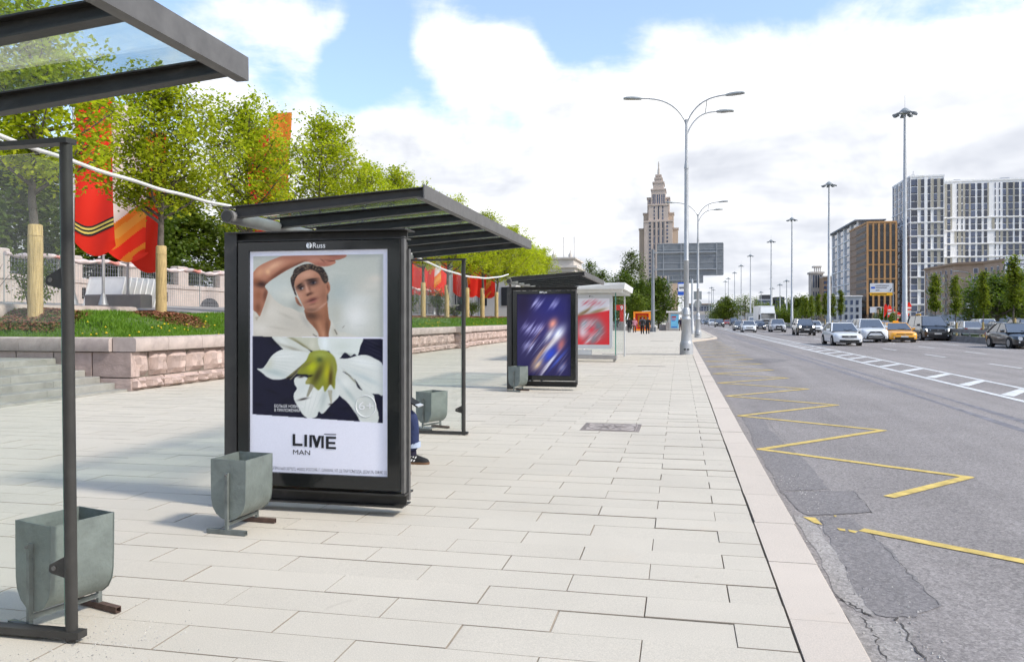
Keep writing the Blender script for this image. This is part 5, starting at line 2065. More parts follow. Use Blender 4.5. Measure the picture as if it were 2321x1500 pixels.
def leaves(mb, rr, cx, cy, cz, n, spread, size, flat=1.0):
    for _ in range(n):
        x, y, z = cx + rr.gauss(0, spread), cy + rr.gauss(0, spread), cz + rr.gauss(0, spread * flat)
        a, b, c = rr.uniform(0, 6.28), rr.uniform(-.7, 1.2), rr.uniform(0, 6.28)
        ca, sa, cb, sb = math.cos(a), math.sin(a), math.cos(b), math.sin(b)
        ux, uy, uz = ca * cb, sa * cb, -sb
        vx, vy, vz = -sa, ca, rr.uniform(-.5, .5)
        s_ = size * rr.uniform(.45, 1.45)
        w = s_ * .42
        k = len(mb.v)
        mb.v += [(x, y, z), (x + ux * s_ * .5 + vx * w, y + uy * s_ * .5 + vy * w, z + uz * s_ * .5 + vz * w),
                 (x + ux * s_, y + uy * s_, z + uz * s_), (x + ux * s_ * .5 - vx * w, y + uy * s_ * .5 - vy * w, z + uz * s_ * .5 - vz * w)]
        mb.f.append((k, k + 1, k + 2, k + 3)); mb.mi.append(0)


def make_tree(seed, h, r, z_fork, leaf_n, leaf_s, spread, limbs=22, trunk_r=.13, prof=None, lean=.0, up=.8, twig=5, dens=1.0):
    """returns (wood mesh, crown mesh); the origin is at the trunk base"""
    rr = random.Random(seed)
    wood, crown = MB(), MB()
    top = Vector((rr.uniform(-.2, .2) + lean, rr.uniform(-.2, .2), h))
    lead = []
    for k in range(9):
        t = k / 8
        lead.append(Vector((top.x * t + rr.uniform(-.06, .06) * (k > 1), top.y * t + rr.uniform(-.06, .06) * (k > 1), h * t)))
    wood.tube(lead, [trunk_r * (1 - .93 * (k / 8) ** .8) + .008 for k in range(9)], 7)
    prof = prof or (lambda t: (math.sin(math.pi * min(1, .12 + .88 * t) ** .75) ** .8) * (1 - .25 * t))
    def leadp(z):
        t = max(0, min(.999, z / h)) * 8
        i = int(t)
        return lead[i].lerp(lead[i + 1], t - i)
    for k in range(limbs):
        t = (k + rr.random()) / limbs
        z = z_fork + (h - z_fork) * (t ** 1.15) * .93
        a = k * 2.399 + rr.uniform(-.4, .4)
        ln = r * prof(t) * rr.uniform(.80, 1.14)
        st_ = leadp(z)
        rise = up * ln * rr.uniform(.7, 1.25)
        end = st_ + Vector((math.cos(a) * ln, math.sin(a) * ln, rise))
        mid = st_.lerp(end, .5) + Vector((rr.uniform(-.1, .1), rr.uniform(-.1, .1), -rise * .12))
        wr = max(.012, trunk_r * .42 * (1 - .75 * t))
        wood.tube([st_, mid, end], [wr, wr * .6, .008], 5)
        nn_ = max(3, int(twig * (.6 + ln / r)))
        for q in range(nn_):
            u_ = rr.uniform(.22, 1.05)
            b = st_.lerp(mid, u_ * 2) if u_ < .5 else mid.lerp(end, (u_ - .5) * 2)
            tw = b + Vector((rr.gauss(0, .30), rr.gauss(0, .30), rr.uniform(-.16, .42))) * (r / 1.8)
            wood.tube([b, tw], [.011, .005], 3, False)
            leaves(crown, rr, tw.x, tw.y, tw.z, int(leaf_n * rr.uniform(.4, 1.6) * dens), spread, leaf_s, .85)
    for q in range(7):
        leaves(crown, rr, top.x + rr.gauss(0, .1), top.y + rr.gauss(0, .1), h - rr.uniform(-.1, .9), int(leaf_n * .6), spread * .7, leaf_s)
    wm = wood.mesh('trunk', 60, fix=False)
    for p in wm.polygons:
        p.use_smooth = True
    cm_ = crown.mesh('crown', None, fix=False)
    return wm, cm_


row_var = [make_tree(100 + i, 6.8 + .2 * i, 1.95, 2.6, 46, .105, .16, 30, .125, twig=9, prof=lambda t: (math.sin(math.pi * min(1, .14 + .80 * t) ** .8) ** .9) * (1 - .42 * t)) for i in range(4)]
wrap = MB()
wrap.lathe([(.150, -.05), (.152, .3), (.146, .9), (.150, 1.5), (.142, 1.98), (.12, 2.0)], 16)
for zz_ in (.5, 1.1, 1.75):
    wrap.lathe([(.153, zz_), (.156, zz_ + .008), (.153, zz_ + .016)], 16)
wrap_me = wrap.mesh('reed_wrap', 50)
names = ['behind the corner glass', 'right of the flags, beside the poster shelter', 'just left of the poster shelter roof', 'above the poster shelter roof',
         'fifth along the lawn, over the shelter roof', 'sixth along the lawn, over the shelter roof', 'first seen under the poster shelter roof edge', 'second seen through the far shelter glass',
         'at the right edge of the far glass post', 'third from the violet poster shelter', 'second from the violet poster shelter', 'next to the violet poster shelter post',
         'behind the violet poster shelter roof', 'near the end of the row beyond the shelters', 'last in the row before the ornate white building']
rr = random.Random(8)
for i in range(15):
    ty = 15.0 + 4.6 * i
    tx = -14.0 + rr.uniform(-.15, .15)
    if i == 0:
        tx, ty = -15.05, 16.2
    wm, cm_ = row_var[i % 4]
    t = thing('lime_tree', 'green reed wrapped tree ' + names[i], 'tree', (tx, ty, lawn_z(tx, ty) + .0), R(rr.uniform(0, 360)), group='young trees along the lawn')
    link('trunk', wm, M['bark'], t)
    link('reed_wrap', wrap_me, M['straw'], t)
    link('crown', cm_, M['leaf'], t)
    s_ = (1.12, .97, 1.0, 1.06, 1.0, 1.06)[i] if i < 6 else rr.uniform(.97, 1.08)
    t.scale = (s_ * 1.0, s_ * 1.0, s_)
# one more of the row stands left of the frame; its crown shows through the roof glass
t = thing('lime_tree', 'bright green young tree at the left edge, crown seen through the shelter roof glass', 'tree', (-16.9, 13.4, 1.5), R(70), group='young trees along the lawn')
link('trunk', row_var[2][0], M['bark'], t)
link('reed_wrap', wrap_me, M['straw'], t)
link('crown', row_var[2][1], M['leaf'], t)
t.scale = (.85, .85, .95)

# park trees behind the balustrade
park_var = [make_tree(300 + i, 7.5 + i * .8, 3.3, .6, 60, .25, .36, 30, .16, twig=8, up=.5) for i in range(3)]
plist = [(-33, 22, 1.0, 'leaf_mid', 'dark park tree behind the left glass panel'), (-34, 28, 1.05, 'leaf_dark', 'dark park tree left of the flags behind the balustrade'),
         (-32, 34, .9, 'leaf_mid', 'dark park tree behind the red flags'), (-31, 40, .85, 'leaf_dark', 'dark park tree behind the mesh fence'),
         (-32, 46, .9, 'leaf_mid', 'dark park tree left of the poster shelter post'), (-30, 52, .9, 'leaf_dark', 'dark park tree hidden behind the poster shelter'),
         (-30, 60, 1.0, 'leaf_mid', 'dark park tree behind the poster lightbox'), (-31, 70, .95, 'leaf_dark', 'dark park tree seen past the lightbox edge'),
         (-29, 79, .9, 'leaf_dark', 'dark park tree behind the far flags'), (-28, 90, .9, 'leaf_mid', 'dark park tree behind the end of the tree row')]
for i, (x, y, s_, lm_, lab) in enumerate(plist):
    wm, cm_ = park_var[i % 3]
    t = thing('park_tree', lab, 'tree', (x, y, 2.8), R(i * 77), group='park trees behind the balustrade')
    link('trunk', wm, M['bark'], t)
    c_ = link('crown', cm_.copy() if lm_ == 'leaf_dark' else cm_, M[lm_], t)
    if c_.data.materials[0] != M[lm_]:
        c_.data = cm_.copy()
        c_.data.materials.clear()
        c_.data.materials.append(M[lm_])
    t.scale = (s_ * 1.15, s_ * 1.15, s_)


def make_bush(seed, r, h, n, leaf=.09):
    rr = random.Random(seed)
    wood, crown = MB(), MB()
    for k in range(14):
        a = rr.uniform(0, 6.28)
        q = rr.uniform(.2, 1) * r
        e = (q * math.cos(a), q * math.sin(a), h * rr.uniform(.6, 1.0) * (1 - .25 * q / r))
        wood.tube([(q * .15 * math.cos(a), q * .15 * math.sin(a), 0), (e[0] * .5, e[1] * .5, e[2] * .6), e], [.018, .012, .005], 4)
        for j in range(4):
            leaves(crown, rr, e[0] + rr.gauss(0, .12), e[1] + rr.gauss(0, .12), e[2] * rr.uniform(.45, 1.05), n, .13, leaf)
    return wood.mesh('stems', None, False), crown.mesh('foliage', None, False)


bush_var = [make_bush(500 + i, .7, 1.0 + .25 * i, 22) for i in range(3)]
bl = [(-17.2, 16.9, .9, 1.7, 'leafless reddish shrub stems left of the first reed wrapped trunk'), (-17.4, 18.6, .8, 1.6, 'thin shrub just right of the first reed wrapped trunk'),
      (-16.6, 41.0, 1.0, 1.0, 'round green shrub under the trees seen past the lightbox'), (-16.5, 44.3, 1.2, 1.1, 'grey green shrub between the first two far trunks'),
      (-16.4, 46.5, 1.1, 1.0, 'grey green shrub left of the second far trunk'), (-16.6, 53.5, 1.0, 1.6, 'tall shrub behind the far glass post'),
      (-16.6, 58.0, 1.1, 1.0, 'low shrub between the third and fourth far trunks'), (-16.6, 62.5, 1.1, 1.0, 'low shrub left of the violet poster shelter')]
for i, (x, y, s_, sz, lab) in enumerate(bl):
    wm, cm_ = bush_var[i % 3]
    t = thing('shrub', lab, 'shrub', (x, y, 1.72), R(i * 50), group='shrubs behind the trees')
    link('stems', wm, M['bark'], t)
    if not (i == 0):
        c_ = link('foliage', cm_, M['leaf_mid'], t)
    t.scale = (s_, s_, s_ * sz)

# ------------------------------------------------------------------ flags on tall poles
M['flag_red'] = leaf_mat('red flag cloth', (0.78, 0.030, 0.018), (0.80, 0.034, 0.02), 0.35)
M['flag_white'] = leaf_mat('white flag cloth', (0.74, 0.70, 0.72), (0.74, 0.70, 0.72), 0.30)
M['flag_orange'] = leaf_mat('orange flag cloth', (0.80, 0.24, 0.03), (0.80, 0.22, 0.03), 0.35)
M['flag_yellow'] = leaf_mat('amber flag cloth', (0.80, 0.36, 0.07), (0.80, 0.36, 0.07), 0.35)
M['ribbon_black'] = mat('black ribbon stripe', (0.02, 0.02, 0.02), 0.8)
M['ribbon_gold'] = mat('gold ribbon stripe', (0.70, 0.52, 0.12), 0.8)
M['pole'] = mat('galvanised pole', (0.42, 0.42, 0.43), 0.45, metal=0.4, var=0.1, vscale=4)


def flag(label, x, y, z, style, h=7.3, w=1.15, ang=0.0, top=10.9, seed=0):
    t = thing('flag', label, 'flag', (x, y, z), ang, group='tall flags behind the lawn')
    MB().tube([(0, 0, 0), (0, 0, top - z)], [.05, .03], 10).build('pole', M['pole'], t, 40)
    MB().lathe([(.17, 0), (.15, .06), (.07, .35), (.055, .4)], 10).build('pole_base', M['pole'], t, 40)
    rr = random.Random(seed)
    zt_ = top - z - .1
    zb_ = zt_ - h
    def P(u, v):
        """u across 0..1, v down 0..1: cloth hanging with folds"""
        fold = .10 * u * math.sin(v * 9 + seed + u * 3) + .13 * u * math.sin(v * 3.1 + seed * 2.3) + .05 * math.sin(u * 7 + v * 4 + seed)
        sagg = .35 * u * u * (v ** 3)
        edge = .0
        ww = w * (1 - .12 * math.sin(v * 2.2 + seed) ** 2 * (v < .98))
        rnd_ = .45 * max(0, v - .93) / .07 * max(0, u - .55) / .45
        rnd_ = max(0, v - .90) / .10 * ((u - .5) * 2) ** 2
        return (.06 + ww * u, fold, zt_ - h * v + .40 * rnd_ - sagg * .25)
    nu, nv = 24, 110
    cl = MB()
    def style_of(u, v):
        if style == 'red' or style == 'ribbon':
            return 0
        if style == 'mixed':
            d = (1 - v) * h - u * 1.1     # diagonal bands in the lower part
            if d > 1.05: return 1
            if d > .80: return 2
            if d > .45: return 3
            if d > .15: return 2
            if d > -.35: return 0
            return 2 if d > -.6 else 0
        if style == 'white':
            return 1 if v < .6 else 0
        return 2
    for j in range(nv + 1):
        for i in range(nu + 1):
            cl.v.append(P(i / nu, j / nv))
    for j in range(nv):
        for i in range(nu):
            a = j * (nu + 1) + i
            cl.f.append((a, a + 1, a + nu + 2, a + nu + 1))
            cl.mi.append(style_of((i + .5) / nu, (j + .5) / nv))
    me = cl.mesh('cloth', 80, fix=False)
    o = link('cloth', me, [M['flag_red'], M['flag_white'], M['flag_orange'], M['flag_yellow']], t)
    if style == 'ribbon':
        for k in range(5):
            rb = MB()
            pts = []
            for q in range(13):
                u = q / 12
                v = .80 + .012 * k + (.03 * math.sin(u * 5) if u < .5 else .03 * math.sin(2.5) - (u - .5) * .11)
                p = P(u, v)
                pts.append(p)
            for a, b in zip(pts[:-1], pts[1:]):
                dz = .034
                rb.quadv([(a[0], a[1] - .02, a[2] - dz), (b[0], b[1] - .02, b[2] - dz), (b[0], b[1] - .02, b[2] + dz), (a[0], a[1] - .02, a[2] + dz)])
            rb.build('ribbon_stripe', M['ribbon_black'] if k % 2 == 0 else M['ribbon_gold'], o)
    for zz_ in np.linspace(zb_ + .2, zt_ - .2, 6):
        MB().tube([(.0, 0, zz_), (.09, 0, zz_)], .012, 5).build('ring', M['pole'], t)
    return t


flag('red flag with a black and gold ribbon, left of the white flag', X_at(166, 22.0), 22.0, 2.02, 'ribbon', 5.3, 1.2, R(28), 9.0, 1)
flag('white flag with red and orange diagonal bands between two red flags', X_at(234, 23.3), 23.3, 2.02, 'mixed', 5.3, 1.3, R(28), 8.9, 2)
flag('plain red flag right of the white flag behind the second tree', X_at(290, 24.5), 24.5, 2.02, 'red', 5.0, 1.2, R(30), 8.3, 3)
flag('tall orange flag showing its top above the trees left of the shelter roof', X_at(610, 35.2), 35.2, 2.0, 'orange', 7.6, 1.2, 0, 11.6, 4)
flag('red flag half hidden in the third tree', X_at(560, 34.0), 34.0, 2.0, 'red', 7.6, 1.2, 0, 10.6, 5)
flag('white flag glimpsed between the crowns above the shelter roof', X_at(735, 38.5), 38.5, 2.0, 'mixed', 7.2, 1.2, 0, 10.9, 6)
far = [('red flag at the lightbox edge among the far trunks', 917, 'red'), ('striped orange flag with white bands above the draped barrier', 933, 'white'), ('red flag behind the first far trunk', 952, 'red'),
       ('white and orange flag right of the first far trunk', 968, 'mixed'), ('single red flag in the gap between two far trunks', 984, 'red'), ('red flag left of the far glass post', 1025, 'red'),
       ('white flag behind the far glass post', 1035, 'mixed'), ('red flag right of the far glass post', 1050, 'red'), ('red flag left of the fourth far trunk', 1072, 'red'), ('white and red flag over the fourth far trunk', 1086, 'mixed'), ('rightmost red flag before the grey building', 1092, 'red')]
for i, (lab, px, stl) in enumerate(far):
    Yf = 60 + i * 1.2
    flag(lab, X_at(px, Yf), Yf, 1.9, stl, 6.4, 1.25, R(28), 10.0, 7 + i)

# ------------------------------------------------------------------ balustrade wall at the back of the terrace
M['pinkstone'] = mat('pale pink render', (0.50, 0.42, 0.38), 0.85, var=0.10, vscale=1.2, dirt=(.40, .32, .28), dscale=.6, dlo=.55, dhi=.8, rnd=.05)
M['darkiron'] = mat('dark railing', (0.05, 0.055, 0.06), 0.6)
ba = thing('balustrade_wall', 'pale pink stone terrace wall with pedestals and dark railing panels behind the flags', 'wall', (-26, 18, 2.1))
MB().box(-.5, 0, 0, 36, -.2, 1.05).build('wall_face', M['pinkstone'], ba)
for k in range(18):
    MB().box(-.02, .05, k * 2.0 + .006, k * 2.0 + 1.994, 1.05, 1.25).build('cornice_stone', M['pinkstone'], ba)
for k in range(24):
    if k % 2 or k in (14, 16):
        continue
    MB().box(-.01, .012, 1 + k * 1.45, 1.22 + k * 1.45, .35, .85).build('slit', M['ink'], ba)
ar = [(22.4 + .9 * math.cos(a), .15 + .75 * math.sin(a)) for a in np.linspace(0, math.pi, 15)]
MB().prism([(p[0], p[1] * .7) for p in ar], .002, .02, 'x').build('arch_niche', M['greycloth'], ba)
for k in range(10):
    MB().bevbox(-.45, .02, k * 3.9 + .0, k * 3.9 + .9, 1.25, 2.25, .05).build('pedestal', M['pinkstone'], ba)
    if k < 9:
        y0_, y1_ = k * 3.9 + .92, k * 3.9 + 3.88
        rl = MB().box(-.25, -.2, y0_, y1_, 1.95, 2.0).box(-.25, -.2, y0_, y1_, 1.3, 1.35).build('railing', M['darkiron'], ba)
        for q in np.arange(y0_ + .1, y1_, .16):
            MB().box(-.238, -.212, q, q + .05, 1.35, 1.95).build('baluster', M['darkiron'], rl)
# far end of terrace wall continues grey
M['greystone'] = mat('grey stone', (0.22, 0.20, 0.19), 0.85, var=.15, vscale=1.0)
gw = thing('grey_terrace_wall', 'low grey stone wall under the far flags', 'wall', (-22, 56, 1.7))
for k in range(10):
    MB().box(-.4, 0, k * 2.4 + .01, k * 2.4 + 2.39, 0, 1.3).build('wall_block', M['greystone'], gw)

# mesh construction fence draped with rolled cloth, and leaning panels
M['zinc'] = mat('zinc mesh', (0.45, 0.46, 0.46), 0.4, metal=0.5)
M['drape'] = mat('faded red and white tape', (0.62, 0.52, 0.50), 0.8, var=.25, vscale=1.5, dirt=(.58, .22, .18), dscale=.9, dlo=.5, dhi=.6)
def fence_panel(label, x, y, rz, red=False):
    t = thing('mesh_fence', label, 'fence', (x, y, 2.02), rz, group='mesh construction fences on the terrace')
    for q in (0, 2.9):
        MB().tube([(0, q, 0), (0, q, 1.9)], .024, 6).build('fence_post', M['zinc'], t)
    for zz_ in (.1, 1.85):
        MB().tube([(0, 0, zz_), (0, 2.9, zz_)], .018, 6).build('rail', M['zinc'], t)
    w = MB()
    for q in np.arange(.15, 2.9, .15):
        w.box(-.004, .004, q, q + .008, .1, 1.85)
    for q in np.arange(.25, 1.85, .2):
        w.box(-.0042, .0042, 0, 2.9, q, q + .008)
    o = w.build('wire_mesh', M['zinc'], t)
    pts = [(0.03, q, 1.88 - .05 * math.sin(q * 2.2) + .02 * math.sin(q * 9)) for q in np.linspace(0, 2.9, 14)]
    MB().tube(pts, [.09 * (1 + .3 * math.sin(q * 5.0)) for q in range(14)], 7).build('rolled_cloth', M['drape'], t, 60)
for i in range(7):
    fence_panel('mesh fence panel %s' % ('at the far left behind the corner glass', 'left of the flag poles', 'behind the ribbon flag pole', 'behind the white flag pole', 'right of the second reed wrapped trunk', 'with drooping cloth near the shelter post', 'next to the poster shelter post')[i], -23.6, 24.0 + i * 2.95, R(-1))
for i in range(3):
    fence_panel('mesh fence panel %s' % ('among the far flags by the lightbox edge', 'draped in red between the far trunks', 'behind the second far trunk')[i], -20.2, 56.0 + i * 3.0, R(-1))
lp = thing('leaning_panels', 'white framed panels stacked leaning behind the second tree', 'panels', (-21.6, 26.4, 2.03))
for k in range(7):
    Mx = Matrix.Translation((0, k * .34, 0)) @ Matrix.Rotation(R(-18), 4, 'X')
    f = MB()
    f.box(-.8, .8, -.02, .02, 0, .05, 0, Mx).box(-.8, .8, -.02, .02, 1.15, 1.2, 0, Mx).box(-.8, -.74, -.02, .02, .05, 1.15, 0, Mx).box(.74, .8, -.02, .02, .05, 1.15, 0, Mx)
    f.box(-.74, .74, -.006, .006, .05, 1.15, 0, Mx)
    f.build('panel', M['paint_white'], lp)
cbx = thing('concrete_block', 'low grey concrete block at the foot of the flag poles', 'concrete block', (X_at(292, 24.6), 24.2, 1.98))
MB().bevbox(-1.2, 1.0, -.3, .3, -.05, .42, .04).build('block', M['greystone'], cbx)

# grey building with pale wall and white ornate building beyond the row
M['paleblock'] = mat('pale grey facade', (0.46, 0.44, 0.42), 0.85, var=.06, vscale=.4)
pg = thing('pale_building', 'pale grey building glimpsed between the last trunks', 'building', (X_at(1112, 84), 84, 0))
MB().box(-14, 2.8, 0, 14, 0, 9).build('wall', M['paleblock'], pg)
for k in range(5):
    for j in range(2):
        w_ = MB().box(1.2 - k * 2.6, 2.2 - k * 2.6, -.06, .0, 3.0 + j * 3, 5.0 + j * 3).build('window', M['ink'], pg)
MB().box(-14.2, 3.0, -.2, 14.2, 9, 9.4).build('cornice', M['paleblock'], pg)
M['cream_stone'] = mat('cream stone', (0.55, 0.50, 0.45), 0.85, var=.08, vscale=.5)
ow = thing('ornate_building', 'white ornate pavilion roof rising behind the end of the tree row', 'building', (X_at(1278, 150), 150, 0))
tz = Z_at(1278, 573, 150)
MB().box(-9, 1.6, 0, 12, 0, tz - 3.6).build('wall', M['cream_stone'], ow)
for k in range(5):
    MB().box(.9 - k * 1.9, 1.3 - k * 1.9, -.3, 0.0, 1, tz - 3.8).build('pilaster', M['cream_stone'], ow)
    MB().box(-.5 - k * 1.9, .5 - k * 1.9, -.06, 0.0, tz - 7.2, tz - 4.6).build('window', M['ink_grey'], ow)
for q, (e, z0_, z1_) in enumerate(((.5, tz - 3.6, tz - 2.9), (1.0, tz - 2.9, tz - 2.5), (.3, tz - 2.5, tz - 1.2), (.7, tz - 1.2, tz - .9))):
    MB().box(-9 - e, 1.6 + e, -e, 12 + e, z0_, z1_).build('cornice', M['cream_stone'], ow)
for k in range(3):
    MB().lathe([(.35, tz - .9), (.4, tz - .4), (.15, tz), (.03, tz + .7)], 10, 1.2 - k * 3.2, .4).build('finial', M['cream_stone'], ow, 50)
for k in (0, 1):
    MB().tube([(-.3 + k * 2.0, 2, tz - .9), (-.3 + k * 2.0, 2, tz + 3.2)], .06, 5).build('antenna', M['greystone'], ow)

# poplar and dark trees behind the walkers
def solo_tree(label, px, Y, pytop, rad, leafm, seed, fork=1.5, leaf_s=.28, n=26, limbs=26, up=.7, prof=None, base=0.0, name='park_tree', trunk=.2, spread=.42, group=None):
    h = Z_at(px, pytop, Y) - base
    wm, cm_ = make_tree(seed, h, rad, fork, n, leaf_s, spread, limbs, trunk, up=up, twig=7, prof=prof)
    t = thing(name, label, 'tree', (X_at(px, Y), Y, base), R(seed * 31), group=group)
    link('trunk', wm, M['bark'], t)
    link('crown', cm_, leafm, t)
    return t
solo_tree('pale feathery poplar standing left of the tall spired tower', 1430, 132, 568, 2.7, M['leaf_poplar'], 611, 2.0, .26, 26, 34, 1.3, name='poplar_tree', spread=.40)
solo_tree('dense dark tree filling the space below the poplar', 1412, 128, 622, 3.6, M['leaf_dark'], 612, 1.2, .30, 34, 28, .5, spread=.5)
solo_tree('dense dark tree directly left of the gantry post', 1452, 126, 640, 3.4, M['leaf_dark'], 613, 1.0, .30, 34, 28, .5, spread=.5)
solo_tree('dense dark tree between the two gantry posts', 1493, 128, 632, 3.3, M['leaf_dark'], 614, .8, .30, 36, 30, .5, spread=.5)
solo_tree('brighter green bush behind the pink coat walker', 1440, 118, 668, 2.2, M['leaf_mid'], 615, .6, .24, 30, 22, .5, spread=.4)
solo_tree('tree at the left of the red number stand', 1392, 122, 655, 2.6, M['leaf_mid'], 616, .8, .26, 30, 22, .5, spread=.42)
solo_tree('dark green tree right of the ornate building, behind the pale shelter', 1335, 140, 596, 3.4, M['leaf_mid'], 617, 1.5, .3, 30, 26, .5, spread=.5)
solo_tree('lower dark tree above the white shelter roof', 1368, 138, 618, 3.0, M['leaf_dark'], 618, 1.2, .3, 30, 24, .5, spread=.5)

# ------------------------------------------------------------------ street lamps, gantries, signs
M['lamp_grey'] = mat('silver lamp paint', (0.40, 0.41, 0.42), 0.42, metal=0.35, var=0.12, vscale=3, dirt=(.26, .25, .24), dscale=2.0, dlo=.6, dhi=.85)
M['lamp_head'] = mat('lamp head', (0.30, 0.32, 0.32), 0.4, metal=0.3)
M['lamp_lens'] = mat('lamp lens', (0.42, 0.41, 0.36), 0.3)
M['sign_back'] = mat('grey sign back', (0.20, 0.215, 0.23), 0.6, var=0.1, vscale=1.2, metal=0.2)
M['sign_rib'] = mat('sign ribs', (0.33, 0.35, 0.37), 0.5, metal=0.3)
M['gantry'] = mat('gantry paint', (0.20, 0.215, 0.235), 0.5, metal=0.2, var=0.1, vscale=2)


def street_lamp(label, loc, H=11.2, rz=0.0, gr='silver lamp posts along the kerb'):
    t = thing('street_lamp', label, 'street lamp', loc, rz, group=gr)
    MB().lathe([(.29, 0), (.29, .42), (.275, .47), (.27, .52), (.245, .56), (.235, .60), (.185, 1.45), (.215, 1.5), (.215, 1.56), (.18, 1.60), (.165, 1.72), (.18, 1.76), (.165, 1.80), (.155, 2.0), (.12, 2.05)], 20).build('base', M['lamp_grey'], t, 35)
    MB().lathe([(.115, 2.0), (.105, 4.1), (.118, 4.12), (.10, 4.16), (.085, 8.1), (.10, 8.12), (.10, 8.2), (.06, 8.5), (.055, 10.3)], 14).build('pole', M['lamp_grey'], t, 35)
    for k in range(2):
        MB().box(-.12 + k * .14, -.02 + k * .14, -.297, -.285, .20, .26).build('slot', M['ink'], t)
    def arm(sx, yo, zr, reach, rise, lab):
        pts = []
        for k in range(13):
            u = k / 12
            x = reach * u ** 1.25
            z = zr + rise * (1 - (1 - u) ** 2.6) + .12 * u
            pts.append((sx * (x + .0), yo * u, z))
        a = MB().tube(pts, .032, 8).build('arm', M['lamp_grey'], t, 60)
        e = Vector(pts[-1]); d = (e - Vector(pts[-2])).normalized()
        hd = MB()
        rings = []
        for s_, hw, zz_ in ((-.05, .05, .04), (.1, .12, .06), (.35, .16, .07), (.62, .14, .055), (.74, .06, .03)):
            c_ = e + d * s_
            rings.append([(c_.x, c_.y - hw, c_.z - .01), (c_.x, c_.y - hw * .6, c_.z + zz_), (c_.x, c_.y + hw * .6, c_.z + zz_), (c_.x, c_.y + hw, c_.z - .01), (c_.x, c_.y + hw * .7, c_.z - .05), (c_.x, c_.y - hw * .7, c_.z - .05)])
        h_ = hd.loft(rings).build('lamp_head', M['lamp_head'], a, 40)
        c_ = e + d * .38
        q = MB()
        q.loft([[(c_.x - .22 * sx, c_.y - .09, c_.z - .058 - .22 * d.z), (c_.x + .2 * sx, c_.y - .09, c_.z - .058 + .2 * d.z), (c_.x + .2 * sx, c_.y + .09, c_.z - .058 + .2 * d.z), (c_.x - .22 * sx, c_.y + .09, c_.z - .058 - .22 * d.z)],
                [(c_.x - .22 * sx, c_.y - .09, c_.z - .045 - .22 * d.z), (c_.x + .2 * sx, c_.y - .09, c_.z - .045 + .2 * d.z), (c_.x + .2 * sx, c_.y + .09, c_.z - .045 + .2 * d.z), (c_.x - .22 * sx, c_.y + .09, c_.z - .045 - .22 * d.z)]])
        q.build('lamp_lens', M['lamp_lens'], a)
        return pts
    arm(-1, -.05, 10.05, 2.0, 1.15, 'left')
    p1 = arm(1, -.05, 10.05, 1.72, 1.10, 'right')
    p2 = arm(1, .55, 9.5, 1.36, 1.10, 'right low')
    MB().tube([p1[7], p2[8]], .018, 6).build('strut', M['lamp_grey'], t)
    return t


street_lamp('tall silver three armed street lamp standing nearest on the kerb', (0.29, 35.7, 0))
street_lamp('second three armed street lamp behind the big sign board', (*ground(1582, 765), 0))
pt_ = thing('steel_post', 'plain steel post between the bus stop sign and the second lamp', 'post', (X_at(1569, 84), 84, 0))
MB().lathe([(.26, 0), (.26, .4), (.2, .5), (.17, 1.5), (.12, 1.6), (.10, Z_at(1569, 636, 84)), (.03, Z_at(1569, 632, 84))], 14).build('shaft', M['lamp_grey'], pt_, 35)
MB().lathe([(.30, 0), (.30, .08), (.27, .12)], 14).build('foot_ring', M['lamp_grey'], pt_, 35)


def gantry(label, px, Y, ztop, x0, x1, z0, z1, rows=6, cols=4):
    X0 = X_at(px, Y)
    t = thing('sign_gantry', label, 'road sign', (X0, Y, 0), group='road sign gantries seen from behind')
    MB().lathe([(.34, 0), (.28, .05), (.24, .5), (.22, .6), (.17, ztop)], 10).build('post', M['gantry'], t, 40)
    for k in range(4):
        MB().cbox(0, 0, .3, .72, .03, .6, R(45 * k)).build('gusset', M['gantry'], t)
    for zz_ in (z0 + (z1 - z0) * .20, z0 + (z1 - z0) * .72):
        MB().box(0, (x1 - X0) * .9, -.16, -.02, zz_ - .07, zz_ + .07).build('beam', M['sign_rib'], t)
    b = MB().prism(rrect(x0 - X0, x1 - X0, z0, z1, .15, 4), .06, .10, 'y').build('board', M['sign_back'], t, 30)
    for k in range(rows):
        zz_ = z0 + (z1 - z0) * k / (rows - 1)
        zz_ = min(max(zz_, z0 + .05), z1 - .05)
        MB().box(x0 - X0 + .05, x1 - X0 - .05, .02, .06, zz_ - .03, zz_ + .03).build('rib', M['sign_rib'], b)
    for k in range(cols):
        xx = x0 - X0 + (x1 - x0) * (.1 + .8 * k / (cols - 1))
        MB().box(xx - .05, xx + .05, -.02, .021, z0 + .1, z1 - .1).build('upright', M['sign_rib'], b)
    return t


Y1 = 97.5
gantry('big grey back of a road sign board on a cantilever post over the road', 1480, Y1, Z_at(1480, 565, Y1), X_at(1489, Y1), X_at(1640, Y1), Z_at(1560, 625, Y1), Z_at(1560, 551, Y1), 6, 4)
Y2 = 150
gantry('smaller second sign board behind the big one, lower', 1514, Y2, Z_at(1514, 600, Y2), X_at(1517, Y2), X_at(1594, Y2), Z_at(1560, 642, Y2), Z_at(1560, 608, Y2), 5, 4)
wire = MB().tube([(X_at(1455, 110), 110, Z_at(1455, 706, 110)), (X_at(1490, 125), 125, Z_at(1490, 703, 125)), (X_at(1530, 140), 140, Z_at(1530, 692, 140))], .03, 5).build('overhead_wire', M['cable'])
tag(wire, 'thin pale wire strung behind the gantry post', 'wire')

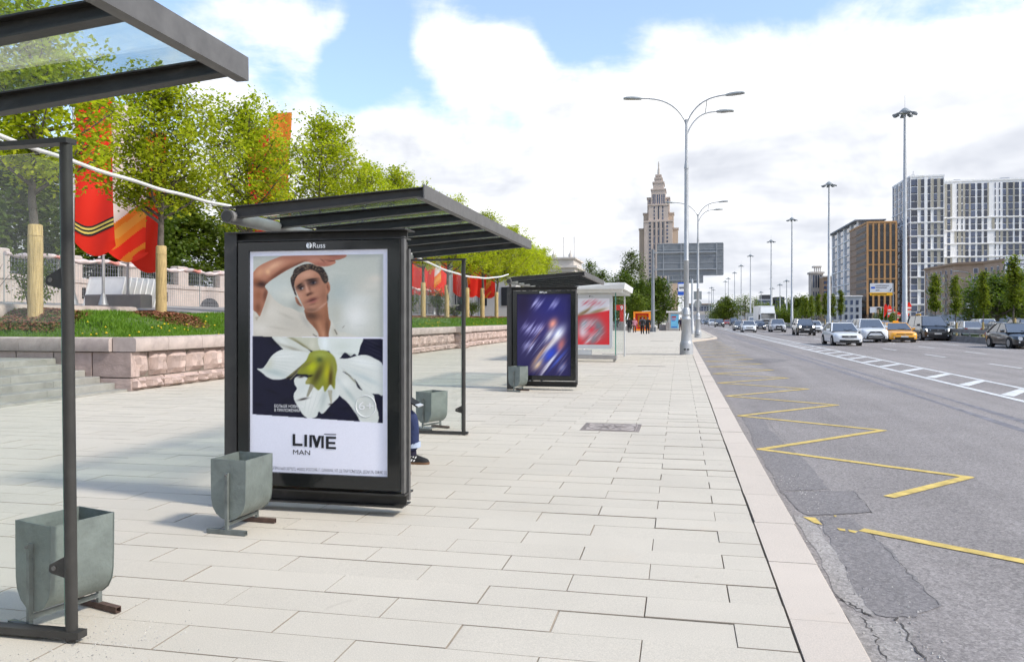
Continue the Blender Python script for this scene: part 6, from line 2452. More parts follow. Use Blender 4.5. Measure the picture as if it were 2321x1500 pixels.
# bus stop sign
M['sign_blue'] = mat('sign blue', (0.02, 0.10, 0.50), 0.4)
bs = thing('bus_stop_sign', 'blue and white bus stop sign with a bus symbol on a thin pole', 'bus stop sign', (X_at(1546, 62), 62, 0))
MB().tube([(0, .03, 0), (0, .03, 4.2)], .035, 8).build('pole', M['lamp_grey'], bs, 40)
zt_, zb_ = Z_at(1546, 640, 62), Z_at(1546, 669, 62)
bp = MB().prism(rrect(-.32, .34, zb_, zt_, .04, 3), -.02, .0, 'y').build('plate', M['sign_blue'], bs)
MB().box(-.28, .30, -.026, -.02, zb_ + .28, zt_ - .12).build('white_field', M['white'], bp)
bus = MB()
zc_ = (zb_ + zt_) / 2 + .08
bus.box(-.22, .24, -.032, -.026, zc_ - .05, zc_ + .02)
for k in range(5):
    bus.box(-.20 + k * .09, -.185 + k * .09, -.032, -.026, zc_ + .02, zc_ + .09)
bus.box(-.22, .24, -.032, -.026, zc_ + .09, zc_ + .115)
for q in (-.12, .14):
    bus.box(q - .03, q + .03, -.033, -.026, zc_ - .085, zc_ - .05)
bus.build('bus_symbol', M['ink'], bp)
# grey backs of small round and square signs beyond
ss_ = thing('traffic_sign', 'grey backs of square and round traffic signs behind the second lamp', 'traffic sign', (X_at(1581, 76), 76, 0))
MB().tube([(0, 0, 0), (0, 0, 4.6)], .04, 8).build('pole', M['lamp_grey'], ss_)
MB().box(-.35, .38, .04, .06, Z_at(1581, 679, 76), Z_at(1581, 660, 76)).build('square_plate', M['lamp_head'], ss_)
zc_ = Z_at(1581, 689, 76)
MB().prism([(.02 + .36 * math.cos(a), zc_ + .36 * math.sin(a)) for a in np.linspace(0, 2 * math.pi, 25)[:-1]], -.03, -.01, 'y').build('round_plate', M['lamp_head'], ss_)

# small pale kiosk with a blue poster
M['poster_blue'] = mat('blue poster', (0.16, 0.48, 0.72), 0.5, var=.15, vscale=1.0)
M['red'] = mat('red paint', (0.62, 0.022, 0.015), 0.5)
M['orange'] = mat('orange paint', (0.85, 0.26, 0.015), 0.5)
M['amber'] = mat('amber panel', (0.90, 0.38, 0.01), 0.5)
Yk = 108
kx = X_at(1511, Yk)
ks = thing('kiosk', 'small pale kiosk with a blue poster beside the lamp posts', 'kiosk', (kx, Yk, 0))
wk = X_at(1540, Yk) - kx
MB().box(.25, wk - .05, 0, 1.5, .1, 2.35).build('wall', M['pale_steel'], ks)
MB().box(-.05, wk + .1, -.3, 1.8, 2.4, 2.62).build('roof', M['paint_white'], ks)
MB().box(0, wk, -.1, 1.6, 0, .12).build('plinth', M['stone_grey'], ks)
pk = MB().box(.55, wk - .12, -.06, -.002, .35, 2.2).build('poster', M['poster_blue'], ks)
MB().box(.65, 1.25, -.066, -.06, 1.72, 1.90).box(.65, 1.2, -.066, -.06, 1.45, 1.55).build('poster_lettering', M['red'], pk)
MB().box(.65, wk - .3, -.066, -.06, .42, .55).box(.65, 1.1, -.066, -.06, 1.28, 1.36).build('poster_band', M['sign_blue'], pk)
MB().box(-.1, .35, -.4, .2, 0, 1.15).build('grey_cabinet', M['stone_grey'], ks)
bk = thing('stone_planter', 'long grey stone planter left of the kiosk', 'planter', (X_at(1503, Yk), Yk + 1, 0))
MB().bevbox(-.55, .35, -.4, .4, 0, .8, .06).build('trough', M['stone_grey'], bk)

# red stand with a white 9, steps and orange arch of frames
Yr = 112
rs_ = thing('number_stand', 'red steel stand carrying a white number 9', 'sign', (X_at(1404, Yr), Yr, 0))
zt_ = Z_at(1404, 691, Yr)
MB().box(.05, .55, 0, .4, 0, zt_).build('upright', M['red'], rs_)
MB().box(-.65, .85, -.05, .45, zt_ - .75, zt_ + .0).build('top_bar', M['red'], rs_)
text_obj('number', '9', M['white'], rs_, .12, -.06, zt_ - .72, height=.62, bold=.03)
stp = thing('steps', 'grey steps with white handrails left of the walkers', 'stairs', (X_at(1399, 107), 107, 0))
for k in range(8):
    MB().box(-1.4, 1.4, k * .3, 4, k * .15, k * .15 + .15 - .002).build('step', M['stone_grey'], stp)
MB().tube([(1.15, -.4, .6), (1.35, 2.2, 2.3)], .05, 6).build('handrail', M['paint_white'], stp)
MB().tube([(.9, -.2, .9), (.98, 2.2, 2.3)], .05, 6).build('handrail', M['paint_white'], stp)
oa = thing('frame_arch', 'orange and red walk-through arch of nested square frames', 'arch', (X_at(1455, 103), 103, 0))
hw = (X_at(1474, 103) - X_at(1435, 103)) / 2
for k, m_ in enumerate((M['orange'], M['red'], M['amber'], M['red'])):
    e = hw - k * .26
    z0_, z1_ = .05 + k * .22, Z_at(1455, 706, 103) - k * .22
    th = .24
    f = MB()
    f.box(-e, -e + th, k * .5, k * .5 + .45, z0_, z1_).box(e - th, e, k * .5, k * .5 + .45, z0_, z1_)
    f.box(-e + th, e - th, k * .5, k * .5 + .45, z1_ - th, z1_).box(-e + th, e - th, k * .5, k * .5 + .45, z0_, z0_ + th)
    f.build('frame', m_, oa)

# ------------------------------------------------------------------ tall floodlight masts
def mast(label, x, y, h=21.0):
    t = thing('light_mast', label, 'light mast', (x, y, 0), group='tall light masts in the median')
    MB().lathe([(.27, 0), (.25, 2.0), (.22, 2.05), (.10, h)], 12).build('pole', M['lamp_grey'], t, 40)
    MB().lathe([(.25, h - .35), (.45, h - .3), (.45, h - .12), (.2, h + .12), (.05, h + .2)], 12).build('crown_ring', M['lamp_head'], t, 40)
    for k in range(8):
        a = k * math.pi / 4
        d = Vector((math.cos(a), math.sin(a), 0))
        f = MB()
        f.tube([d * .5 + Vector((0, 0, h - .2)), d * .62 + Vector((0, 0, h - .3))], .05, 5)
        T = Matrix.Translation(d * .78 + Vector((0, 0, h - .36))) @ Matrix.Rotation(a, 4, 'Z') @ Matrix.Rotation(R(14), 4, 'Y')
        f.box(-.20, .22, -.16, .16, -.06, .06, 0, T)
        f.build('floodlight', M['gantry'], t)
    MB().tube([(0, 0, h), (0, 0, h + 1.3)], .012, 4).build('rod', M['lamp_head'], t)
    return t


mlist = [(2051, 250, 75), (1879, 415, 114), (1795, 495, 152), (1748, 545, 190), (1701, 578, 236), (1680, 601, 272), (1665, 617, 306), (1651, 630, 344), (1644, 637, 372)]
mnames = ['nearest tall light mast rising in front of the white apartment tower', 'second tall light mast left of the grey and orange towers', 'third tall light mast from the right', 'fourth light mast, behind the truck',
          'fifth light mast above the bare tree', 'sixth light mast at the lone round tree', 'seventh light mast from the right', 'eighth light mast, small and far', 'ninth light mast, smallest of the right row']
for (px, py, Y), nm in zip(mlist, mnames):
    X = X_at(px, Y)
    mast(nm, X, Y, Z_at(px, py, Y) - .0)
for (px, py, Y), nm in zip([(1613, 651, 330), (1617, 656, 380), (1607, 662, 420), (1725, 661, 330), (1750, 652, 300), (1768, 644, 280), (1783, 635, 250)],
                           ['far light mast just right of the second lamp', 'far light mast behind the traffic signs', 'farthest light mast over the overpass', 'far mast above the dark office blocks', 'far mast behind the fourth mast', 'far mast left of the third mast foot', 'far mast right of the dark office blocks']):
    mast(nm, X_at(px, Y), Y, Z_at(px, py, Y))

# ------------------------------------------------------------------ median barrier, guard rails, hedge trees
M['concrete'] = mat('grimy concrete', (0.17, 0.16, 0.15), 0.9, var=0.25, vscale=1.5)
M['rail'] = mat('grimy guard rail', (0.23, 0.225, 0.22), 0.6, metal=0.4, var=0.25, vscale=2)
br = thing('median_barrier', 'grimy concrete and steel barrier along the near edge of the median', 'barrier', (20.5, 30, 0))
for k in range(40):
    MB().prism([(-.25, ROADZ), (.25, ROADZ), (.2, .06), (.10, .30), (-.10, .30), (-.2, .06)], k * 4 + .02, k * 4 + 3.98, 'y').build('concrete_unit', M['concrete'], br)
for k in range(80):
    MB().box(-.05, .05, k * 2 + .9, k * 2 + 1.0, .30, .72).build('rail_post', M['rail'], br)
for k in range(40):
    MB().prism([(-.09, .52), (-.06, .60), (-.09, .67), (-.06, .74), (-.09, .82), (-.05, .82), (-.03, .74), (-.05, .67), (-.03, .60), (-.05, .52)], k * 4, k * 4 + 3.99, 'y').build('rail_beam', M['rail'], br)
for bi, (bx_, lab) in enumerate(((27.6, 'double guard rail on the far side of the median'), (46.5, 'guard rail beyond the opposite carriageway'))):
    g2 = thing('guard_rail', lab, 'guard rail', (bx_, 40, 0))
    for k in range(36):
        MB().box(-.05, .05, k * 4, k * 4 + .14, -.13, 1.05).build('rail_post', M['rail'], g2)
    for k in range(36):
        for z_ in (.50, .86):
            MB().box(-.08, .06, k * 4 + .003, k * 4 + 3.997, z_, z_ + .24).build('rail_beam', M['rail'], g2)

hed = [make_tree(700 + i, 5.6 + .4 * i, .58, 2.3, 22, .16, .15, 24, .07, prof=lambda t: (.55 + .45 * math.sin(t * 7.0 + .5) ** 2) * (1 - .45 * t), up=.9, twig=5) for i in range(3)]
wr2 = MB().lathe([(.10, 0), (.10, 1.5), (.08, 1.52)], 10).mesh('reed_wrap', 40)
hlist = [(2300, 62, 575), (2228, 66, 610), (2168, 72, 618), (2119, 78, 617), (1906, 122, 655), (1887, 128, 662), (1870, 134, 663), (1855, 141, 664), (1840, 150, 666), (1828, 160, 672), (1820, 170, 670)]
hn = ['nearest, at the right edge over the black car', 'with two tiers of foliage behind the black car', 'in front of the brown corner block', 'behind the black van', 'rightmost of the far six, below the grey tower',
      'second of the far six', 'beside the second light mast', 'left of the second light mast', 'fifth of the far group', 'sixth of the far group', 'leftmost of the far group']
for i, ((px, Y, pyt), nm) in enumerate(zip(hlist, hn)):
    wm, cm_ = hed[i % 3]
    X = X_at(px, Y)
    h = Z_at(px, pyt, Y)
    t = thing('median_tree', 'slim median tree ' + nm, 'tree', (X, Y, .02), R(i * 67), group='slim clipped trees in the median')
    link('trunk', wm, M['bark'], t)
    link('reed_wrap', wr2, M['straw'], t)
    link('crown', cm_, M['leaf_hedge'], t)
    s_ = h / (5.9 + .4 * (i % 3))
    t.scale = (s_ * .95, s_ * .95, s_)

solo_tree('big dark spreading tree behind the black car at the right edge', 2262, 96, 636, 4.0, M['leaf_dark'], 801, 1.6, .28, 30, 34, .45, spread=.5, trunk=.3)
solo_tree('dark round tree at the very right edge', 2318, 100, 628, 4.2, M['leaf_dark'], 802, 1.6, .30, 36, 30, .45, spread=.5, trunk=.3)
solo_tree('small dark tree right of the brown corner block foot', 2213, 110, 672, 2.6, M['leaf_mid'], 803, 1.0, .25, 28, 22, .45, spread=.4)
solo_tree('lone round green tree in the road far ahead', 1646, 260, 679, 4.6, M['leaf_mid'], 804, 1.0, .40, 36, 26, .5, spread=.7, trunk=.3)
solo_tree('half bare spreading tree behind the fifth light mast', 1690, 250, 671, 4.4, M['leaf_mid'], 805, 2.0, .30, 10, 26, .6, spread=.5, trunk=.3)
solo_tree('thin bare crowned tree right of the half bare tree', 1712, 255, 676, 3.6, M['leaf_mid'], 806, 2.0, .30, 7, 22, .6, spread=.5, trunk=.25)
solo_tree('bushy green tree behind the truck', 1737, 270, 694, 5.5, M['leaf_mid'], 807, .8, .4, 30, 24, .3, spread=.7)
solo_tree('light green tree mound right of the dark offices', 1806, 330, 681, 9.0, M['leaf_mid'], 808, 1.0, .6, 40, 26, .3, spread=1.1)
solo_tree('low bushes under the overpass behind the truck', 1780, 240, 708, 4.0, M['leaf_mid'], 809, .5, .35, 28, 20, .3, spread=.6)
solo_tree('low bushes under the overpass left of the lone tree', 1628, 300, 708, 4.0, M['leaf_mid'], 810, .5, .4, 26, 18, .3, spread=.7)
solo_tree('low green bush by the red flags across the road', 2007, 170, 706, 2.2, M['leaf_mid'], 811, .5, .25, 22, 16, .4, spread=.4)

# ------------------------------------------------------------------ vehicles
M['carglass'] = mat('car glass', (0.035, 0.042, 0.052), 0.06, spec=1.0, metal=0.0)
M['carglass'].node_tree.nodes['Principled BSDF'].inputs['IOR'].default_value = 2.1
M['tyre'] = mat('tyre', (0.018, 0.018, 0.018), 0.85)
M['rim'] = mat('alloy rim', (0.32, 0.32, 0.33), 0.35, metal=0.7)
M['trim'] = mat('black trim', (0.014, 0.014, 0.015), 0.4)
M['headlamp'] = mat('headlamp', (0.55, 0.57, 0.60), 0.12, spec=0.8)
M['headlamp_on'] = mat('lit headlamp', (1.0, 0.98, 0.92), 0.2, emit=2.2)
M['plate'] = mat('number plate', (0.60, 0.60, 0.58), 0.5)
M['chrome'] = mat('chrome', (0.6, 0.6, 0.62), 0.15, metal=1.0)
M['taillamp'] = mat('tail lamp', (0.30, 0.012, 0.012), 0.25)
paints = {}


def paint(nm, col, coat=.6):
    if nm not in paints:
        paints[nm] = mat('car paint ' + nm, col, 0.28, spec=0.5, coat=coat, var=.03, vscale=2)
    return paints[nm]


def body_loft(mb, stations):
    rings = []
    for y, w, z0, zt in stations:
        zm = z0 + (zt - z0) * .55
        half = [(0, z0), (w * .88, z0), (w * .985, z0 + .06), (w, zm), (w * .985, zt - .10), (w * .93, zt - .035), (w * .75, zt), (w * .35, zt + .018), (0, zt + .022)]
        rings.append([(x, y, z) for x, z in half] + [(-x, y, z) for x, z in half[-2:0:-1]])
    mb.loft(rings)
    return mb


SPECS = {
    'sedan': dict(L=4.40, W=1.72, H=1.46, belt=.92, cowl=-1.02, wt=-.28, rt=.95, rb=1.72, hood=.80, clear=.19, wr=.31, wx=1.33, nose=.66),
    'coupe': dict(L=4.85, W=1.86, H=1.43, belt=.90, cowl=-1.05, wt=-.25, rt=1.0, rb=2.05, hood=.80, clear=.17, wr=.34, wx=1.43, nose=.66),
    'suv': dict(L=4.60, W=1.82, H=1.70, belt=1.06, cowl=-1.12, wt=-.48, rt=1.85, rb=2.12, hood=1.00, clear=.24, wr=.36, wx=1.35, nose=.86),
    'boxy': dict(L=4.50, W=1.82, H=1.72, belt=1.10, cowl=-1.05, wt=-.62, rt=2.0, rb=2.12, hood=1.08, clear=.26, wr=.37, wx=1.35, nose=.98),
    'hatch': dict(L=4.0, W=1.70, H=1.50, belt=.93, cowl=-1.0, wt=-.35, rt=1.35, rb=1.85, hood=.86, clear=.19, wr=.31, wx=1.25, nose=.70),
    'van': dict(L=5.1, W=1.93, H=1.95, belt=1.16, cowl=-1.70, wt=-.95, rt=2.42, rb=2.48, hood=1.08, clear=.22, wr=.34, wx=1.55, nose=.90),
}


def make_car(label, kind, loc, rz, pm, cat='car', grille='bar', lights='wide', taxi=False, lit=False, roofrail=False, drl=False, group='traffic coming along the avenue', trimlow=False):
    S = SPECS[kind]
    L, W, H = S['L'], S['W'], S['H']
    a, w = L / 2, W / 2
    t = thing('parked_car' if 'parked' in label else ('taxi' if taxi else ('van' if kind == 'van' else 'car')), label, cat, loc, rz, group=group)
    cl, bt, hd, ns = S['clear'], S['belt'], S['hood'], S['nose']
    sts = [(-a, w * .66, cl + .14, ns - .14), (-a + .06, w * .84, cl + .03, ns - .02), (-a + .20, w * .95, cl, ns + .05), (-a + .5, w * .99, cl, (ns + hd) / 2 + .03),
           (S['cowl'] - .02, w, cl, hd + .04), (S['cowl'] + .3, w, cl, bt), (0, w, cl, bt + .01), (S['rt'], w, cl, bt + .03), (a - .35, w * .985, cl + .02, bt + .04 if kind in ('sedan', 'coupe') else bt + .02),
           (a - .08, w * .92, cl + .06, bt - .02), (a, w * .80, cl + .14, bt - .14)]
    body_loft(MB(), sts).build('body', pm, t, 42)
    # cabin: dark interior, windows, roof, pillars
    wb, wtp = w * .93, w * .72
    zb, zt = bt - .02, H - .06
    c4 = [(S['cowl'], S['wt']), (S['rb'], S['rt'])]
    inner = MB()
    inner.loft([[(-wb + .03, S['cowl'] + .05, zb), (wb - .03, S['cowl'] + .05, zb), (wb - .03, S['rb'] - .05, zb), (-wb + .03, S['rb'] - .05, zb)],
                [(-wtp + .03, S['wt'] + .05, zt - .01), (wtp - .03, S['wt'] + .05, zt - .01), (wtp - .03, S['rt'] - .05, zt - .01), (-wtp + .03, S['rt'] - .05, zt - .01)]])
    inner.build('cabin', M['trim'], t)
    def pane(name, q, off):
        q = [Vector(p) for p in q]
        n = (q[1] - q[0]).cross(q[2] - q[0]).normalized() * off
        MB().loft([[p for p in q], [p + n for p in q]]).build(name, M['carglass'], t)
    pane('windscreen', [(-wb, S['cowl'], zb), (wb, S['cowl'], zb), (wtp, S['wt'], zt), (-wtp, S['wt'], zt)], .02)
    pane('rear_window', [(wb, S['rb'], zb), (-wb, S['rb'], zb), (-wtp, S['rt'], zt), (wtp, S['rt'], zt)], .02)
    ymid_b, ymid_t = (S['cowl'] + S['rb']) * .5 + .05, (S['wt'] + S['rt']) * .5
    for s_ in (-1, 1):
        pane('side_window', [(s_ * wb, S['cowl'] + .12, zb), (s_ * wb, ymid_b - .03, zb), (s_ * wtp, ymid_t - .03, zt), (s_ * wtp, S['wt'] + .06, zt)], .015 * s_)
        pane('side_window', [(s_ * wb, ymid_b + .03, zb), (s_ * wb, S['rb'] - .2, zb), (s_ * wtp, S['rt'] - .1, zt), (s_ * wtp, ymid_t + .03, zt)], .015 * s_)
        p = MB()
        p.tube([(s_ * wb, S['cowl'], zb - .02), (s_ * wtp, S['wt'], zt)], .045, 6)
        p.tube([(s_ * wb, S['rb'], zb - .02), (s_ * wtp, S['rt'], zt)], .08, 6)
        p.build('pillar', pm, t, 60)
        MB().tube([(s_ * wb, ymid_b, zb), (s_ * wtp, ymid_t, zt)], .035, 5).build('door_pillar', M['trim'], t)
        m_ = MB()
        mx = s_ * (w + .10)
        my = S['cowl'] + .28
        m_.loft([[(mx - .09, my - .07, bt + .00), (mx + .09, my - .07, bt + .01), (mx + .09, my - .07, bt + .13), (mx - .09, my - .07, bt + .12)],
                 [(mx - .11, my + .05, bt - .01), (mx + .10, my + .05, bt), (mx + .10, my + .05, bt + .15), (mx - .11, my + .05, bt + .14)]])
        m_.build('mirror', pm if kind != 'van' and not roofrail else M['trim'], t)
        for yv in (-S['wx'], S['wx']):
            MB().tube([(s_ * (w - .20), yv, S['wr']), (s_ * (w + .012), yv, S['wr'])], S['wr'] + .075, 20).build('wheel_arch', M['trim'], t, 40)
            wh = MB().tube([(s_ * (w - .19), yv, S['wr']), (s_ * (w + .03), yv, S['wr'])], S['wr'], 20).build('wheel', M['tyre'], t, 40)
            MB().tube([(s_ * (w - .0), yv, S['wr']), (s_ * (w + .038), yv, S['wr'])], S['wr'] * .66, 14).build('rim', M['rim'], wh, 40)
        if roofrail:
            MB().tube([(s_ * wtp, S['wt'] + .3, H + .02), (s_ * wtp, S['rt'] - .2, H + .02)], .025, 5).build('roof_rail', M['trim'], t)
    rf = MB()
    rings = []
    for q, ex, zz in ((0, .03, zt - .012), (1, .02, zt + .03), (2, -.10, H - .005), (3, -.35, H)):
        rings.append([(-wtp - ex * .6, S['wt'] - ex, zz), (wtp + ex * .6, S['wt'] - ex, zz), (wtp + ex * .6, S['rt'] + ex, zz), (-wtp - ex * .6, S['rt'] + ex, zz)])
    rf.loft(rings).build('roof', pm, t, 50)
    # front details
    fy = -a
    lz = ns - .02
    zg = (cl + ns) / 2 + .06
    hl = M['headlamp_on'] if lit else M['headlamp']
    for s_ in (-1, 1):
        h_ = MB()
        if lights == 'round':
            h_.tube([(s_ * w * .70, fy + .16, lz - .06), (s_ * w * .70, fy + .0, lz - .06)], .11, 14)
        elif lights == 'blade':
            h_.loft([[(s_ * w * .52, fy + .02, lz - .04), (s_ * w * .92, fy + .24, lz + .03), (s_ * w * .94, fy + .26, lz - .05), (s_ * w * .55, fy + .02, lz - .09)],
                     [(s_ * w * .52, fy + .22, lz - .04), (s_ * w * .92, fy + .5, lz + .03), (s_ * w * .94, fy + .5, lz - .05), (s_ * w * .55, fy + .22, lz - .09)]])
        else:
            h_.loft([[(s_ * w * .50, fy + .015, lz - .02), (s_ * w * .90, fy + .17, lz + .05), (s_ * w * .955, fy + .24, lz - .06), (s_ * w * .58, fy + .02, lz - .15)],
                     [(s_ * w * .50, fy + .25, lz - .02), (s_ * w * .90, fy + .45, lz + .05), (s_ * w * .955, fy + .5, lz - .06), (s_ * w * .58, fy + .25, lz - .15)]])
        h_.build('headlight', hl, t)
        if drl:
            MB().cbox(s_ * w * .80, fy + .10, lz - .05, .05, .12, .20, 0, 0, Matrix.Rotation(R(18) * s_, 4, 'Y')).build('running_light', M['headlamp_on'], t)
        MB().tube([(s_ * w * .74, fy + .14, cl + .19), (s_ * w * .74, fy + .02, cl + .19)], .055, 8).build('fog_light', M['headlamp'], t)
        MB().box(s_ * w * .62, s_ * w * .90, a - .06, a + .012, bt - .22, bt - .06).build('tail_light', M['taillamp'], t)
    if grille == 'bar':
        MB().cbox(0, fy + .06, lz - .06, w * 1.0, .14, .13).build('grille', M['trim'], t)
        MB().cbox(0, fy - .015, lz - .06, w * .96, .01, .018).build('grille_bar', M['chrome'], t)
    elif grille == 'big':
        g_ = MB()
        g_.loft([[(-w * .40, fy - .015, lz + .0), (w * .40, fy - .015, lz + .0), (w * .48, fy - .015, zg - .04), (w * .34, fy - .015, zg - .20), (-w * .34, fy - .015, zg - .20), (-w * .48, fy - .015, zg - .04)],
                 [(-w * .40, fy + .15, lz + .0), (w * .40, fy + .15, lz + .0), (w * .48, fy + .15, zg - .04), (w * .34, fy + .15, zg - .20), (-w * .34, fy + .15, zg - .20), (-w * .48, fy + .15, zg - .04)]])
        g_.build('grille', M['trim'], t)
    elif grille == 'shield':
        g_ = MB()
        for s_ in (-1, 1):
            g_.tube([(s_ * w * .35, fy - .0, lz - .05), (s_ * w * .55, fy + .02, zg - .06), (s_ * w * .84, fy + .1, cl + .10)], .05, 5)
        g_.box(-w * .36, w * .36, fy - .02, fy + .14, lz - .14, lz - .03)
        g_.box(-w * .52, w * .52, fy - .018, fy + .1, cl + .10, zg - .10)
        g_.build('grille', M['trim'], t)
        MB().cbox(0, fy - .03, cl + .14, w * 1.1, .04, .04).build('skid_bar', M['chrome'], t)
    else:
        MB().cbox(0, fy + .04, lz - .04, w * 1.15, .1, .05).build('grille', M['trim'], t)
    MB().cbox(0, fy + .07, cl + .13, w * 1.35, .16, .12 if not trimlow else .2).build('lower_intake', M['trim'], t)
    MB().cbox(0, fy + .10, cl + .015, w * 1.6, .2, .07).build('splitter', M['trim'], t)
    MB().cbox(0, fy - .028, zg - .06, .50, .012, .105).build('number_plate', M['plate'], t)
    MB().cbox(0, fy - .02, lz - .05, .13, .012, .07).build('badge', M['chrome'], t)
    MB().cbox(0, a + .01, bt - .36, .50, .012, .105).build('number_plate', M['plate'], t)
    for s_ in (-1, 1):
        wp = MB().tube([(s_ * .05 + .1, S['cowl'] - .02, zb + .03), (s_ * .05 - s_ * .3 + .2, S['cowl'] + .12, zb + .12)], .012, 4).build('wiper', M['trim'], t)
    if taxi:
        MB().bevbox(-.20, .20, .0 - .05, .0 + .09, H - .002, H + .11, .03).build('taxi_sign', M['amber'], t)
    return t


WHITE = paint('white', (0.70, 0.71, 0.72))
BLACK = paint('black', (0.012, 0.012, 0.014), 1.0)
GREYC = paint('grey', (0.17, 0.18, 0.20))
SILV = paint('silver', (0.40, 0.41, 0.43))
YEL = paint('yellow', (0.80, 0.36, 0.015))
DBLU = paint('dark blue', (0.03, 0.035, 0.055))
REDC = paint('red', (0.40, 0.02, 0.015))


def on_road(px, py):
    x, y = ground(px, py, ROADZ)
    return x, y


def put(label, kind, px, py, pm, rz=0.0, **kw):
    """px, py: where the middle of the front axle touches the road"""
    x, y = on_road(px, py)
    S = SPECS[kind]
    return make_car(label, kind, (x, y + S['wx'], ROADZ), R(rz), pm, **kw)


put('white sedan leading the traffic in the left lane', 'sedan', 1916, 783, WHITE, 2)
put('white crossover with black front bumper behind the white sedan', 'suv', 1978, 776, WHITE, 0, grille='shield', lights='blade', trimlow=True)
put('yellow taxi sedan with roof sign beside the white crossover', 'coupe', 2042, 775, YEL, 0, cat='taxi', grille='slim', lights='blade', taxi=True, lit=False, drl=False)
put('black passenger van with bright running lights right of the taxi', 'van', 2117, 772, BLACK, 0, cat='van', grille='bar', drl=True)
put('black rounded sedan cut by the right edge', 'sedan', 2322, 790, BLACK, 2, grille='slim', lights='round')
put('boxy black off-road car with lit round headlights', 'boxy', 1826, 760, BLACK, 0, lights='round', lit=True, roofrail=True, grille='slim')
put('white car mostly hidden behind the boxy black car', 'hatch', 1848, 754, WHITE, 0)
put('silver crossover with large dark grille right of the truck', 'suv', 1764, 752.5, SILV, 0, grille='big')
put('white hatchback in the left lane ahead of the grey sedan', 'hatch', 1698, 753, WHITE, 0)
put('grey sedan beside the white hatchback', 'sedan', 1678, 749.5, GREYC, 0, lit=True)
put('dark sedan right of the white hatchback', 'sedan', 1722, 748, DBLU, 0, lit=True)
put('black crossover in the distance in the left lane', 'suv', 1631, 741.5, BLACK, 0, lit=True)
put('white crossover in the distance next to the second lamp', 'suv', 1615, 738.5, WHITE, 0)
put('tall dark van in the distance behind the grey sedan', 'van', 1664, 738.5, DBLU, 0, cat='van')
put('small red car in the distance', 'hatch', 1648, 736.5, REDC, 0)
put('distant dark car behind the white crossover', 'sedan', 1604, 736, BLACK, 0)
put('distant white car left in the column', 'sedan', 1597, 735, WHITE, 0)
put('distant grey car at the head of the column', 'sedan', 1589, 733.5, GREYC, 0)
put('distant yellow taxi behind the grey sedan', 'sedan', 1692, 741, YEL, 0, cat='taxi', taxi=True)
put('distant white box van at the end of the column', 'van', 1637, 733, WHITE, 0, cat='van')
put('dark car roof behind the white sedan', 'sedan', 1924, 762, DBLU, 0)

# truck
Yt = 138
tx_ = X_at(1741, Yt)
tr = thing('truck', 'white heavy truck with a tall cab in the middle of the traffic', 'truck', (tx_, Yt, ROADZ))
TW = paint('truck white', (0.70, 0.70, 0.68), .2)
body = MB()
body.loft([[(-1.22, 0, .45), (1.22, 0, .45), (1.25, 2.2, .45), (-1.25, 2.2, .45)], [(-1.24, -.05, 1.3), (1.24, -.05, 1.3), (1.25, 2.2, 1.3), (-1.25, 2.2, 1.3)],
           [(-1.2, .05, 2.4), (1.2, .05, 2.4), (1.22, 2.2, 2.4), (-1.22, 2.2, 2.4)], [(-1.12, .35, 2.95), (1.12, .35, 2.95), (1.2, 2.2, 2.95), (-1.2, 2.2, 2.95)],
           [(-1.02, .8, 3.7), (1.02, .8, 3.7), (1.15, 2.2, 3.75), (-1.15, 2.2, 3.75)]])
body.build('cab', TW, tr, 30)
MB().box(-1.06, 1.06, -.06, .1, 1.75, 2.5).build('windscreen', M['carglass'], tr)
MB().box(-1.1, 1.1, -.25, .1, 2.52, 2.62).build('sun_visor', M['trim'], tr)
MB().box(-.95, .95, -.09, .0, 1.28, 1.55).build('grille', M['trim'], tr)
MB().box(-.85, .85, -.09, .0, .85, 1.12).build('grille', M['trim'], tr)
MB().box(-1.2, 1.2, -.10, .2, .40, .52).build('bumper', M['trim'], tr)
MB().box(-.25, .25, -.11, -.09, .55, .66).build('number_plate', M['plate'], tr)
for s_ in (-1, 1):
    MB().box(s_ * .85, s_ * 1.2, -.10, .05, .62, .82).build('headlight', M['headlamp'], tr)
    MB().box(s_ * 1.28, s_ * 1.52, .05, .25, 1.6, 2.4).build('mirror', M['trim'], tr)
    for yv in (1.1, 6.5, 7.8):
        MB().tube([(s_ * .9, yv, .5), (s_ * 1.22, yv, .5)], .5, 16).build('wheel', M['tyre'], tr, 40)
MB().box(-1.27, 1.27, 2.4, 12.5, 1.1, 3.95).build('trailer', TW, tr)
Yv = 165
lt = thing('box_truck', 'small grey box truck far behind the dark sedan', 'truck', (X_at(1708, Yv), Yv, ROADZ))
MB().box(-1.1, 1.1, 1.6, 6, .8, 2.9).build('cargo_box', M['lamp_head'], lt)
MB().loft([[(-.95, 0, .4), (.95, 0, .4), (.95, 1.6, .4), (-.95, 1.6, .4)], [(-.95, -.02, 1.2), (.95, -.02, 1.2), (.95, 1.6, 1.2), (-.95, 1.6, 1.2)], [(-.85, .45, 2.1), (.85, .45, 2.1), (.9, 1.6, 2.1), (-.9, 1.6, 2.1)]]).build('cab', TW, lt)
MB().loft([[(-.82, .02, 1.3), (.82, .02, 1.3), (.76, .36, 2.0), (-.76, .36, 2.0)], [(-.82, .2, 1.3), (.82, .2, 1.3), (.76, .5, 2.0), (-.76, .5, 2.0)]]).build('windscreen', M['carglass'], lt)
for s_ in (-1, 1):
    for yv in (.9, 4.6):
        MB().tube([(s_ * .7, yv, .4), (s_ * .98, yv, .4)], .4, 14).build('wheel', M['tyre'], lt, 40)

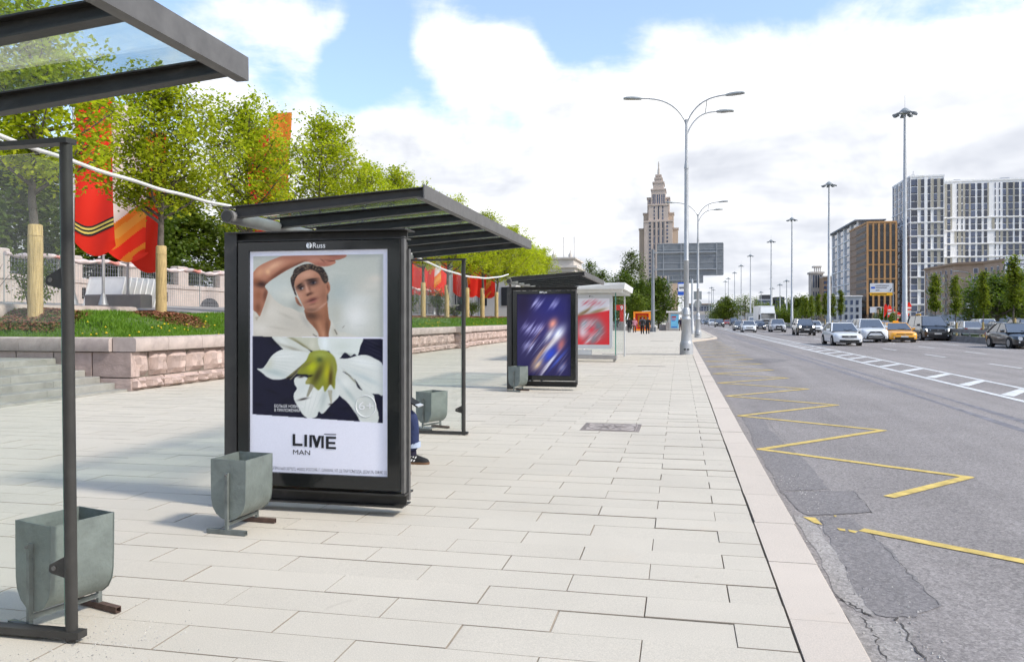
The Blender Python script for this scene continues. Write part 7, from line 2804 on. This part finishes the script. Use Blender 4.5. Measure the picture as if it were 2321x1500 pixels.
# cars on the opposite carriageway and parked along the buildings
opp = [(2130, 96, 'sedan', GREYC, 'grey car far side behind the van'), (2172, 84, 'sedan', WHITE, 'white car far side behind the slim trees'), (2190, 80, 'hatch', SILV, 'silver hatchback far side, tail showing'),
       (2222, 92, 'suv', WHITE, 'white car far side with orange lamps'), (2262, 86, 'sedan', BLACK, 'black car far side below the dark tree'), (2312, 78, 'suv', DBLU, 'dark tall car far side at the right edge'),
       (2075, 120, 'sedan', BLACK, 'black car far side right of the nearest mast'), (2000, 140, 'sedan', GREYC, 'grey car far side above the taxi'), (1955, 150, 'hatch', WHITE, 'white car far side above the white crossover'), (1925, 165, 'sedan', SILV, 'silver car far side above the white sedan')]
for i, (px, Y, kd, pm, lab) in enumerate(opp):
    make_car(lab, kd, (X_at(px, Y), Y, ROADZ), R(180), pm, group='cars on the opposite carriageway')

# ------------------------------------------------------------------ buildings
M['b_white'] = mat('white facade panel', (0.84, 0.82, 0.81), 0.7, var=.04, vscale=.3)
M['b_beige'] = mat('beige facade panel', (0.40, 0.37, 0.31), 0.75, var=.05, vscale=.3)
M['b_orange'] = mat('orange facade frame', (0.45, 0.245, 0.105), 0.7, var=.08, vscale=.3)
M['b_brown'] = mat('brown brick', (0.33, 0.235, 0.175), 0.85, var=.12, vscale=.5)
M['b_grey'] = mat('grey facade panel', (0.36, 0.37, 0.40), 0.7, var=.06, vscale=.3)
M['b_brick'] = mat('old brown brick', (0.44, 0.31, 0.225), 0.9, var=.15, vscale=.35, dirt=(.22, .16, .13), dscale=.15, dlo=.5, dhi=.75)
M['b_glass'] = mat('window glass', (0.055, 0.070, 0.115), 0.08, spec=0.6, rnd=.6)
M['b_glass'].node_tree.nodes['Principled BSDF'].inputs['IOR'].default_value = 1.55
M['b_smoke'] = mat('smoked glass', (0.03, 0.03, 0.034), 0.1, spec=.6, rnd=.4)
M['b_dark'] = mat('dark spandrel', (0.05, 0.05, 0.055), 0.5)
M['b_tan'] = mat('tan facade', (0.36, 0.24, 0.155), 0.85, var=.1, vscale=.3)
M['b_tower'] = mat('sandstone tower', (0.50, 0.395, 0.305), 0.85, var=.06, vscale=.2)
M['b_tower2'] = mat('pale tower stone', (0.52, 0.43, 0.37), 0.85, var=.06, vscale=.2)
M['b_beigew'] = mat('beige stone', (0.50, 0.45, 0.40), 0.85, var=.06, vscale=.3)
_wm = {}


def window(par, x, y, z, w, h, face='front', m='b_glass', name='window', t=.12):
    key = (round(w, 2), round(h, 2), face, m, t)
    if key not in _wm:
        if face == 'front':
            mb_ = MB().box(-w / 2, w / 2, -t, 0, 0, h)
        else:
            mb_ = MB().box(-t, 0, -w / 2, w / 2, 0, h)
        me_ = mb_.mesh(name)
        me_.materials.append(M[m])
        _wm[key] = me_
    o = bpy.data.objects.new(name, _wm[key])
    C.objects.link(o)
    o.parent = par
    o.location = (x, y, z)
    return o


# white apartment tower
Yw = 430
xl, xr = X_at(2063, Yw), X_at(2140, Yw)
ztw = Z_at(2063, 402, Yw)
dpt = 34
tw = thing('apartment_tower', 'white corner apartment tower, tallest of the new blocks on the right', 'building', (xl, Yw, 0))
Wt = xr - xl
MB().box(0, Wt, 0, dpt, 0, ztw).build('wall', M['b_white'], tw)
MB().box(-.2, Wt + .2, -.2, dpt, ztw, ztw + .8).build('parapet', M['b_white'], tw)
cols = [(.02, .21), (.32, .41), (.51, .60), (.70, .79), (.895, .975)]
groups = [(4, 3.72)] + [(2, 3.18)] * 8
rr = random.Random(6)
z = ztw - .7
for gi, (nf, fh) in enumerate(groups):
    for f in range(nf):
        z -= fh
        if z < 1:
            break
        for ci, (u0, u1) in enumerate(cols):
            window(tw, (u0 + u1) / 2 * Wt, -.02, z + .25, (u1 - u0) * Wt, fh - .75)
            window(tw, (u0 + u1) / 2 * Wt, -.02, z - .15, (u1 - u0) * Wt, .36, 'front', 'b_dark', 'spandrel', .08)
        for q in range(4):
            window(tw, -.02, 5.5 + q * 7.6, z + .25, 3.0, fh - .75, 'side')
            window(tw, -.02, 2.6 + q * 7.6, z + .25, 1.0, fh - .75, 'side')
    # beige panels in a changing rhythm
    for u0, u1 in ([(.215, .315), (.605, .695), (.795, .89)] if gi % 2 == 0 else [(.415, .505), (.795, .89)]):
        MB().box(u0 * Wt, u1 * Wt, -.10, 0, z + .2, z + nf * fh - .35).build('beige_panel', M['b_beige'], tw)
    MB().box(-.3, Wt + .02, -.45, -.0, z - .55, z + .0).build('band', M['b_white'], tw)
    MB().box(-.45, 0, 0, dpt, z - .55, z + .0).build('band', M['b_white'], tw)
    z -= .45
for u0, u1 in ((.415, .505), (.21, .22), (.60, .605), (.978, 1.0), (0, .018)):
    MB().box(u0 * Wt, u1 * Wt, -.35, -.0, 2, ztw - .2).build('pilaster', M['b_white'], tw)
for q in range(5):
    MB().box(-.35, 0, .4 + q * 7.6, 1.9 + q * 7.6, 2, ztw - .2).build('pilaster', M['b_grey'], tw)  # grey on the white tower: shade of this side put into the colour
MB().tube([(3, 6, ztw), (3, 6, ztw + 4)], .12, 5).box(2.2, 3.8, 5.9, 6.1, ztw + 2.2, ztw + 2.4).build('antenna', M['b_grey'], tw)

# wing to the right
Yx = 448
xl2, xr2 = X_at(2140, Yx), X_at(2345, Yx)
zw2 = Z_at(2140, 413, Yx)
wg = thing('apartment_wing', 'long white and beige apartment block running off the right edge', 'building', (xl2, Yx, 0))
Ww = xr2 - xl2
MB().box(0, Ww, 0, 18, 0, zw2).build('wall', M['b_white'], wg)
MB().box(0.01, Ww + .2, -.25, 18, zw2, zw2 + .8).build('parapet', M['b_white'], wg)
wc = [(.035, .068), (.145, .155), (.195, .207), (.238, .275), (.300, .348), (.372, .418), (.445, .480), (.565, .575), (.612, .624), (.655, .688), (.715, .762), (.785, .830), (.860, .892), (.93, .96)]
z = zw2 - .7
for gi, (nf, fh) in enumerate([(5, 3.5)] + [(2, 3.10)] * 7):
    for f in range(nf):
        z -= fh
        if z < 17:
            continue
        for u0, u1 in wc:
            window(wg, (u0 + u1) / 2 * Ww, -.02, z + .25, (u1 - u0) * Ww, fh - .7)
            if u1 - u0 > .03:
                window(wg, (u0 + u1) / 2 * Ww, -.02, z - .12, (u1 - u0) * Ww, .34, 'front', 'b_dark', 'spandrel', .08)
    if z < 15:
        break
    pats = [[(.0, .033), (.07, .09), (.157, .193), (.209, .236), (.277, .298), (.482, .50), (.69, .713), (.764, .783)], [(.0, .033), (.07, .09), (.53, .563), (.69, .713)], [(.115, .143), (.157, .193), (.209, .236), (.577, .61), (.626, .652), (.69, .713)],
            [(.157, .193), (.209, .236), (.42, .443), (.482, .50), (.69, .713), (.764, .783), (.832, .858)]]
    for u0, u1 in pats[gi % 4]:
        MB().box(u0 * Ww + .02, u1 * Ww, -.10, 0, z + .2, z + nf * fh - .3).build('beige_panel', M['b_beige'], wg)
    MB().box(.01, Ww, -.40, -.0, z - .6, z - .05).build('band', M['b_white'], wg)
    z -= .5
MB().box(6, 9, 4, 6, zw2 + .8, zw2 + 1.8).build('roof_unit', M['b_grey'], wg)
MB().box(28, 32, 4, 6, zw2 + .8, zw2 + 2.0).build('roof_unit', M['b_grey'], wg)

# orange framed tower and grey tower behind it
Yo = 425
xo0, xo1 = X_at(1966, Yo), X_at(2031, Yo)
zo_ = Z_at(1966, 505, Yo)
og = thing('orange_tower', 'brown tower with orange window frames left of the white tower', 'building', (xo0, Yo, 0))
Wo = xo1 - xo0
MB().box(0, Wo, 0, 42, 0, zo_).build('wall', M['b_brown'], og)
rows_o = [(zo_ - 13.4, 12.4)] + [(zo_ - 13.4 - 7.1 * (k + 1), 6.3) for k in range(5)]
for zz, hh in rows_o:
    if zz < .5:
        continue
    for c_ in range(5):
        x_ = Wo * (.10 + .20 * c_)
        nf = 4 if hh > 10 else 2
        for q in range(nf):
            window(og, x_, -.02, zz + q * hh / nf + .15, Wo * .11, hh / nf - .3, 'front', 'b_smoke')
            window(og, x_, -.02, zz + q * hh / nf - .12, Wo * .11, .26, 'front', 'b_dark', 'spandrel', .08)
    MB().box(-.3, Wo + .3, -.55, 0, zz - .75, zz - .2).build('frame_band', M['b_orange'], og)
for c_ in range(6):
    MB().box(Wo * (.20 * c_ - .033), Wo * (.20 * c_ + .033), -.5, 0, 4, zo_ - .2).build('frame_post', M['b_orange'], og)
MB().box(-.3, Wo + .3, -.55, 42, zo_ - .3, zo_ + .6).build('parapet', M['b_orange'], og)
for k in range(14):
    zz = zo_ - 3.6 - k * 3.5
    if zz < 1:
        break
    window(og, -.02, 14, zz, 22, 2.0, 'side', 'b_dark', 'window_strip')
    MB().box(-.25, 0, 1, 41, zz - .6, zz - .35).build('side_band', M['b_tan'], og)

Yg = 455
xg0, xg1 = X_at(1946, Yg), X_at(1998, Yg)
zg_ = Z_at(1946, 496, Yg)
gt = thing('grey_tower', 'blue grey tower with a thin overhanging roof behind the orange tower', 'building', (xg0, Yg, 0))
Wg = xg1 - xg0
MB().box(0, Wg, 0, 75, 0, zg_ - 1.2).build('wall', M['b_grey'], gt)
MB().box(-2.2, Wg + 2.0, -2.0, 78, zg_ - 1.2, zg_ - .6).build('roof', M['b_grey'], gt)
for k in range(13):
    zz = zg_ - 5.2 - k * 4.1
    if zz < 1:
        break
    for q in range(4):
        window(gt, -.02, 8 + q * 18, zz + .6, 7.0, 3.0, 'side')
    for q in range(4):
        window(gt, Wg * (.15 + .22 * q), -.02, zz + .6, Wg * .12, 2.8)
    if k % 2 == 1:
        MB().box(-.5, 0, 0, 75, zz - .3, zz + .3).build('band', M['b_white'], gt)
for q in range(5):
    MB().box(-.4, 0, -.0 + q * 18, 3 + q * 18, 2, zg_ - 1.3).build('pilaster', M['b_white'], gt)

# brown corner block in front
pts = [(X_at(2096, 350), 350), (X_at(2163, 318), 318), (X_at(2229, 312), 312), (X_at(2330, 285), 285)]
zc = Z_at(2163, 601, 318)
cb = thing('corner_block', 'old brown brick corner block with balconies below the white apartments', 'building', (pts[1][0], pts[1][1], 0))
loc = [(p[0] - pts[1][0], p[1] - pts[1][1]) for p in pts]
poly = loc + [(loc[3][0] + 12, loc[3][1] + 20), (loc[0][0] + 25, loc[0][1] + 20)]
MB().prism(poly, 0, zc, 'z').build('wall', M['b_brick'], cb)
def off(poly_, e):
    cx = sum(p[0] for p in poly_) / len(poly_)
    cy = sum(p[1] for p in poly_) / len(poly_)
    return [(p[0] + (p[0] - cx) / math.hypot(p[0] - cx, p[1] - cy) * e, p[1] + (p[1] - cy) / math.hypot(p[0] - cx, p[1] - cy) * e) for p in poly_]
MB().prism(off(poly, .9), zc, zc + .5, 'z').build('cornice', M['b_tan'], cb)
MB().prism(off(poly, .1), zc + .5, zc + .9, 'z').build('roof', M['b_brown'], cb)
MB().prism(off(poly, .25), 0, 3.2, 'z').build('ground_floor', M['b_grey'], cb)
for k, n_ in ((0, 6), (1, 2), (2, 7)):
    a, b = Vector(loc[k]), Vector(loc[k + 1])
    d = (b - a).normalized()
    ang = math.atan2(d.y, d.x)
    for f in range(6):
        for q in range(n_):
            p = a.lerp(b, (q + .5) / n_) + Vector((d.y, -d.x)) * .05
            if k == 1 and q == 0:
                continue
            o = window(cb, p.x, p.y, 4.0 + f * 3.0 * (zc - 4) / 18.5, 1.3, 1.7)
            o.rotation_euler = (0, 0, ang)
            fr_ = window(cb, p.x, p.y, 3.9 + f * 3.0 * (zc - 4) / 18.5, 1.6, 1.9, 'front', 'b_white', 'window_frame', .06)
            fr_.rotation_euler = (0, 0, ang)
            if k != 1 and q % 3 == 1:
                o = MB().box(-1.2, 1.2, -1.1, 0, 0, 1.05).build('balcony', M['b_beige'], cb)
                o.location = (p.x, p.y, 3.2 + f * 3.0 * (zc - 4) / 18.5)
                o.rotation_euler = (0, 0, ang)

# far small tower with a loggia top and tan block
Yf = 560
fx0, fx1 = X_at(1839, Yf), X_at(1866, Yf)
zf_ = Z_at(1852, 620, Yf)
ft = thing('loggia_tower', 'slim pale tower with an open loggia top left of the tan block', 'building', (fx0, Yf, 0))
Wf = fx1 - fx0
MB().box(0, Wf, 0, 12, 0, zf_).build('wall', M['b_beigew'], ft)
MB().box(-.8, Wf + .8, -.8, 12.8, zf_, zf_ + 1.2).build('cornice', M['b_beigew'], ft)
for q in range(4):
    MB().box(Wf * (.28 + .16 * q), Wf * (.28 + .16 * q) + .6, 2, 2.6, zf_ + 1.2, zf_ + 4.2).build('loggia_post', M['b_beigew'], ft)
MB().box(Wf * .2, Wf * .9, 1.5, 8, zf_ + 4.2, zf_ + 5.2).build('loggia_roof', M['b_beigew'], ft)
for q in range(4):
    window(ft, Wf * (.2 + .2 * q), -.02, zf_ - 9.5, Wf * .1, 8.5)
    for f in range(5):
        window(ft, Wf * (.2 + .2 * q), -.02, zf_ - 15.5 - f * 4.4, Wf * .1, 3.4)
tb_ = thing('tan_block', 'tan brick block with balconies left of the grey tower', 'building', (X_at(1866, 545), 545, 0))
Wb = X_at(1914, 545) - X_at(1866, 545)
zb2 = Z_at(1890, 628, 545)
MB().box(.02, Wb, 0, 20, 0, zb2).build('wall', M['b_tan'], tb_)
MB().box(0.01, Wb, -.6, 20, zb2, zb2 + .8).build('cornice', M['b_beigew'], tb_)
for f in range(8):
    for q, u in enumerate((.08, .2, .42, .55, .68, .86)):
        window(tb_, u * Wb, -.02, zb2 - 4.4 - f * 3.2, 1.3, 1.9)
    o = MB().box(.76 * Wb, .96 * Wb, -1.2, 0, zb2 - 5.2 - f * 3.2, zb2 - 4.1 - f * 3.2).build('balcony', M['b_beigew'], tb_)
for u in (.32, .48):
    MB().box(u * Wb, u * Wb + 1.6, -.6, 0, 2, zb2 - 6).build('bay', M['b_brown'], tb_)
lowb = thing('low_block', 'low grey block at the foot of the grey tower', 'building', (X_at(1895, 420), 420, 0))
MB().box(-2, 12, 0, 20, 0, Z_at(1895, 672, 420)).build('wall', M['b_grey'], lowb)
MB().box(-2.4, 12.4, -.4, 20, Z_at(1895, 672, 420), Z_at(1895, 670, 420)).build('cornice', M['b_white'], lowb)
for q in range(5):
    for f in range(3):
        window(lowb, -.5 + q * 2.6, -.02, 1.5 + f * 3.6, 1.2, 2.2)

# dark offices on the horizon
do = thing('dark_offices', 'pair of dark glass office blocks on the horizon above the truck', 'building', (X_at(1717, 700), 700, 0))
w1, w2, w3 = X_at(1752, 700) - X_at(1717, 700), X_at(1756, 700) - X_at(1717, 700), X_at(1778, 700) - X_at(1717, 700)
za, zb3, zc3 = Z_at(1735, 678, 700), Z_at(1735, 668, 700), Z_at(1765, 673, 700)
MB().box(0, w1, 0, 20, 0, za).build('wall', M['b_grey'], do)
MB().box(w1 * .25, w1 * .92, 2, 18, za, zb3).build('upper_storey', M['b_dark'], do)
MB().box(w2, w3, -1, 20, 0, zc3).build('wall', M['b_dark'], do)
for k in range(7):
    MB().box(.2, w1 - .2, -.15, 0, za - 2.6 - k * 3, za - 1.2 - k * 3).build('window_band', M['b_glass'], do)
    MB().box(w2 + .2, w3 - .2, -1.15, -1, zc3 - 2.6 - k * 3, zc3 - 1.2 - k * 3).build('window_band', M['b_glass'], do)

# overpass
ov = thing('overpass', 'pale concrete overpass crossing the avenue far ahead', 'bridge', (0, 440, 0))
xa_, xb2 = X_at(1530, 440), X_at(1945, 440)
zt2, zb4 = Z_at(1600, 705, 440), Z_at(1600, 713, 440)
MB().box(xa_, xb2, 0, 14, zb4, zt2).build('deck', M['b_beigew'], ov)
for k in range(9):
    x_ = xa_ + 8 + k * 12
    MB().box(x_, x_ + 1.2, 3, 10, -.2, zb4).build('pier', M['b_grey'], ov)
for k in range(26):
    MB().box(xa_ + k * 4, xa_ + k * 4 + .15, -.05, .1, zt2, zt2 + 1.2).build('railing_post', M['b_grey'], ov)
MB().box(xa_, xb2, -.02, .06, zt2 + 1.1, zt2 + 1.2).build('railing', M['b_grey'], ov)
stn = thing('station_hall', 'long low glass station hall above the overpass', 'building', (X_at(1555, 520), 520, 0))
ws = X_at(1615, 520) - X_at(1555, 520)
zs0, zs1 = Z_at(1600, 706, 520), Z_at(1600, 690, 520)
MB().box(0, ws, 0, 18, 0, zs1).build('wall', M['b_grey'], stn)
MB().box(-.5, ws + .5, -1, 18, zs1, zs1 + .6).build('roof', M['b_brown'], stn)
for q in range(9):
    window(stn, ws * (q + .5) / 9, -.02, zs0, ws * .08, (zs1 - zs0) * .7)
for (px0, px1, pyt, lab) in ((1660, 1690, 693, 'low violet block left of the half bare tree'), (1614, 1640, 701, 'faint low roofs behind the far masts'), (1745, 1830, 699, 'pale low terminal right of the dark offices')):
    bq = thing('far_block', lab, 'building', (X_at(px0, 620), 620, 0))
    wq = X_at(px1, 620) - X_at(px0, 620)
    hq = Z_at(px0, pyt, 620)
    MB().box(0, wq, 0, 15, 0, hq).build('wall', M['b_grey'], bq)
    MB().box(-.4, wq + .4, -.5, 15, hq, hq + .5).build('roof', M['b_white'], bq)
    for q in range(7):
        window(bq, wq * (q + .5) / 7, -.02, hq * .45, wq * .08, hq * .3)

# spired stone tower
Ys = 640
def sx2(px):
    return X_at(px, Ys)
cxp = 1493.0
c0 = sx2(cxp)
sp = thing('spired_tower', 'sandstone skyscraper with stepped crown and tall spire', 'building', (c0, Ys, 0))
def hwid(px_half):
    return sx2(cxp + px_half) - c0
def tz2(py):
    return Z_at(cxp, py, Ys)
tiers = [(44, 519, 750, 'b_tower', 20), (34, 485, 519, 'b_tower', 15), (25, 451, 485, 'b_tower2', 11), (31.5, 505, 750, 'b_tower2', -2), (22, 468, 505, 'b_tower2', 2), (16, 433, 470, 'b_tower2', 5), (12, 417, 433, 'b_tower2', 6), (8, 408, 417, 'b_tower2', 7), (5.5, 401, 408, 'b_tower2', 8)]
for i, (hp, pt, pb_, m_, yo) in enumerate(tiers):
    h_ = hwid(hp)
    z1_, z0_ = tz2(pt), max(0, tz2(pb_))
    MB().box(-h_, h_, -12 + yo * .4 - i * .01, 12 - yo * .3, z0_, z1_).build('tier', M[m_], sp)
    MB().box(-h_ - .5, h_ + .5, -12.5 + yo * .4, 12.5 - yo * .3, z1_ - .9, z1_ + .2).build('cornice', M['b_tower2'], sp)
MB().lathe([(hwid(3.2), tz2(401)), (hwid(2.6), tz2(385)), (hwid(2.0), tz2(385)), (hwid(1.3), tz2(371)), (hwid(.5), tz2(366))], 8).build('spire', M['b_beigew'], sp)
sw = MB()
def wrow(pxc, pw, pt, pb_, yo):
    x_ = sx2(pxc) - c0
    h_ = hwid(pw / 2)
    sw.box(x_ - h_, x_ + h_, -12.12 + yo, -12 + yo, tz2(pb_), tz2(pt))
yA, yB, yC, yD = 20 * .4, 15 * .4, 11 * .4, -2 * .4
for k in range(22):
    y_ = 524 + k * 8.3
    for pxc in (1465.5, 1522.5):
        wrow(pxc, 4, y_, y_ + 4.6, yA)
for k in range(24):
    y_ = 507 + k * 8.3
    for pxc in (1474.5, 1513):
        wrow(pxc, 4, y_, y_ + 4.6, yD - .03)
for k in range(14):
    y_ = 507 + k * 16.6
    for pxc in (1484, 1493.5, 1503):
        wrow(pxc, 2.8, y_, y_ + 14.2, yD - .03)
for pxc in (1484, 1503):
    for k in range(4):
        wrow(pxc, 2.8, 472 + k * 8, 478 + k * 8, .8)
wrow(1493.5, 2.8, 470, 501, .8)
for pxc in (1481.5, 1485.5, 1491.0, 1495.5, 1501, 1505.5):
    wrow(pxc, 2.4, 445, 466, 2.0)
for k in range(5):
    for pxc in (1472.5, 1514):
        wrow(pxc, 2.5, 456 + k * 9, 461 + k * 9, yC)
o = sw.build('windows', M['b_glass'], sp, fix=False)
o['kind'] = 'stuff'
for pxc in (1478.5, 1488.5, 1498.5, 1508.5):
    x_ = sx2(pxc) - c0
    MB().box(x_ - .45, x_ + .45, -13.4, -12.6, 0, tz2(506)).build('pilaster', M['b_tower2'], sp)

# ------------------------------------------------------------------ signs and flags across the road
M['sign_white'] = mat('white road sign', (0.60, 0.61, 0.63), 0.5)
M['sign_yellow'] = mat('yellow road sign', (0.80, 0.42, 0.01), 0.5)


def dirsign(label, px0, px1, pyt, pym, pyb, Y, postpx, seed=0):
    x0_, x1_ = X_at(px0, Y), X_at(px1, Y)
    xp = X_at(postpx, Y)
    t = thing('direction_sign', label, 'road sign', (xp, Y, 0), group='direction signs across the road')
    MB().tube([(0, .3, 0), (0, .3, Z_at(px0, pyt, Y))], .12, 8).build('post', M['gantry'], t, 40)
    p = MB().prism(rrect(x0_ - xp, x1_ - xp, Z_at(px0, pym, Y), Z_at(px0, pyt, Y), .12, 3), 0, .08, 'y').build('white_panel', M['sign_white'], t)
    p2 = MB().prism(rrect(x0_ - xp, x1_ - xp, Z_at(px0, pyb, Y), Z_at(px0, pym, Y) - .03, .12, 3), 0, .08, 'y').build('yellow_panel', M['sign_yellow'], t)
    wdt = x1_ - x0_
    zt_, zm_, zb_ = Z_at(px0, pyt, Y), Z_at(px0, pym, Y), Z_at(px0, pyb, Y)
    q = MB()
    for k, (u0, u1, v) in enumerate(((.25, .85, .25), (.25, .75, .48), (.25, .42, .76))):
        z_ = zt_ + (zm_ - zt_) * v
        q.box(x0_ - xp + wdt * u0, x0_ - xp + wdt * u1, -.02, 0, z_ - .08, z_ + .08)
    q.build('text_line', M['ink_grey'], p)
    MB().box(x0_ - xp + wdt * .05, x0_ - xp + wdt * .22, -.02, 0, zt_ + (zm_ - zt_) * .58, zt_ + (zm_ - zt_) * .38).build('blue_tag', M['sign_blue'], p)
    MB().tube([(x1_ - xp - wdt * .1, -.02, zm_ + .3), (x1_ - xp - wdt * .05, -.02, zm_ + .8)], .09, 5).build('arrow', M['ink'], p)
    MB().box(x0_ - xp + wdt * .06, x0_ - xp + wdt * .75, -.02, 0, (zm_ + zb_) / 2 - .1, (zm_ + zb_) / 2 + .05).build('text_line', M['ink'], p2)


dirsign('white and yellow direction sign in front of the orange tower', 1972, 2023, 642, 663, 670, 170, 2025)
dirsign('white and yellow direction sign at the right edge behind the slim tree', 2278, 2340, 580, 620, 633, 118, 2345)
dirsign('small white and yellow sign between the masts and the brown corner block', 2076, 2088, 705, 711, 716, 150, 2082)
bb_ = thing('billboard', 'bright billboard screen with a dark haired portrait below the direction sign', 'billboard', (X_at(1985, 190), 190, 0))
hwb = (X_at(1998, 190) - X_at(1972, 190)) / 2
zb5, zt5 = Z_at(1985, 709, 190), Z_at(1985, 695.5, 190)
MB().tube([(0, .2, 0), (0, .2, zb5)], .15, 6).build('post', M['gantry'], bb_)
sc_ = MB().box(-hwb, hwb, 0, .15, zb5, zt5).build('screen', M['sign_white'], bb_)
MB().box(hwb * .15, hwb * .75, -.02, 0, zb5 + .02, zt5 - .2).build('portrait', M['skin'], sc_)
MB().lathe([(.55, zt5 - .55), (.5, zt5 - .2), (.2, zt5 - .05)], 8, hwb * .55, .3).build('portrait_hair', M['hair'], sc_)
hp = MB().box(hwb * .55, hwb * .85, -.03, -.021, zb5 + .05, zt5 - .25).build('portrait_shadow', M['ink'], sc_)
for i, (px, Y, pyt) in enumerate(((2003, 165, 687), (2012, 168, 690), (2020, 171, 697), (2044, 160, 683), (2056, 158, 683), (2033, 172, 706))):
    t = thing('banner_flag', ['leftmost red feather banner across the road', 'second red and white feather banner', 'third red feather banner left of the nearest mast', 'red feather banner at the nearest mast', 'red banner right of the nearest mast', 'small red and white banner low by the mast'][i], 'flag', (X_at(px, Y), Y, 0), group='red feather banners across the road')
    h = Z_at(px, pyt, Y)
    MB().tube([(0, 0, 0), (0, 0, h * .8), (.15, 0, h)], .035, 5).build('pole', M['pole'], t)
    f = MB()
    for k in range(9):
        z0_, z1_ = h * (.42 + .06 * k), h * (.42 + .06 * (k + 1))
        wv = lambda zz: .75 * math.sin(min(1, (zz / h - .36) / .5) * 1.7) * (1 - max(0, zz / h - .85) * 3)
        f.quadv([(.03, .02 * math.sin(k), z0_), (max(.05, wv(z0_)), .08 * math.sin(k), z0_), (max(.05, wv(z1_)), .08 * math.sin(k + 1), z1_), (.03, .02 * math.sin(k + 1), z1_)], 1 if k in (2, 3, 5) and i != 0 else 0)
    f.build('cloth', [M['flag_red'], M['flag_white']], t)
# slender lamps on the far pavement
for i, (px, Y, pyt) in enumerate(((2202, 112, 624), (2206, 108, 640))):
    X = X_at(px, Y)
    t = thing('far_lamp', ['green grey lamp post in front of the dark trees across the road', 'shorter lamp post with white sign plates across the road'][i], 'street lamp', (X, Y, 0), group='lamp posts across the road')
    h = Z_at(px, pyt, Y)
    MB().tube([(0, 0, 0), (0, 0, h)], [.12, .07], 8).build('pole', M['gantry'], t, 40)
    a = MB().tube([(0, 0, h), (-.6, 0, h + .4), (-1.6, 0, h + .55)], .05, 6).build('arm', M['gantry'], t)
    MB().bevbox(-2.1, -1.5, -.12, .12, h + .5, h + .62, .03).build('lamp_head', M['lamp_head'], a)
    if i == 1:
        for q in (-.9, .15):
            MB().box(q, q + .6, -.2, -.15, 2.9, 3.5).build('plate', M['white'], t)

bpy.data.scenes.remove(TMP)
